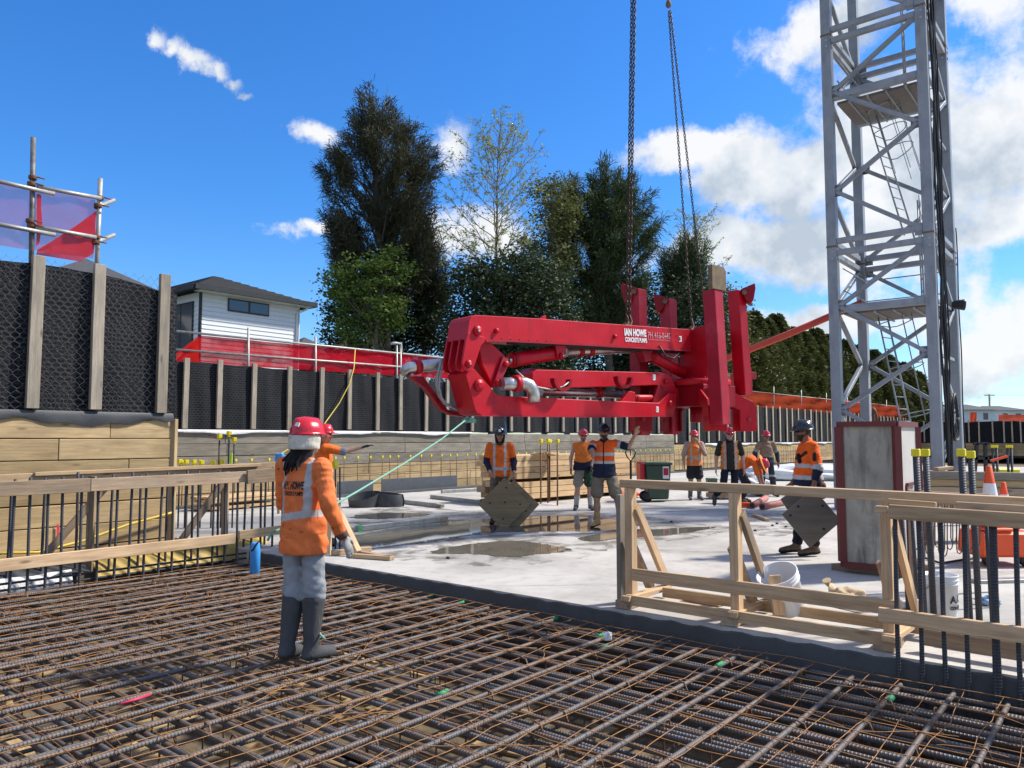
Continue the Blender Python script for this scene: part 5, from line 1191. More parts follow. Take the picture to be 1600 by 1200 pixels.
# --- timber frame rail at the slab edge (right)
rf_ = thing('timber_edge_frame', 'pale timber guard frame with braces standing on the slab edge', 'timber frame', G(.3, .2, 0))
def fa(x, y, b=.22): p = onpl(x, y, G(0, b), E2); return toG(p)[0]
B0 = .20
a1, a2, a3 = fa(986, 860, B0), fa(1150, 860, B0), fa(1387, 860, B0)
ztr = 1.13
plank('top_rail', G(a1-.09, B0, ztr), G(a2+.35, B0, ztr), .10, .075, M['wood_pale'], rf_)
plank('top_rail', G(a2+.35, B0, ztr-.002), G(4.6, B0, ztr-.03), .10, .075, M['wood_pale'], rf_)
for a in (a1, a2, a3): plank('post', G(a, B0, .10), G(a, B0, ztr-.04), .10, .075, M['wood_pale'], rf_, E1)
plank('post', G(a1-.14, B0+.05, .05), G(a1-.14, B0+.05, 1.02), .09, .045, M['wood_grey'], rf_, E1)
for a in (a1, a2, a3):
    plank('bearer', G(a+.02, B0-.16, .10), G(a+.05, B0+.62, .10), .09, .045, M['wood_pale'], rf_)
    plank('packer', G(a-.02, B0-.14, .04), G(a-.02, B0+.18, .04), .14, .075, M['wood_old'], rf_)
    plank('brace', G(a+.06, B0+.60, .12), G(a+.04, B0+.03, .92), .09, .045, M['wood_pale'] if a != a2 else M['wood_old'], rf_, E1)
    plank('brace', G(a-.03, B0+.40, .12), G(a-.05, B0+.05, .62), .045, .09, M['wood_old'], rf_, E1)
plank('lower_rail', G(a1+.05, B0-.055, .31), G(a3+.06, B0-.055, .31), .035, .11, M['wood_pale'], rf_)
plank('sole_plate', G(a1, B0-.09, .085), G(a3+.1, B0-.12, .085), .045, .09, M['wood_pale'], rf_)
plank('sole_plate', G(a1+.1, B0+.42, .085), G(a3+.2, B0+.42, .085), .045, .09, M['wood_pale'], rf_)
# --- right starter bars at the slab edge with double rail
rs = thing('right_starter_bars', 'row of dark starter bars rising beside the slab edge at the right', 'rebar', G(3.3, -.1, -.4))
for i, x in enumerate((1406, 1443, 1478, 1514, 1556, 1561, 1594)):
    p = gnd(x, 1062+i*8, ZT); a, bb = toG(p)
    bar('starter_bar', G(fa(x-4, 1020, -.06), -.06, -.7), G(fa(x-8, 800, -.06), -.06, 1.02), .0165, M['rebar_dark'], rs, 8, .004, 80+i % 3)
rr_ = thing('right_double_rail', 'two level timber rail nailed to the right starter bars', 'timber rail', G(3, -.1, .3))
plank('upper_rail', G(fa(1389, 795, -.10), -.10, 1.03), G(5.0, -.10, .99), .045, .10, M['wood_pale'], rr_)
plank('lower_rail', G(fa(1373, 960, -.10), -.10, .30), G(5.0, -.10, .27), .045, .10, M['wood_pale'], rr_)
plank('back_rail', G(fa(1387, 775, .0), .0, 1.07), G(fa(1462, 775, .0), .0, 1.06), .045, .09, M['wood_pale'], rr_)
plank('back_rail', G(fa(1493, 775, .0), .0, 1.05), G(5.0, .0, 1.03), .045, .13, M['wood_old'], rr_)
plank('cleat', G(fa(1368, 792, -.06), -.06, 1.04), G(fa(1388, 792, -.06), -.06, 1.04), .045, .05, M['wood_pale'], rr_)
plank('foot_rail', G(a3+.2, B0+.05, .11), G(5, B0, .10), .045, .12, M['wood_old'], rr_)
plank('foot_rail', G(a3+.3, B0+.35, .09), G(5, B0+.3, .09), .09, .05, M['wood_pale'], rr_)
# --- capped column starters behind
cs = thing('capped_column_bars', 'cluster of thick column starter bars with big yellow caps at the right', 'rebar', gnd(1480, 985, 0))
for i, (x, yc, Y, yb) in enumerate(((1431, 708, 6.35, 960), (1446, 708, 6.55, 960), (1502, 708, 6.25, 970), (1517, 711, 6.5, 970))):
    t = at(x, yc, Y); fo = at(x+14, 985, Y); fo.z = 0
    bo = bar('column_bar', fo, t, .026, M['rebar_dark'], cs, 10); cap(bo, t-ZV*.03, .062)
for i, (x, Y) in enumerate(((1409, 7.1), (1424, 7.4), (1452, 7.3), (1466, 7.0), (1540, 6.6), (1549, 7.2))):
    fo = at(x+10, 960, Y); fo.z = 0; bar('column_bar', fo, at(x, 790, Y), .018, M['rebar_dark'], cs, 8)
# rusty bent ties hanging behind
tb = thing('hanging_ties', 'bunch of rusty bent tie bars hanging behind the right rail', 'rebar', gnd(1480, 880, 0))
for i in range(16):
    x = 1428+i*6.5+random.uniform(-2, 2); Y = random.uniform(7.6, 8.2); yb = random.uniform(845, 872); q = random.uniform(2, 5)
    MB().tube([at(x, 770, Y), at(x, yb-8, Y), at(x+q*.3, yb-2, Y), at(x+q, yb, Y), at(x+q*1.7, yb-3, Y), at(x+q*2, yb-10, Y), at(x+q*2, 772, Y)], .006, 5).build('tie', M['rebar_rust'], tb)
plank('hanger', at(1420, 769, 7.9), at(1545, 775, 7.9), .04, .04, M['wood_old'], tb)
for x, y in ((1422, 770), (1543, 776)): q_ = at(x, y, 7.9); plank('upright', Vector((q_.x, q_.y, 0)), q_-ZV*.022, .045, .045, M['wood_old'], tb)
# --- concrete counterweight block
CL = Vector((3.83, 9.02, 0)); W1_, W2_, ZB, ZT_ = .62, .98, .07, 1.745
ck = thing('concrete_block', 'stained concrete block with maroon steel edges standing upright on timbers', 'counterweight', CL+E1*.3+E2*.5)
def cw(a, b, z): return CL+E1*a+E2*b+ZV*z
MB().box(cw(W1_/2, W2_/2, (ZB+ZT_)/2), E1*(W1_/2-.012), E2*(W2_/2-.012), ZV*((ZT_-ZB)/2-.012)).build('concrete_core', M['block'], ck)
MB().box(cw(W1_-.006, W2_*.5, (ZB+ZT_)/2), E1*.004, E2*(W2_/2-.05), ZV*((ZT_-ZB)/2-.05)).build('pale_face', M['block_pale'], ck)
MB().box(cw(W1_-.001, W2_*.55, .55), E1*.004, E2*.17, ZV*.47).build('recess', M['block'], ck)
for z in (ZB+.03, ZT_-.03):
    for (p, q) in ((cw(0, 0, z), cw(W1_, 0, z)), (cw(W1_, 0, z), cw(W1_, W2_, z)), (cw(W1_, W2_, z), cw(0, W2_, z)), (cw(0, W2_, z), cw(0, 0, z))):
        MB().beam(p, q, .05, .06).build('edge_angle', M['red_steel'], ck)
for a, b in ((0, 0), (W1_, 0), (W1_, W2_), (0, W2_)): MB().beam(cw(a, b, ZB+.06), cw(a, b, ZT_-.06), .075, .075).build('edge_angle', M['red_steel'], ck)
MB().beam(cw(W1_+.004, W2_*.36, ZB+.06), cw(W1_+.004, W2_*.36, 1.02), .05, .03, E1).build('edge_angle', M['red_steel'], ck)
MB().beam(cw(W1_+.004, W2_*.36, 1.02), cw(W1_+.004, W2_*.74, 1.02), .05, .03).build('edge_angle', M['red_steel'], ck)
MB().tube([cw(.35, .3, ZT_), cw(.33, .32, ZT_+.12), cw(.30, .36, ZT_+.16), cw(.28, .4, ZT_+.1), cw(.28, .42, ZT_)], .018, 6).build('lifting_eye', M['rust_clamp'], ck)
for b in (.15, .8):
    tag(plank('timber_bearer', cw(-.16, b, .034), cw(W1_+.15, b, .034), .10, .066, M['wood_old']), 'timber bearer under the %s of the concrete block' % ('near side' if b < .5 else 'far side'), 'timber')
# --- buckets, bag, scraps
def bucket(name, label, c, axis, h=.37, r=.145, body='white_pl'):
    axis = Vector(axis).normalized(); t = thing(name, label, 'bucket', c)
    n = 24; x = axis.orthogonal().normalized(); y = axis.cross(x)
    prof = [(.001, .0), (r*.86, 0), (r*.88, .01), (r*.97, h*.78), (r*1.04, h*.785), (r*1.04, h*.80), (r*.98, h*.81), (r*.99, h*.88), (r*1.05, h*.885), (r*1.05, h*.90), (r*.995, h*.91), (r, h*.97), (r*1.05, h*.975), (r*1.05, h), (r*.97, h), (r*.84, .02), (.001, .015)]
    MB().lathe(c, prof, n, axis, False).build('body', M[body], t)
    MB().tube([c+axis*h*.84+(x*math.cos(a)+y*math.sin(a))*r*1.07-axis*.13*math.sin(a) for a in np.linspace(0, math.pi, 12)], .003, 4).build('handle', M['wire'], t)
    return t, x, y
p = gnd(1238, 968, 0); ax = Vector((-.18, .16, 1)); ax = (Vector((-.28, -.20, .62))).normalized()
bk, _, _ = bucket('white_bucket', 'white bucket tipped toward the camera with a timber offcut in it', p+Vector((0, .06, .085)), ax, .36, .17)
plank('timber_offcut', p+ax*.05+Vector((-.13, -.10, .02)), p+ax*.33+Vector((-.04, .02, .10)), .10, .05, M['wood_pale']); tag(bpy.data.objects['timber_offcut'], 'short timber offcut sticking out of the tipped bucket', 'timber')
p = gnd(1470, 962, 0); bk2, bx, by = bucket('upright_bucket', 'upright white bucket with black print behind the right starter bars', p, ZV, .36, .145)
def wrap(me, r, zoff, a0, cx):
    for v in me.vertices:
        t = a0+v.co.x/r; zz = v.co.y+zoff; rr2 = r+v.co.z; v.co = Vector((rr2*math.sin(t), -rr2*math.cos(t), zz))
for body, sz, zo, wd in (('A.C', .085, .13, .16), ('CONCRETE', .035, .075, .19)):
    text_obj('print', body, M['text_black'], bk2, Matrix.Translation(p), sz, wd, .002, .0008, conform=lambda me, zo=zo: wrap(me, .1395, zo, .05, 0))
def rock(name, label, cat, c, s, mat, n=3, amp=.25, seed=1):
    bm = bmesh.new(); bmesh.ops.create_icosphere(bm, subdivisions=n, radius=1); rr = random.Random(seed); o = [rr.uniform(0, 9) for _ in range(6)]
    for v in bm.verts:
        q = v.co; f = 1+amp*(math.sin(q.x*4+o[0])*math.sin(q.y*5+o[1])+.5*math.sin(q.z*9+o[2]+q.x*7)+.35*math.sin(q.y*15+o[3])*math.sin(q.x*13+o[4]))
        v.co = Vector((q.x*s[0]*f, q.y*s[1]*f, max(-s[2]*.6, q.z*s[2]*f)))
    me = bpy.data.meshes.new(name); bm.to_mesh(me); bm.free(); me.materials.append(mat); me.polygons.foreach_set('use_smooth', [n > 2]*len(me.polygons))
    return tag(link(bpy.data.objects.new(name, me), None, Matrix.Translation(Vector(c)+ZV*s[2]*.6)), label, cat)
p = gnd(1324, 942, 0); bg_ = rock('paper_bag', 'crumpled tan paper bag lying on the slab', 'bag', p, (.165, .11, .085), M['bag'], 4, .22, 4)
p2 = gnd(1296, 925, 0); MB().tube([p+Vector((-.12, 0, .07)), p2+Vector((.02, 0, .06)), p2+Vector((-.015, 0, .085)), p2+Vector((-.03, -.01, .12))], [.055, .03, .028, .045], 10).build('twisted_neck', M['bag'], bg_)
tag(sheet('plywood_scrap', [gnd(1288, 945, .006), gnd(1325, 935, .006), gnd(1372, 942, .006), gnd(1345, 958, .006)], M['wood_post'], None, None), 'thin grey board scrap under the tan bag', 'board')
for i, (x0, y0, x1, y1, w_, lb) in enumerate(((1075, 932, 1130, 942, .16, 'wide timber offcut lying inside the left bay of the edge frame'), (1177, 804, 1199, 812, .08, 'short timber offcut lying on the slab beyond the frame'), (1380, 945, 1415, 940, .1, 'timber offcut beside the braced frame post'), (552, 868, 612, 872, .09, 'timber offcut by the left end of the slab edge'))):
    tag(plank('timber_offcut', gnd(x0, y0, .03), gnd(x1, y1, .03), w_, .05, M['wood_pale']), lb, 'timber')
for i, (x, y) in enumerate(((1150, 905), (1207, 822), (1214, 819), (1228, 824), (1180, 830), (1049, 816), (1303, 810), (1185, 889), (700, 873))):
    rock('debris_crumb', 'small dark crumb of debris on the open slab', 'debris', gnd(x, y, 0), (.03, .025, .02), M['black'], 1, .2, i)['group'] = 'dark crumbs on the slab'
rock('plastic_clump', 'crumpled clear plastic and cans on the slab behind the frame post', 'rubbish', gnd(1425, 950, 0), (.12, .08, .05), M['white_sheet'], 3, .35, 9)
rock('blue_wrapper', 'pale blue plastic wrapper behind the upright bucket', 'rubbish', gnd(1545, 945, 0), (.10, .07, .05), plain('blue_wrap', (.35, .5, .72), .4), 3, .35, 12)
tag(plank('timber_packer', gnd(1415, 968, .03), gnd(1520, 972, .03), .12, .05, M['wood_pale']), 'pale timber packer under the upright bucket', 'timber')
tag(plank('steel_channel', gnd(1500, 985, .04), gnd(1640, 1000, .04), .10, .08, M['dark_plastic']), 'dark channel on the slab at the right edge', 'channel')
tag(plank('steel_channel', gnd(1520, 908, .02), gnd(1640, 905, .02), .14, .04, M['alu']), 'grey metal strip on the slab behind the right bars', 'channel')
tag(MB().tube([gnd(x, y, .02) for x, y in ((1440, 870), (1470, 880), (1520, 872), (1570, 866), (1640, 872))], .014, 6).build('black_hose', M['black']), 'thin black hose lying on the slab behind the right bars', 'hose')
# left timber brace near the front worker
lt = thing('timber_prop', 'timber raking prop with sole blocks beside the front worker', 'timber prop', gnd(570, 868, 0))
plank('prop', gnd(560, 862, .06), at(521, 780, gnd(560, 862).y-.1), .09, .045, M['wood_pale'], lt)
plank('sole', gnd(520, 864, .035), gnd(578, 857, .035), .10, .06, M['wood_pale'], lt)
plank('sole', gnd(555, 862, .03), gnd(612, 872, .03), .09, .05, M['wood_old'], lt)
plank('upright', gnd(512, 866, .0), at(512, 730, gnd(512, 866).y), .09, .09, M['wood_pale'], lt)
for x in (508, 516, 524, 531):
    o_ = bar('starter_bar', gnd(x, 858, 0), at(x, 730, gnd(x, 858).y), .012, M['rebar_dark'], lt, 6)
    if x in (508, 524): cap(o_, at(x, 729, gnd(x, 858).y), .07)
# --- back starter bars with caps along the far slab edge
bs = thing('back_starter_bars', 'long row of thin capped starter bars along the far edge of the slab', 'rebar', G(-13.1, 10, 0))
n = 0; b = 2.4
while b < 46:
    t = random.uniform(-.03, .03); o = bar('starter_bar', G(-13.1, b, -.1), G(-13.1, b+t, 1.0+random.uniform(-.05, .05)), .011, M['rebar_rust'], bs, 5); cap(o, G(-13.1, b+t, 1.0), .055)
    b += random.choice((.30, .42, .46, .48)); n += 1
for z in (.28, .52, .76): bar('tie_bar', G(-13.12, 2.2, z), G(-13.12, 46, z), .008, M['rebar_rust'], bs, 4)
for (x0, x1) in ((527, 583), (596, 714)):
    q0, q1 = onpl(x0, 755, G(-13.02, 0), E1), onpl(x1, 752, G(-13.02, 0), E1); q0.z = q1.z = .22
    tag(plank('form_panel', q0, q1, .02, .36, plain('slate_form_panel', (.075, .085, .10), .6)), ('short' if x0 < 590 else 'long')+' slate grey form panel behind the back starter bars', 'panel')
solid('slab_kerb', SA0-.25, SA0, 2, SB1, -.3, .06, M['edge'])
# capped bars behind left rail
lb_ = thing('capped_bar_group', 'cluster of tall capped bars with a lime tag behind the left rail', 'rebar', G(-8.4, 6, 0))
for x, y in ((281, 724), (291, 725), (303, 725), (315, 726), (332, 726), (347, 724), (343, 685), (358, 680), (366, 690)):
    t = at(x, y, 13.5); f = Vector(t); f.z = 0; o = bar('starter_bar', f, t, .014, M['rebar_dark'], lb_, 6); cap(o, t, .07)
MB().box(at(361, 716, 13.45), (.02, 0, 0), (0, .02, 0), (0, 0, .09)).build('tag', plain('lime_tag', (.55, .8, .06), .5), lb_)
cb3 = thing('capped_bar_trio', 'four tall capped bars in front of the timber stack', 'rebar', gnd(858, 790, 0))
for x, y, yb in ((845, 692, 787), (856, 691, 786), (859, 692, 784), (871, 692, 790)):
    f = gnd(x, yb, 0); t = at(x, y, f.y); o = bar('starter_bar', f, t, .02, M['rebar_rust'], cb3, 6); cap(o, t, .08)
crumple_p = gnd(858, 789, 0); rock('pink_marked_sheet', 'white scrap with pink marking at the foot of the tall capped bars', 'scrap', crumple_p, (.18, .1, .02), plain('pink_white', (.75, .45, .55), .6, 0, .1, 9, 0, (.75, .74, .75)), 2, .2, 3)
# capped bars far right
cb4 = thing('far_capped_bars', 'four capped bars behind the orange cones at the far right', 'rebar', gnd(1560, 770, 0))
for x, y in ((1551, 700), (1557, 700), (1574, 700), (1580, 700)):
    t = at(x, y, 15); f = Vector(t); f.z = 0; o = bar('starter_bar', f, t, .022, M['rebar_dark'], cb4, 6); cap(o, t, .055)
# --- timber stack
def stack(name, label, px0, px1, rows, mat, n=4, th=.14, dep=1.2, z=.1):
    p, q = gnd(*px0), gnd(*px1); d = (q-p).normalized(); s = Vector((-d.y, d.x, 0)); t = thing(name, label, 'timber stack', (p+q)/2)
    for r in range(rows):
        if r == rows//2: z += .07
        for k in range(n):
            j = random.uniform(-.12, .12); c0 = p+s*(k+.5)*dep/n+d*j; c1 = q+s*(k+.5)*dep/n+d*j
            plank('board', c0+ZV*(z+th/2), c1+ZV*(z+th/2), dep/n-.012, th-.012, mat, t)
        z += th
    for f in (.1, .5, .9): plank('bearer', p.lerp(q, f)+ZV*.05, p.lerp(q, f)+s*dep+ZV*.05, .09, .09, M['wood_old'], t)
    return t
stack('timber_stack', 'stack of fresh sawn timber boards behind the pointing workers', (803, 789), (990, 772), 7, M['wood_new'])
for i in range(6): plank('loose_board', at(832+i*5, 710-i*.5, 18.6), at(846+i*6, 709+i % 2*2, 19.0), .12, .05, M['wood_new'], bpy.data.objects['timber_stack'])
stack('left_timber_pile', 'low pile of sawn timber behind the left starter bars', (330, 800), (440, 790), 3, M['wood_new'], 4, .07, .7, .03)
# --- bin
p = gnd(1026, 783, 0); bn = thing('wheelie_bin', 'green wheelie bin with its red lid hanging open at the side', 'bin', p)
def frus(c, w0, d0, w1, d1, h, x=Vector((1, 0, 0)), y=Vector((0, 1, 0))):
    mb = MB(); mb.add([c+x*sx*w0+y*sy*d0 for sx, sy in ((-1, -1), (1, -1), (1, 1), (-1, 1))]+[c+x*sx*w1+y*sy*d1+ZV*h for sx, sy in ((-1, -1), (1, -1), (1, 1), (-1, 1))], [(3, 2, 1, 0), (4, 5, 6, 7), (0, 1, 5, 4), (1, 2, 6, 5), (2, 3, 7, 6), (3, 0, 4, 7)]); return mb
frus(p+ZV*.06, .25, .27, .31, .34, .85).build('body', M['bin_green'], bn, bevel=.03, fixn=True)
frus(p+ZV*.90, .335, .37, .335, .37, .06).build('rim', M['bin_green'], bn, bevel=.012, fixn=True)
frus(p+Vector((-.39, .0, .30)), .05, .30, .06, .33, .66).build('lid', M['red_lid'], bn, bevel=.03, fixn=True)
for s in (-.24, .24): MB().lathe(p+Vector((-.27, s, .12)), [(.04, -.03), (.12, -.03), (.125, 0), (.12, .03), (.04, .03)], 16, (0, 1, 0)).build('wheel', M['black'], bn)
MB().box(p+Vector((.17, -.345, .72)), (.075, 0, 0), (0, .004, .02), (0, 0, .13)).build('sticker', M['white_paint'], bn); MB().box(p+Vector((.17, -.352, .74)), (.06, 0, 0), (0, .003, .015), (0, 0, .07)).build('sticker_print', M['red_lid'], bn)
# pallet jack
p = gnd(986, 778, 0); pj = thing('pallet_jack', 'black pallet jack with loop handle beside the bin', 'pallet jack', p)
MB().beam(p+ZV*.1, p+Vector((.0, 0, .98)), .05, .05).build('shaft', M['black'], pj)
MB().tube([p+Vector((.0, 0, .95)), p+Vector((.10, 0, 1.08)), p+Vector((.13, 0, 1.18)), p+Vector((.10, 0, 1.25)), p+Vector((-.10, 0, 1.25)), p+Vector((-.13, 0, 1.18)), p+Vector((-.10, 0, 1.08))], .018, 8, closed=True).build('loop_handle', M['black'], pj)
MB().beam(p+Vector((0, 0, 1.1)), p+Vector((0, 0, 1.25)), .02, .05).build('lever', M['black'], pj)
frus(p+ZV*.05, .1, .1, .08, .08, .25).build('pump_body', M['orange_pl'], pj, bevel=.02, fixn=True)
for s in (-.2, .2): MB().box(p+Vector((s, .6, .08)), (.08, 0, 0), (0, .6, 0), (0, 0, .025)).build('fork', M['orange_pl'], pj)
# plastic rolls on the slab
for i, (x, y, r, L, lb) in enumerate(((565, 794, .33, .26, 'black rubber sheet coiled in a loose loop beside the front worker'), (603, 793, .34, .30, 'flattened dark plastic ring lying right of the rubber loop'))):
    c = gnd(x, y, 0); vs = []; fs = []; n = 40
    for k in range(n+1):
        a = k*2*math.pi*(1.15 if i == 0 else 1.0)/n; rr2 = r*(1+.10*math.sin(2*a+i*2))*(1-.0022*k); hh = L*(1+.35*math.sin(a+.6-i*2)*(1-i*.7))
        for z, off in ((0, 0), (hh*.5, .03), (hh, .06-.1*i)): vs.append(c+Vector(((rr2+off*.5)*math.cos(a), (rr2+off)*.75*math.sin(a)+.25, z+.002)))
    for k in range(n):
        for q in range(2): fs.append((k*3+q, k*3+3+q, k*3+4+q, k*3+1+q))
    tag(MB().add(vs, fs, True).build('rubber_coil', M['dark_plastic']), lb, 'rubber sheet')
for (x0, y0, x1, y1, lb) in ((556, 826, 688, 811, 'long aluminium screed bar with green end lying in the near puddle'), (632, 784, 685, 790, 'short grey screed bar beside the plastic ring'), (674, 776, 752, 785, 'grey metal beam lying on the slab at mid distance'), (690, 768, 800, 762, 'thin grey bar lying near the far slab edge')):
    t = tag(plank('screed_bar', gnd(x0, y0, .05), gnd(x1, y1, .05), .08, .09, M['alu']), lb, 'metal bar')
    if y0 == 826: plank('end_band', gnd(557, 826, .05), gnd(563, 825.3, .05), .084, .094, green, t, ZV, 0)
    q = gnd(x1, y1, .05); d = (gnd(x1, y1, .05)-gnd(x0, y0, .05)).normalized(); MB().beam(q-d*.02, q+d*.16, .10, .07).build('end_fitting', M['wood_post'], t)
c = gnd(752, 785, .08); tag(MB().lathe(c, [(.085, 0), (.09, .02), (.09, .5), (.085, .52)], 14, (1, .5, 0)).build('pipe_piece', M['dark_plastic']), 'short dark pipe piece at the end of the grey beam', 'pipe')
# red pipes, orange tool box
for (x0, y0, x1, y1, lb) in ((1175, 790, 1197, 778, 'worn red pipe lying pointed away beyond the frame'), (1191, 792, 1236, 782, 'worn red pipe with white scuffs behind the plywood carrier')):
    p, q = gnd(x0, y0, .07), gnd(x1, y1, .07); d = (q-p).normalized(); o = MB().lathe(p, [(.055, .004), (.072, 0), (.072, (q-p).length), (.055, (q-p).length)], 16, d).build('red_pipe', M['red_pipe']); tag(o, lb, 'pipe')
    MB().lathe(p-d*.002, [(.001, 0), (.056, 0.001)], 16, d, False).build('bore', M['fascia'], o)
p = gnd(1163, 793, 0); tl = thing('cutoff_saw', 'small orange and black power saw on the slab beside the red pipes', 'power tool', p)
frus(p, .13, .07, .11, .06, .12).build('body', M['orange_pl'], tl, bevel=.015, fixn=True); MB().lathe(p+Vector((-.14, 0, .09)), [(.02, -.01), (.1, -.004), (.1, .004), (.02, .01)], 18, (0, 1, 0)).build('blade', M['alu'], tl)
MB().tube([p+Vector((-.05, 0, .10)), p+Vector((-.03, 0, .2)), p+Vector((.08, 0, .2)), p+Vector((.11, 0, .1))], .014, 6).build('handle', M['black'], tl)
rock('clear_plastic_heap', 'heap of clear plastic sheeting behind the bending worker', 'plastic sheet', gnd(1178, 774, 0), (.45, .4, .32), M['white_sheet'], 4, .2, 6)
rock('white_sheet_pile', 'long heap of white plastic sheeting at the back of the slab', 'plastic sheet', gnd(1235, 750, 0)+Vector((.5, 0, 0)), (2.6, .9, .36), M['white_sheet'], 4, .14, 5)
pl = stack('pallet', 'low pallet of timber behind the walking worker', (1105, 780), (1150, 781), 2, M['wood_old'], 4, .12, .6, .05)
p = gnd(1112, 762, 0); frus(p, .13, .13, .16, .16, .3).build('black_tub', M['bin_green'], None, bevel=.02, fixn=True); tag(bpy.data.objects['black_tub'], 'dark tub on the slab between the two nearer red helmets', 'tub')
# --- right background: timber guard, cones, seat frame, yellow crate
tg = thing('timber_guard_beams', 'stacked long timber beams guarding the crane base at the right', 'timber stack', at(1500, 780, 12.5))
for i, (y, m_, w_) in enumerate(((741, 'wood_grey', .13), (753, 'wood_lag', .12), (765, 'wood_old', .12), (777, 'wood_grey', .12), (789, 'wood_old', .12), (801, 'wood_grey', .12))):
    p, q = at(1428, y, 11.6+.05*(i % 2)), at(1700, y+6, 11.9+.05*(i % 2)); plank('beam', p, q, .25, w_-.012, M[m_], tg)
for x in (1450, 1560): plank('support', Vector((at(x, 810, 11.85).x, 11.85, 0)), at(x, 802, 11.85), .1, .1, M['wood_old'], tg)
plank('offcut', at(1462, 733, 11.6), at(1486, 731, 11.7), .1, .05, M['wood_pale'], tg)
def cone(label, x, y, Y, H, ytop):
    p = at(x, 800, Y); p.z = y; t = thing('traffic_cone', label, 'traffic cone', p, 'orange traffic cones'); r = H*.17
    MB().box(p+ZV*.02, (r*1.25, 0, 0), (0, r*1.25, 0), (0, 0, .02)).build('base', M['orange_pl'], t, bevel=.01, fixn=True)
    MB().lathe(p, [(r, .04), (r*.25, H), (r*.18, H+.005)], 18).build('body', M['orange_pl'], t)
    MB().lathe(p, [(r-(r*.75)*f+.003, .04+(H-.04)*f) for f in (.48, .72)], 18, ZV, False).build('band', M['white_paint'], t)
cone('larger orange traffic cone with white band behind the right rail', 1548, .425, 9.55, .78, 730)
cone('smaller orange cone tip showing right of the larger cone', 1570, .425, 9.75, .57, 752)
p = gnd(1566, 842, 0); ob = thing('orange_barrier_foot', 'orange plastic barrier panel leaning behind the right bars', 'barrier', p)
frus(p, .17, .03, .13, .02, .3).build('panel', M['orange_pl'], ob, bevel=.02, fixn=True); MB().box(p+ZV*.02, (.18, 0, 0), (0, .1, 0), (0, 0, .02)).build('foot', M['orange_pl'], ob)
p = at(1556, 800, 9.62); p.z = 0; ob = thing('orange_machine', 'low orange machine under the traffic cones behind the right bars', 'machine', p)
frus(p+ZV*.12, .36, .27, .34, .25, .3).build('body', M['orange_pl'], ob, bevel=.03, fixn=True)
for s in (-.22, .22): MB().lathe(p+Vector((s, -.2, .09)), [(.03, -.03), (.09, -.03), (.09, .03), (.03, .03)], 14, (0, 1, 0)).build('wheel', M['black'], ob)
fr = thing('black_trestle', 'black metal trestle frame beside the right crane leg', 'trestle', gnd(1532, 800, 0)); Yt = 14.0
for x0, x1 in ((1520, 1526), (1545, 1539)): MB().beam(at(x0-2, 815, Yt), at(x1, 693, Yt), .05, .05).build('leg', M['black'], fr)
for y in (693, 716): MB().beam(at(1521, y, Yt), at(1545, y, Yt), .05, .05).build('rail', M['black'], fr)
MB().beam(at(1548, 720, Yt), at(1574, 713, Yt), .04, .04).build('arm', M['orange_pl'], fr)
frus(at(1568, 740, 15.5), .22, .2, .22, .2, .11).build('yellow_crate', M['yellow'], None, bevel=.02, fixn=True); tag(bpy.data.objects['yellow_crate'], 'yellow crate on a timber block behind the traffic cones', 'crate')
q_ = at(1568, 740, 15.5); plank('timber_block', Vector((q_.x, q_.y, 0)), q_, .5, .46, M['wood_old']); tag(bpy.data.objects['timber_block'], 'tall timber block under the yellow crate at the far right', 'timber')
# --- ropes
tag(MB().tube([PP(733, 652, .2), at(690, 686, 10.2), at(630, 725, 9.0), at(560, 767, 7.4), at(520, 790, 6.7), at(470, 815, 6.35), at(424, 832, 6.0), at(418, 845, 5.98)], .010, 8).build('tag_line', M['rope_green']), 'mint green tag line from the boom tip to the front worker', 'rope')
knot = PP(733, 651, .2); tag(rock('rope_knot', 'green rope knot tied under the boom tip', 'rope', knot-ZV*.09, (.10, .07, .05), M['rope_green'], 3, .3, 2))
tag(MB().tube([at(489, 965, 6.05), at(494, 981, 6.0), at(501, 992, 5.9), at(508, 999, 5.85)], .009, 6).build('rope_end', M['rope_green']), 'loose pale rope end beside the gumboots of the front worker', 'rope')
tag(MB().tube([rz(555, 545), rz(553, 575, AF+.1), rz(546, 600, AF+.15), rz(530, 630, AF+.15), rz(505, 665, AF+.2), at(470, 690, 20.0), at(440, 708, 19.6), at(436, 722, 19.5)], .016, 6).build('yellow_cable', M['rope_yellow']), 'yellow cable looping down over the long netted fence', 'cable')
p = at(437, 717, 16); tag(frus(p-ZV*.12, .09, .08, .08, .07, .24).build('blue_drum', M['blue_pl'], None, bevel=.02, fixn=True), 'small blue drum behind the head of the front worker', 'drum')
MB().beam(Vector((p.x, p.y, 0)), p-ZV*.12, .05, .05).build('stand', M['wood_old'], bpy.data.objects['blue_drum'])
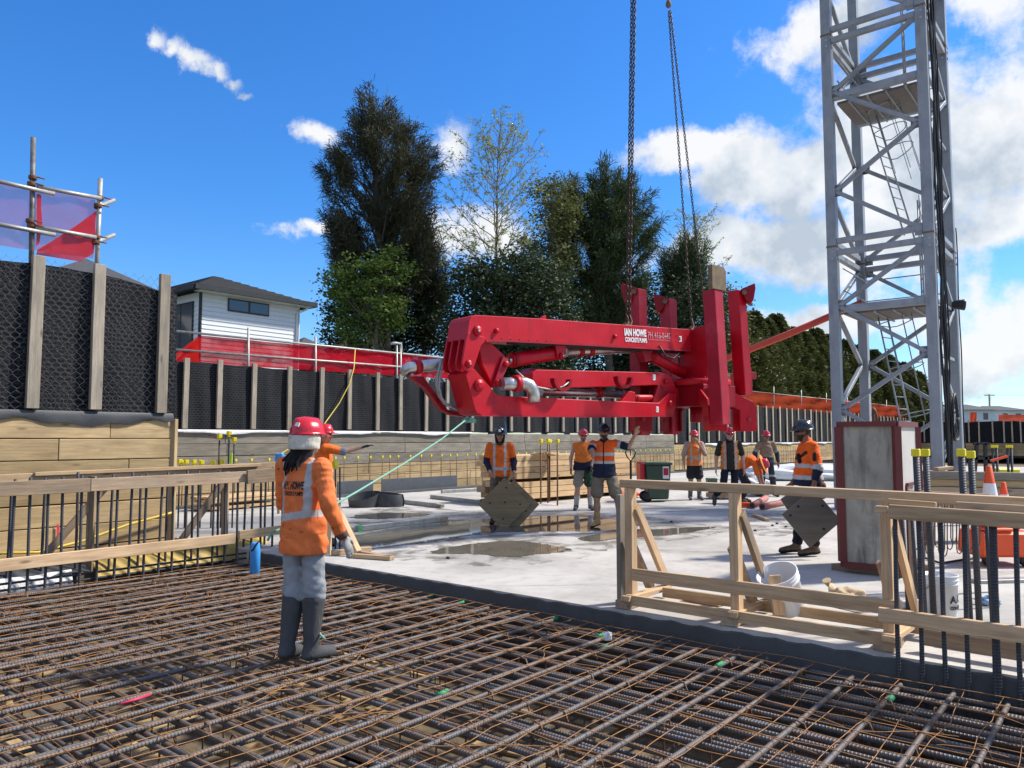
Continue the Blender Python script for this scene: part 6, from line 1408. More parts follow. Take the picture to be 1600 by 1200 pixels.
# ================================================================ people: smooth bodies from blended limbs
def A3(v): return np.array(v, np.float64)
class Blend:
    """union of tapered limbs blended smoothly, turned into one continuous mesh"""
    def __init__(s, h=.010): s.p = []; s.h = h; s.amp = 0; s.cuts = []; s.seed = 0
    def limb(s, tag_, p, q, r1, r2, k=.03, fd=None, f=1.0, cut=None): s.p.append((tag_, A3(p), A3(q), r1, r2, k, None if fd is None else A3(fd)/np.linalg.norm(fd), f, cut)); return s
    @staticmethod
    def dist(pr, X, Y, Z):
        _, p, q, r1, r2, k, fd, f, cut = pr; ax = q-p; L2 = max(1e-9, ax@ax)
        x, y, z = X-p[0], Y-p[1], Z-p[2]
        t = np.clip((x*ax[0]+y*ax[1]+z*ax[2])/L2, 0, 1)
        x, y, z = x-t*ax[0], y-t*ax[1], z-t*ax[2]
        if fd is not None:
            c = (x*fd[0]+y*fd[1]+z*fd[2])*(1/f-1); x, y, z = x+c*fd[0], y+c*fd[1], z+c*fd[2]
        d = np.sqrt(x*x+y*y+z*z)-(r1+(r2-r1)*t)
        if fd is not None and f < 1: d = d*max(f, .45)
        if cut is not None: d = np.maximum(d, X*cut[0]+Y*cut[1]+Z*cut[2]-cut[3])
        return d, t
    def mesh(s):
        h = s.h; pad = .05
        lo = np.min([np.minimum(p[1]-max(p[3], p[4]), p[2]-max(p[3], p[4])) for p in s.p], 0)-pad; hi = np.max([np.maximum(p[1]+max(p[3], p[4]), p[2]+max(p[3], p[4])) for p in s.p], 0)+pad
        n = np.ceil((hi-lo)/h).astype(int)+1; g = [lo[i]+h*np.arange(n[i]) for i in range(3)]; D = np.full(n, .3)
        for pr in s.p:
            _, p, q, r1, r2, k, fd, f, cut = pr; m_ = max(r1, r2)+k+2*h
            a = np.clip(((np.minimum(p, q)-m_-lo)/h).astype(int), 0, n-1); b = np.clip(((np.maximum(p, q)+m_-lo)/h).astype(int)+2, 1, n)
            sl = tuple(slice(a[i], b[i]) for i in range(3))
            X, Y, Z = g[0][sl[0]][:, None, None], g[1][sl[1]][None, :, None], g[2][sl[2]][None, None, :]
            d, _ = s.dist(pr, X, Y, Z); Dd = D[sl]; hh = np.clip(.5+.5*(Dd-d)/k, 0, 1); D[sl] = Dd*(1-hh)+d*hh-k*hh*(1-hh)
        X, Y, Z = g[0][:, None, None], g[1][None, :, None], g[2][None, None, :]
        if s.amp:
            o = s.seed*1.7
            D += s.amp*(np.sin(X*21+Z*17+o)*np.sin(Y*19-Z*23+o*2)+.7*np.sin(Z*52+6*np.sin(X*9+o)+Y*13)*np.sin(X*11+Y*8+o*1.3+1)+.55*np.sin(Z*88+X*46*np.sin(Z*7+o)+Y*30+o))
        for c in s.cuts: D = np.maximum(D, X*c[0]+Y*c[1]+Z*c[2]-c[3])
        ins = D < 0
        c8 = sum(ins[i:n[0]-1+i, j:n[1]-1+j, k:n[2]-1+k].astype(np.int8) for i in (0, 1) for j in (0, 1) for k in (0, 1))
        act = (c8 > 0) & (c8 < 8); idx = np.argwhere(act); ids = np.full(act.shape, -1, np.int64); ids[act] = np.arange(len(idx))
        acc = np.zeros((len(idx), 3)); cnt = np.zeros(len(idx))
        cor = [(i, j, k) for i in (0, 1) for j in (0, 1) for k in (0, 1)]
        for a in cor:
            for ax in range(3):
                if a[ax]: continue
                b = list(a); b[ax] = 1; da = D[idx[:, 0]+a[0], idx[:, 1]+a[1], idx[:, 2]+a[2]]; db = D[idx[:, 0]+b[0], idx[:, 1]+b[1], idx[:, 2]+b[2]]
                m_ = (da < 0) != (db < 0); t = np.where(m_, da/np.where(m_, da-db, 1), 0); p = np.tile(A3(a), (len(idx), 1)); p[:, ax] += t; acc += p*m_[:, None]; cnt += m_
        V = lo+(idx+acc/cnt[:, None])*h; F = []
        for ax in range(3):
            u, v = (ax+1) % 3, (ax+2) % 3; s0 = [slice(None)]*3; s1 = [slice(None)]*3; s0[ax] = slice(0, n[ax]-1); s1[ax] = slice(1, n[ax])
            A_, B_ = ins[tuple(s0)], ins[tuple(s1)]; e = np.argwhere(A_ != B_); e = e[(e[:, u] > 0) & (e[:, v] > 0) & (e[:, u] < n[u]-1) & (e[:, v] < n[v]-1)]
            if not len(e): continue
            fl = A_[tuple(e.T)]
            def cell(du, dv): c = e.copy(); c[:, u] -= du; c[:, v] -= dv; return ids[tuple(c.T)]
            q = np.stack([cell(1, 1), cell(0, 1), cell(0, 0), cell(1, 0)], 1); q[~fl] = q[~fl][:, ::-1]; F.append(q)
        F = np.concatenate(F); F = F[(F >= 0).all(1)]
        # which limb each vertex belongs to, and how far along it
        best = np.full(len(V), 9.); bi = np.zeros(len(V), int); bt = np.zeros(len(V))
        for i, pr in enumerate(s.p):
            d, t = s.dist(pr, V[:, 0], V[:, 1], V[:, 2]); m_ = d < best; best[m_] = d[m_]; bi[m_] = i; bt[m_] = t[m_]
        return V, F, bi, bt
    def build(s, name, mat, parent, Mx, colfn):
        V, F, bi, bt = s.mesh(); tags = np.array([p[0] for p in s.p], dtype=object)[bi]; c = colfn(tags, bt, V)
        return npmesh(name, V, F, mat, parent, Mx, True, c), V, F
def colour_table(tab, default):
    def f(tags, t, V):
        c = np.tile(A3(default), (len(V), 1))
        for k, v in tab.items(): c[tags == k] = v
        return c
    return f
SKIN_L, SKIN_M, SKIN_D = (.60, .36, .27), (.44, .25, .165), (.24, .13, .085)
ORANGE = (.86, .165, .022); ORANGE2 = (.85, .205, .055); NAVY = (.012, .017, .045); TAPE = (.50, .50, .50); KHAKI = (.21, .18, .135)
def unit(v): v = A3(v); return v/np.linalg.norm(v)
def hand(B, w, d, pn, side, curl=.5, tag_='hand', s=1.0):
    """palm, four bent fingers of unequal length and a thumb from the side of the palm; pn = palm normal, side = thumb side"""
    d = unit(d); pn = unit(pn); sd_ = unit(np.cross(d, pn))*side; w = A3(w)
    B.limb(tag_, w, w+d*.085*s, .026*s, .037*s, .02, pn, .55)
    for i, (o, L) in enumerate(((.030, .95), (.011, 1.06), (-.009, 1.0), (-.028, .8))):
        p = w+d*.088*s+sd_*o*s; a = curl*.45
        for j, (l, r) in enumerate(((.042, .0098), (.029, .009), (.021, .0082))):
            dd = d*math.cos(a)+pn*math.sin(a); q = p+dd*l*L*s; B.limb(tag_, p, q, r*s, r*.93*s, .005); p = q; a += curl*(.75+.1*j)
    p = w+d*.025*s+sd_*.026*s; dd = unit(d*.75+sd_*.65+pn*.25*curl); q = p+dd*.045*s; B.limb(tag_, p, q, .014*s, .011*s, .012); B.limb(tag_, q, q+unit(d*.9+sd_*.15+pn*.5*curl)*.034*s, .0105*s, .009*s, .005)
def rotz(a): c, s_ = math.cos(a), math.sin(a); return np.array([[c, -s_, 0], [s_, c, 0], [0, 0, 1.]])
def rotx(a): c, s_ = math.cos(a), math.sin(a); return np.array([[1, 0, 0], [0, c, -s_], [0, s_, c]])
DEF = dict(pelvis=(0, 0, .95), chest=(0, 0, 1.27), neck=(0, -.005, 1.465), head=(0, .02, 1.60),
           sR=(.185, -.01, 1.405), eR=(.245, -.04, 1.125), wR=(.255, .04, .885), sL=(-.185, -.01, 1.405), eL=(-.245, -.04, 1.125), wL=(-.255, .04, .885),
           hR=(.095, 0, .93), kR=(.105, .025, .50), aR=(.115, -.02, .095), tR=(.145, .165, .035), hL=(-.095, 0, .93), kL=(-.105, .025, .50), aL=(-.115, -.02, .095), tL=(-.145, .165, .035))
def person(label, loc, face, J=None, skin=SKIN_M, shirt=None, trousers=None, boots=None, helmet=(.55, .015, .02), yaw=0, pitch=0, hands=None, glasses=True, hair=None, h=.011, scale=1.0, beard=None, extra=None, seed=1, belly=0.0, brim=1.0):
    j = {k: A3(v) for k, v in DEF.items()}
    for k, v in (J or {}).items(): j[k] = A3(v)
    root = thing('person', label, 'person', loc); Mx = Matrix.Translation(Vector(loc)) @ Matrix.Rotation(face, 4, 'Z') @ Matrix.Scale(scale, 4)
    hands = hands or {}; hr = rotz(yaw) @ rotx(pitch); H = j['head']
    def hp(*v): return H+hr @ A3(v)
    # ---- body
    B = Blend(h)
    up = unit(j['neck']-j['pelvis']); fw = unit(np.cross(up, A3((1, 0, 0)))); fw = -fw if fw[1] < 0 else fw
    B.limb('torso', j['pelvis'], j['chest'], .115, .125, .05, fw, .72); B.limb('torso', j['chest'], j['neck']-up*.04, .13, .06, .05, fw, .7)
    B.limb('torso', j['sR'], j['sL'], .05, .05, .05)
    B.limb('neck', j['neck']-up*.04, hp(0, -.02, -.05), .058, .052, .03)
    B.limb('head', hp(0, -.02, .035), hp(0, -.005, .03), .092, .090, .03, hr @ A3((1, 0, 0)), .86); B.limb('jaw', hp(0, .02, -.035), hp(0, .035, -.075), .066, .042, .03, hr @ A3((1, 0, 0)), .88)
    B.limb('nose', hp(0, .088, .01), hp(0, .108, -.028), .010, .015, .012); B.limb('head', hp(-.03, .083, .028), hp(.03, .083, .028), .012, .012, .012)
    B.limb('mouth', hp(-.018, .082, -.055), hp(.018, .082, -.055), .009, .009, .008)
    for s_ in (-1, 1): B.limb('ear', hp(s_*.082, -.012, .015), hp(s_*.084, -.014, -.025), .018, .012, .008, hr @ A3((1, 0, 0)), .45)
    for S in 'RL':
        B.limb('uarm', j['s'+S], j['e'+S], .050, .040, .035); B.limb('farm', j['e'+S], j['w'+S], .041, .027, .02)
        hd = hands.get(S, {}); d = hd.get('d', unit(j['w'+S]-j['e'+S])); side = 1 if S == 'R' else -1
        pn = hd.get('pn', (-side, .1, .0)); pn = A3(pn)-unit(d)*(A3(pn)@unit(d)); hand(B, j['w'+S], d, pn, hd.get('side', -side if False else 1), hd.get('curl', .45))
        q_ = 1.0 if (trousers or {}).get('short') else .72; B.limb('thigh', j['h'+S], j['k'+S], .085*min(1, q_+.1), .057*q_, .03 if q_ < 1 else .05); B.limb('calf', j['k'+S], j['k'+S]*.62+j['a'+S]*.38-fw*.012*q_, .052*q_, .056*q_, .03*q_); B.limb('calf', j['k'+S]*.62+j['a'+S]*.38-fw*.012*q_, j['a'+S], .056*q_, .036, .03*q_); B.limb('foot', j['a'+S], j['t'+S], .036, .026, .02)
    gl = {S: hands.get(S, {}).get('glove') for S in 'RL'}
    def bc(tags, t, V):
        c = np.tile(A3(skin), (len(V), 1)); L = (V-H) @ hr
        hd = (tags == 'head') | (tags == 'jaw') | (tags == 'nose') | (tags == 'mouth') | (tags == 'ear')
        eye = hd & (np.abs(np.abs(L[:, 0])-.032) < .014) & (np.abs(L[:, 2]-.008) < .009) & (L[:, 1] > .05); c[eye] = (.03, .02, .02)
        brow = hd & (np.abs(np.abs(L[:, 0])-.032) < .020) & (np.abs(L[:, 2]-.031) < .007) & (L[:, 1] > .05); c[brow] = (.03, .02, .015)
        mo = hd & (np.abs(L[:, 0]) < .024) & (np.abs(L[:, 2]+.052) < .008) & (L[:, 1] > .05); c[mo] = A3(skin)*A3((.7, .45, .45))
        if beard is not None: c[hd & (L[:, 2] < -.032) & (L[:, 1] > -.02) & ~mo] = beard
        if hair is not None: c[hd & (L[:, 1] < -.02) & (L[:, 2] > -.07)] = hair
        hm = tags == 'hand'
        wR, wL = np.linalg.norm(V-j['wR'], axis=1), np.linalg.norm(V-j['wL'], axis=1)
        for S, nr in (('R', wR <= wL), ('L', wR > wL)):
            if gl[S] is not None: c[hm & nr] = gl[S]
        return c
    B.build('body', M['skin'], root, Mx, bc)
    # ---- trousers / shorts
    tp = trousers or {}; T = Blend(h); T.amp = .0040; T.seed = seed; k_ = tp.get('loose', .018); short = tp.get('short', 0)
    T.limb('hip', j['pelvis']+up*.03, j['pelvis']-up*.03, .108+k_*.4+belly*.5, .115+k_*.4, .04, fw, .74)
    for S in 'RL':
        kk, aa = j['k'+S], j['a'+S]
        if short: T.limb('thigh', j['h'+S], j['h'+S]+(kk-j['h'+S])*short, .078+k_*.3, .082+k_, .035)
        else:
            T.limb('thigh', j['h'+S], kk, .074+k_*.3, .064+k_*.8, .035); e = tp.get('end', .80); T.limb('shin', kk, kk+(aa-kk)*e, .066+k_*.8, .058+k_*.7, .03)
    cf = tp.get('fn') or colour_table({}, tp.get('c', NAVY)); T.build('shorts' if short else 'trousers', M['cloth_col'], root, Mx, cf)
    # ---- shirt / vest / jacket
    sh = shirt or {}; S_ = Blend(sh.get('h', h)); S_.amp = sh.get('amp', .0042); S_.seed = seed+3; lo = sh.get('loose', .012)
    S_.limb('torso', j['pelvis']-up*sh.get('hem', .04), j['chest'], .186+lo+belly, .146+lo+belly*.3, .05, fw, .76); S_.limb('torso', j['chest'], j['neck']-up*.055, .148+lo*.6, .085, .05, fw, .72)
    S_.limb('yoke', j['sR']*.90+j['neck']*.08, j['sL']*.92+j['neck']*.08, .058+lo*.4, .058+lo*.4, .05)
    if sh.get('collar', True): S_.limb('collar', j['neck']-up*.045, j['neck']+up*.012, .072, .066, .02)
    sl = sh.get('sleeve', 2.0)
    for S in 'RL':
        if sl <= 0: S_.limb('yoke', j['s'+S], j['s'+S], .062, .062, .03); continue
        f = min(1, sl); e = j['e'+S] if f >= 1 else j['s'+S]+(j['e'+S]-j['s'+S])*f
        S_.limb('uarm', j['s'+S], e, .064+lo*.4, .056+lo*.5, .022)
        if sl > 1: S_.limb('farm', j['e'+S], j['e'+S]+(j['w'+S]-j['e'+S])*(sl-1), .054+lo*.5, .038+lo*.5, .012)
    hb = j['pelvis']-up*sh.get('hem', .04); S_.cuts = [tuple(-up)+(float(-up@(hb-up*.05)),)]
    so_, SV, SF = S_.build('shirt', M['cloth_col'], root, Mx, sh['fn'])
    # ---- boots
    bt = boots or {}; shaft = bt.get('shaft', .14); bc_ = bt.get('c', (.20, .13, .075)); sole = bt.get('sole', tuple(x*.4 for x in bc_))
    for S in 'RL':
        a, t_, kk = j['a'+S], j['t'+S], j['k'+S]; K = Blend(.009); fd_ = unit(t_-a); upv = unit(kk-a); hl = a-upv*.055-fd_*.02
        tz = t_-upv*.0
        K.limb('shaft', a-upv*.02, a+upv*shaft, .050, .050+bt.get('flare', .004), .02); K.limb('foot', hl-fd_*.01+upv*.02, tz, .042, .034, .025); K.limb('foot', a-upv*.01, tz+upv*.012, .045, .032, .03)
        K.limb('sole', hl-fd_*.02, tz-upv*.012, .040, .042, .008, upv, .45)
        K.build('boot', M['cloth_col'], root, Mx, colour_table({'sole': sole, 'shaft': bt.get('cs', bc_)}, bc_))
    # ---- helmet
    if helmet is not None:
        hc = hp(0, -.012, .045); uz = hr @ A3((0, 0, 1)); fy = hr @ A3((0, 1, 0)); Hm = Blend(.008)
        cutp = tuple(-uz)+(float(-uz@(hc-uz*.012)),)
        Hm.limb('dome', hc-fy*.012+uz*.0, hc+fy*.012, .122, .120, .012, hr @ A3((1, 0, 0)), .90, cutp)
        Hm.limb('rim', hc-uz*.008-fy*.012, hc-uz*.008+fy*.016, .131, .131, .01, uz, .10)
        if brim: Hm.limb('brim', hc+fy*.07-uz*.008, hc+fy*(.095+.035*brim)-uz*.020, .085, .075, .012, uz, .10)
        Hm.limb('ridge', hc+fy*.07+uz*.085, hc-fy*.08+uz*.085, .030, .030, .02)
        hm, _, _ = Hm.build('helmet', HELM(helmet), root, Mx, colour_table({}, helmet))
    if glasses:
        g_ = Blend(.006)
        for s_ in (-1, 1): g_.limb('lens', hp(s_*.02, .090, .006), hp(s_*.05, .080, .006), .017, .015, .008, hr @ A3((0, 1, 0)), .5); g_.limb('arm', hp(s_*.06, .07, .01), hp(s_*.084, -.01, .012), .006, .006, .005)
        g_.build('sunglasses', HELM((.008, .008, .01)), root, Mx, colour_table({}, (.008, .008, .01)))
    if extra: extra(root, Mx, j, hp, SV, SF, hr)
    return root, Mx, j, hp
_hm = {}
def HELM(c):
    k = tuple(c)
    if k not in _hm: _hm[k] = plain('hard_shell_%d' % len(_hm), c, .26, 0, .12, 9, 0, None, .3)
    return _hm[k]
GUM = dict(c=(.075, .078, .082), sole=(.05, .05, .052), shaft=.30, flare=.020)
BROWN = dict(c=(.16, .11, .07), sole=(.02, .018, .016), shaft=.12)
def lerp_pos(V, a, b): a, b = A3(a), A3(b); d = b-a; return ((V-a)@d)/(d@d)
# ---------------------------------------------------------------- front worker with the tag line
def w1_shirt(tags, t, V):
    c = np.tile(A3(ORANGE2), (len(V), 1)); z = V[:, 2]; x = V[:, 0]; tor = (tags == 'torso') | (tags == 'yoke')
    c[tor & (np.abs(z-1.055-.02*np.sin(x*9)) < .026)] = TAPE
    c[tor & (np.abs(np.abs(x)-.115) < .024) & (z > 1.07)] = TAPE
    c[(tags == 'collar')] = (.10, .09, .09); dirt = (np.sin(x*40+z*31)*np.sin(z*57-x*23) > .80) & (z < 1.0) & (z > .9); c[dirt] *= .55
    c[(tags == 'farm') & (t > .9)] = (.12, .07, .06); c[(tags == 'farm') & (t < .9) & (t > .6)] *= .8; return c
def w1_extra(root, Mx, j, hp, SV, SF, hr):
    fl = Blend(.007); uz = hr @ A3((0, 0, 1)); fy = hr @ A3((0, 1, 0))
    c0 = hp(0, -.02, .02); fl.limb('flap', hp(0, -.02, .03), hp(0, -.03, -.055), .128, .124, .01, hr @ A3((1, 0, 0)), .92, tuple(fy)+(float(fy@hp(0, .035, 0)),)); fl.cuts = [tuple(uz)+(float(uz@hp(0, 0, .035)),), tuple(-uz)+(float(-uz@hp(0, 0, -.072)),)]; fl.amp = .003
    fl.build('neck_flap', M['cloth_col'], root, Mx, colour_table({}, (.66, .62, .52)))
    hr_ = Blend(.007); rr = random.Random(4); hr_.limb('hair', hp(0, -.05, -.03), hp(-.01, -.085, -.13), .085, .060, .03)
    for i in range(11):
        s_ = -.075+.15*i/10; p = hp(s_, -.075+.02*rr.random(), -.07); q = hp(s_*1.05+rr.uniform(-.03, .02)-.02, -.125-.02*rr.random(), -.15-.03*rr.random()); hr_.limb('hair', p, q, .016, .012, .008); hr_.limb('hair', q, q+A3((-.01+rr.uniform(-.03, .03), -.015, -.05-.04*rr.random())), .011, .007, .006)
    hr_.build('hair', M['cloth_col'], root, Mx, colour_table({}, (.008, .007, .008)))
    bv = BVHTree.FromPolygons([tuple(v) for v in SV], [tuple(f) for f in SF])
    def conf(x0, z0):
        def f(me):
            for v in me.vertices:
                x, z = x0-(-v.co.x) , z0+v.co.y; hit = bv.ray_cast(Vector((x, -.6, z)), Vector((0, 1, 0)))
                y = hit[0].y if hit[0] is not None else -.12
                v.co = Vector((x, y-.0018-v.co.z, z))
        return f
    for body, sz, wd, x0, z0, of in (('IAN HOWE', .075, .19, -.095, 1.245, .0034), ('CONCRETE PUMPS', .040, .17, -.085, 1.200, .0012)):
        text_obj('lettering', body, M['text_black'], bpy.data.objects[root.children[2].name] if False else root, Mx, sz/.72*.72, wd, of, .0004, conform=conf(x0, z0))
    MB_ = MB().prism([Vector(hp(x, y, z)) for x, y, z in ((.022, -.128, .095), (.058, -.118, .090), (.056, -.105, .118), (.022, -.114, .122))], Vector(hr @ A3((.002, -.006, .004))))
    o = MB_.build('helmet_sticker', M['white_paint'], root, origin=Vector((0, 0, 0)), fixn=True); o.matrix_basis = Mx; MW[o.name] = Mx
lo1 = gnd(470, 1034, ZT+.015)
person('worker in orange long sleeved shirt standing on the rebar mat with back turned', lo1, R(-27), dict(
    sR=(.180, -.01, 1.405), eR=(.275, -.055, 1.14), wR=(.325, .055, .905), eL=(-.235, .05, 1.13), wL=(-.215, .27, 1.0),
    kR=(.085, .03, .50), aR=(.075, .02, .09), tR=(.105, .205, .035), kL=(-.08, .01, .50), aL=(-.08, -.06, .10), tL=(-.13, .11, .04), head=(0.01, .03, 1.605)), SKIN_D,
    dict(fn=w1_shirt, sleeve=1.93, hem=.12, loose=.008, h=.008, amp=.0042), dict(fn=colour_table({}, (.30, .32, .35)), loose=.020, end=.20), dict(GUM, shaft=.36, flare=.034), (.58, .012, .022), R(-18), 0,
    dict(R=dict(glove=(.42, .41, .39), curl=.35), L=dict(glove=(.42, .41, .39), curl=1.0)), False, (.01, .009, .01), .010, 1.045, extra=w1_extra, seed=2)
# ---------------------------------------------------------------- pointing worker hidden behind him
def plain_orange(tags, t, V):
    c = np.tile(A3(ORANGE), (len(V), 1)); z = V[:, 2]; tor = tags == 'torso'; c[tor & (np.abs(z-1.08) < .025)] = TAPE; c[(tags == 'uarm') & (t > .85)] = (.20, .22, .26); c[tor & (z < .98)] = NAVY; return c
lo2 = gnd(503, 852, 0)
person('worker pointing to the right, mostly hidden behind the front worker', lo2, R(-80), dict(sL=(-.17, .05, 1.40), eR=(.18, .30, 1.36), wR=(.12, .55, 1.42), eL=(-.25, .0, 1.12), sR=(.17, .03, 1.41)), SKIN_M, dict(fn=plain_orange, sleeve=.95), dict(c=(.05, .055, .06)), BROWN, (.58, .012, .022), 0, 0, dict(R=dict(glove=(.02, .018, .018), curl=.15, pn=(0, 0, -1))), False, seed=4)
# ---------------------------------------------------------------- plywood carrier facing camera
def w3_shirt(tags, t, V):
    c = np.tile(A3(ORANGE), (len(V), 1)); z = V[:, 2]; x = V[:, 0]; tor = (tags == 'torso') | (tags == 'yoke')
    c[tor & (np.abs(np.abs(x)-.10) < .022)] = TAPE; c[tor & (np.abs(z-1.0) < .026)] = TAPE; c[(tags == 'uarm') & (t > .72)] = NAVY; c[tags == 'farm'] = NAVY; c[tags == 'collar'] = (.1, .06, .04); return c
def w3_extra(root, Mx, j, hp, SV, SF, hr):
    b_ = Blend(.008); b_.limb('hood', hp(0, -.02, .02), hp(0, -.025, -.06), .108, .098, .02, hr @ A3((1, 0, 0)), .92, tuple(hr @ A3((0, 1, 0)))+(float((hr @ A3((0, 1, 0)))@hp(0, .045, 0)),)); b_.limb('hood', hp(-.05, .02, -.095), hp(.05, .02, -.095), .035, .035, .02)
    b_.build('hood', M['cloth_col'], root, Mx, colour_table({}, (.012, .012, .014)))
    c0 = [hp(x, .124, z) for x, z in ((-.022, .075), (.022, .075), (.022, .125), (-.022, .125))]; c0 = [A3(q)-hr @ A3((0, .03 if i > 1 else .0, 0)) for i, q in enumerate(c0)]
    o = MB().prism([Vector(q) for q in c0], Vector(hr @ A3((0, .008, 0)))).build('helmet_sticker', M['white_paint'], root, origin=Vector((0, 0, 0)), fixn=True); o.matrix_basis = Mx; MW[o.name] = Mx
lo3 = gnd(781, 819, 0)
person('worker in orange shirt and black hooded helmet holding two square plywood sheets', lo3, R(180), dict(eR=(.24, -.03, 1.13), wR=(.17, .20, .93), eL=(-.25, -.03, 1.13), wL=(-.26, .17, .93), kR=(.11, .02, .5), head=(0, .03, 1.60)), SKIN_M, dict(fn=w3_shirt, sleeve=1.7, loose=.018), dict(c=(.20, .16, .12)), dict(c=(.02, .022, .03), shaft=.2), (.010, .010, .012), 0, R(-4), dict(R=dict(curl=.9), L=dict(curl=.9)), False, seed=6, extra=w3_extra, brim=.3)
def board(label, c, u, v, side, mat, th=.018, holes=()):
    c, u, v = Vector(c), Vector(u).normalized(), Vector(v).normalized(); n = u.cross(v).normalized(); v = n.cross(u); h_ = side/2
    o = MB().box(c, u*h_, v*h_, n*th/2).build('plywood_sheet', mat, bevel=.002, fixn=True)
    # keep grain in the sheet
    tag(o, label, 'plywood')
    for a, b in holes:
        s_ = 1 if (n.dot(Vector((0, -1, 0))) > 0) else -1
        MB().lathe(c+u*a*h_+v*b*h_-n*(th/2+.002), [(.018, 0), (.018, th+.004)], 10, n).build('hole', M['fascia'], o)
    return o
c3 = at(795, 788, lo3.y-.30)
board('front brown plywood sheet held cornerwise by the hooded worker', at(788, 788, lo3.y-.33), (1, .10, 1), (-1, .12, 1), .66, M['ply'], holes=((-.5, .6), (.7, .55), (-.6, -.5), (.6, -.6), (.1, .05)))
board('rear brown plywood sheet showing at the right of the front one', at(804, 789, lo3.y-.24), (1, .30, 1.05), (-1, -.10, 1), .64, M['ply'], holes=((.6, -.6), (.2, -.7)))
# ---------------------------------------------------------------- bearded worker with sleeveless vest
def w4_shirt(tags, t, V):
    c = np.tile(A3((.90, .23, .035)), (len(V), 1)); c[(V[:, 2] < 1.07-.04*np.sin(V[:, 0]*9+1.2))] = NAVY; return c
def w4_shorts(tags, t, V):
    c = np.tile(A3((.34, .31, .26)), (len(V), 1)); m_ = V[:, 0] < -.01; cam_ = np.sin(V[:, 0]*60+3*np.sin(V[:, 2]*40))*np.sin(V[:, 2]*55+V[:, 1]*30) > 0
    c[m_] = (.06, .12, .06); c[m_ & cam_] = (.02, .05, .03); return c
lo4 = gnd(912, 797, 0)
person('bearded worker in orange sleeveless vest and half camouflage shorts with red helmet', lo4, R(180), dict(eR=(.27, -.03, 1.13), wR=(.275, .03, .89), eL=(-.22, .02, 1.13), wL=(-.16, .14, .95), kR=(.13, .02, .5), kL=(-.13, .02, .5), aR=(.16, -.02, .095), aL=(-.15, -.02, .095), tR=(.20, .15, .035), tL=(-.19, .15, .035)), SKIN_L, dict(fn=w4_shirt, sleeve=0, collar=False, loose=.02), dict(fn=w4_shorts, short=.78, loose=.03), dict(c=(.17, .16, .15), cs=(.55, .53, .50), shaft=.16, flare=.01), (.60, .03, .045), R(6), 0, dict(R=dict(glove=(.012, .012, .014), curl=.8), L=dict(glove=(.012, .012, .014))), True, (.25, .10, .04), beard=(.32, .13, .06), belly=.02, seed=8)
# ---------------------------------------------------------------- signaller with black helmet
def w5_shirt(tags, t, V):
    c = np.tile(A3((.86, .13, .015)), (len(V), 1)); z = V[:, 2]; tor = (tags == 'torso') | (tags == 'yoke'); c[tor & (z < 1.075)] = NAVY
    c[tor & (np.abs(z-1.10) < .026)] = TAPE; c[tor & (np.abs(z-1.235) < .026)] = TAPE; c[tor & (np.abs(V[:, 0]) < .012) & (V[:, 1] > 0)] = (.01, .012, .03); c[tags == 'collar'] = (.012, .014, .03)
    ua = tags == 'uarm'; c[ua & (t > .55)] = NAVY; c[ua & (t > .30) & (t < .55)] = TAPE; return c
lo5 = gnd(945, 824, 0)
person('signaller in orange and navy shirt, khaki shorts and black helmet touching the pump leg', lo5, R(168), dict(
    chest=(0, 0, 1.29), sL=(-.19, 0, 1.42), eL=(-.42, .06, 1.36), wL=(-.53, .12, 1.56), sR=(.185, .01, 1.41), eR=(.22, .14, 1.28), wR=(.17, .34, 1.32), kR=(.13, .03, .5), aR=(.13, -.03, .095), tR=(.20, .14, .035), hL=(-.095, 0, .93), kL=(-.21, .04, .51), aL=(-.30, -.06, .10), tL=(-.36, .12, .035)), SKIN_M, dict(fn=w5_shirt, sleeve=.8, loose=.016, hem=.06), dict(c=KHAKI, short=.80, loose=.03), dict(c=(.52, .33, .15), sole=(.05, .035, .025), cs=(.50, .32, .15), shaft=.13), (.010, .011, .014), R(35), 0, dict(L=dict(d=(-.25, .3, .8), pn=(-.5, .8, 0), curl=.3), R=dict(curl=.75, d=(-.1, .6, -.55), pn=(0, -.5, -.6))), True, (.015, .012, .01), beard=(.05, .03, .025), seed=11, brim=.4, scale=1.03)
# ---------------------------------------------------------------- three workers at the back
def vest_dirty(tags, t, V):
    c = np.tile(A3((.85, .22, .04)), (len(V), 1)); z = V[:, 2]; x = V[:, 0]; c[np.abs(z-1.06-.015*np.sin(x*12)) < .035] = (.45, .36, .30); c[(np.abs(np.abs(x)-.10) < .02) & (V[:, 1] > 0)] = (.50, .40, .33); c[tags == 'uarm'] = (.40, .30, .25); c[tags == 'farm'] = (.36, .28, .24); return c
lo6 = gnd(1086, 781, 0)
person('worker in dusty orange vest and black shorts with one hand at his mouth', lo6, R(180), dict(eR=(.26, -.03, 1.13), wR=(.27, .03, .89), eL=(-.235, .13, 1.16), wL=(-.06, .22, 1.43)), SKIN_M, dict(fn=vest_dirty, sleeve=1.0, loose=.016), dict(c=(.022, .022, .025), short=.72, loose=.035), dict(c=(.16, .165, .165), sole=(.1, .1, .1), shaft=.28, flare=.018), (.60, .03, .05), 0, 0, dict(L=dict(d=(.5, .3, .75), pn=(.2, -1, 0), curl=.7)), True, seed=13)
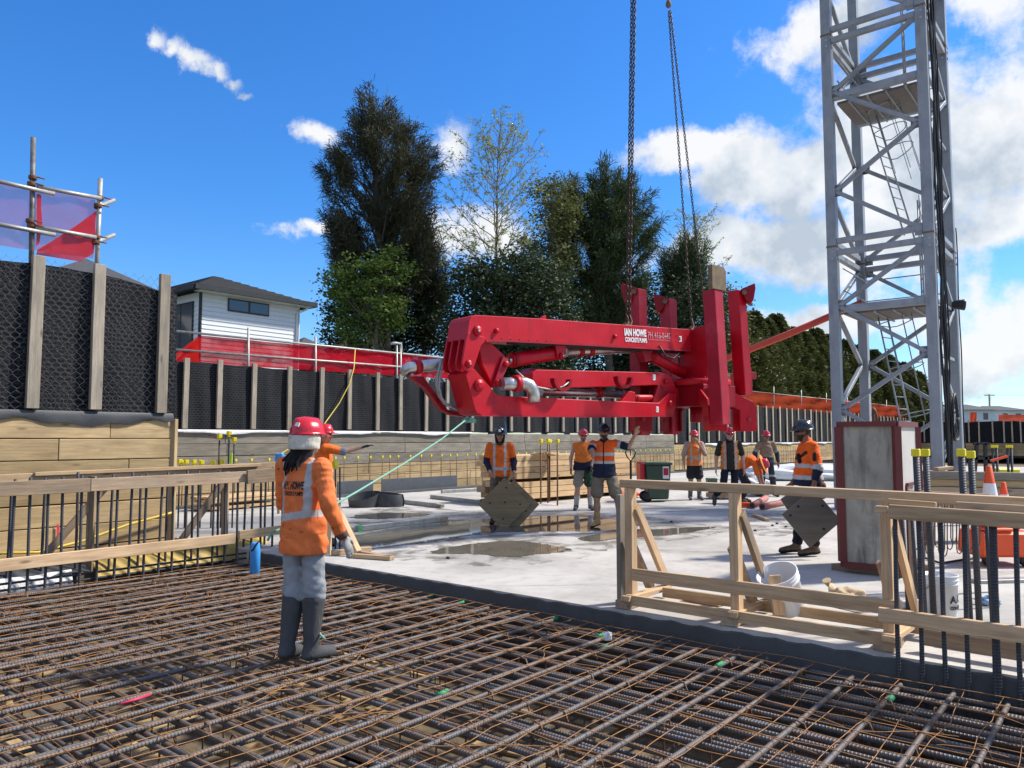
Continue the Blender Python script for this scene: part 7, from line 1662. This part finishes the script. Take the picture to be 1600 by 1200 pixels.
def w7_shirt(tags, t, V):
    c = np.tile(A3((.030, .036, .026)), (len(V), 1)); x = np.abs(V[:, 0]); z = V[:, 2]; tor = (tags == 'torso') | (tags == 'yoke'); v = tor & ((x > .075) | (V[:, 1] < .0)); c[v] = (.85, .26, .045)
    c[v & (np.abs(x-.115) < .02)] = (.52, .44, .40); c[v & (np.abs(z-1.05) < .03)] = (.52, .42, .36); c[tor & (x > .062) & (x < .08) & (V[:, 1] > 0)] = (.012, .014, .02); c[tags == 'collar'] = (.012, .014, .02); return c
lo7 = gnd(1142, 797, 0)
person('worker in open orange vest over dark shirt stepping forward behind the frame', lo7, R(170), dict(eR=(.27, -.05, 1.13), wR=(.29, .02, .89), eL=(-.27, -.05, 1.13), wL=(-.28, .03, .89), kR=(.16, .10, .52), aR=(.30, -.16, .30), tR=(.33, -.10, .12), kL=(-.08, .05, .50), aL=(-.05, .0, .095), tL=(-.06, .18, .035)), SKIN_L, dict(fn=w7_shirt, sleeve=.75, loose=.02), dict(c=(.014, .017, .03)), dict(c=(.10, .09, .085), cs=(.09, .095, .10), shaft=.26, flare=.015), (.60, .02, .03), R(12), 0, None, True, seed=15, scale=1.02)
def w9_shirt(tags, t, V):
    c = np.tile(A3((.25, .175, .12)), (len(V), 1)); c[V[:, 2] < 1.05] = (.030, .036, .055); c[(tags == 'farm')] = (.03, .035, .05); c[(tags == 'uarm') & (t > .55)] = (.30, .27, .26); c[(tags == 'uarm') & (t > .85)] = (.03, .035, .05); return c
def w9_tr(tags, t, V):
    c = np.tile(A3((.032, .038, .058)), (len(V), 1)); c[np.abs(V[:, 2]-.56) < .025] = (.40, .40, .40); return c
lo9 = gnd(1199, 776, 0)
person('worker in tan and navy overalls with red helmet standing furthest back', lo9, R(178), dict(eR=(.29, -.04, 1.15), wR=(.28, .06, .92), eL=(-.29, -.04, 1.15), wL=(-.30, .03, .91), kR=(.13, .02, .5), aR=(.15, -.02, .095), kL=(-.14, .02, .5), aL=(-.19, -.02, .095), tR=(.19, .15, .035), tL=(-.23, .15, .035)), SKIN_D, dict(fn=w9_shirt, sleeve=1.9, loose=.016), dict(fn=w9_tr), dict(c=(.06, .055, .05)), (.52, .015, .04), R(8), 0, None, True, seed=17)
# bending worker with wide orange sun brim
def w8_extra(root, Mx, j, hp, SV, SF, hr):
    b_ = Blend(.010); uz = hr @ A3((0, 0, 1)); c = hp(0, -.01, .035); b_.limb('brim', c, c+uz*.002, .24, .235, .01, uz, .07); b_.build('sun_brim', M['cloth_col'], root, Mx, colour_table({}, (.90, .30, .06)))
lo8 = gnd(1163, 786, 0)
person('bending worker in orange shirt with wide orange brim round a red helmet', lo8, R(-118), dict(pelvis=(0, -.12, .86), chest=(0, .16, 1.02), neck=(0, .33, .98), head=(.02, .44, .92), sR=(.18, .28, .98), sL=(-.18, .28, .98), eR=(.22, .36, .70), wR=(.17, .42, .47), eL=(-.22, .36, .70), wL=(-.17, .42, .47), hR=(.095, -.10, .84), hL=(-.095, -.10, .84), kR=(.13, .06, .46), kL=(-.13, .06, .46), aR=(.13, -.08, .095), aL=(-.13, -.08, .095), tR=(.15, .10, .035), tL=(-.15, .10, .035)), SKIN_M, dict(fn=colour_table({}, ORANGE), sleeve=.9), dict(c=(.02, .022, .03)), BROWN, (.60, .02, .03), 0, R(-70), None, False, seed=19, extra=w8_extra, brim=.3)
# ---------------------------------------------------------------- plywood carrier walking left, black helmet
def w10_shirt(tags, t, V):
    c = np.tile(A3((.90, .135, .012)), (len(V), 1)); z = V[:, 2]; tor = (tags == 'torso') | (tags == 'yoke'); c[tor & (z < 1.04)] = NAVY; c[tor & (np.abs(z-1.015) < .028)] = TAPE; c[tor & (np.abs(z-1.165) < .024)] = TAPE
    ar = tags == 'uarm'; c[ar & (t > .82)] = TAPE; fa_ = tags == 'farm'; c[fa_] = NAVY; c[ar & (V[:, 0] < -.2) & (np.abs(t-.50) < .18) & (np.abs(V[:, 1]-.01) < .022)] = (.02, .02, .025)
    # harness straps
    st = tor & (np.abs((V[:, 2]-1.40)+.9*(V[:, 1])) < .022); c[st & (V[:, 1] > -.02)] = (.03, .015, .015); return c
def w10_extra(root, Mx, j, hp, SV, SF, hr):
    p = Blend(.009)
    for x, y, z, r in ((-.17, -.06, .93, .055), (-.16, -.12, .86, .05), (.05, -.14, .93, .05), (-.1, -.14, .84, .05)): p.limb('pouch', (x, y, z+.05), (x, y-.01, z-.06), r, r*.95, .02)
    p.build('tool_pouch', M['cloth_col'], root, Mx, colour_table({}, (.13, .065, .04)))
    q = Blend(.008); q.limb('radio', (-.10, .135, 1.22), (-.09, .15, 1.30), .030, .026, .01); q.build('radio', M['cloth_col'], root, Mx, colour_table({}, (.01, .01, .012)))
lo10 = gnd(1266, 867, 0)
person('stout worker in orange jacket and black helmet carrying dark plywood, facing left', lo10, R(88), dict(
    chest=(0, .01, 1.28), sL=(-.19, 0, 1.41), eL=(-.26, -.04, 1.13), wL=(-.30, .04, .905), eR=(.25, .0, 1.13), wR=(.25, .13, .91), kR=(.10, .06, .50), aR=(.11, .14, .095), tR=(.12, .33, .035), kL=(-.10, -.01, .50), aL=(-.11, -.02, .095), tL=(-.13, .165, .035), head=(0, .06, 1.60)), SKIN_D, dict(fn=w10_shirt, sleeve=1.55, loose=.024, hem=.0), dict(c=(.010, .012, .022), loose=.016), dict(c=(.145, .10, .065), sole=(.015, .014, .013), shaft=.16), (.010, .012, .015), R(-3), R(-3), dict(L=dict(curl=1.0, pn=(.9, .2, 0)), R=dict(curl=.9)), True, (.012, .01, .01), beard=(.03, .018, .015), belly=.035, seed=23, extra=w10_extra, brim=.3, scale=1.02)
# red peak
board('dark plywood sheet with corner holes held cornerwise beside the concrete block', at(1268, 809, lo10.y-.34), (1, .05, .80), (-.85, .05, 1), .545, M['ply_grey'], holes=((.78, .1), (-.15, .80), (.1, -.75), (-.72, .72)))
board('second dark plywood sheet showing left behind the held one', at(1258, 789, lo10.y-.16), (1, .15, .62), (-.75, .05, 1), .48, M['ply_grey'], holes=((-.75, .2),))
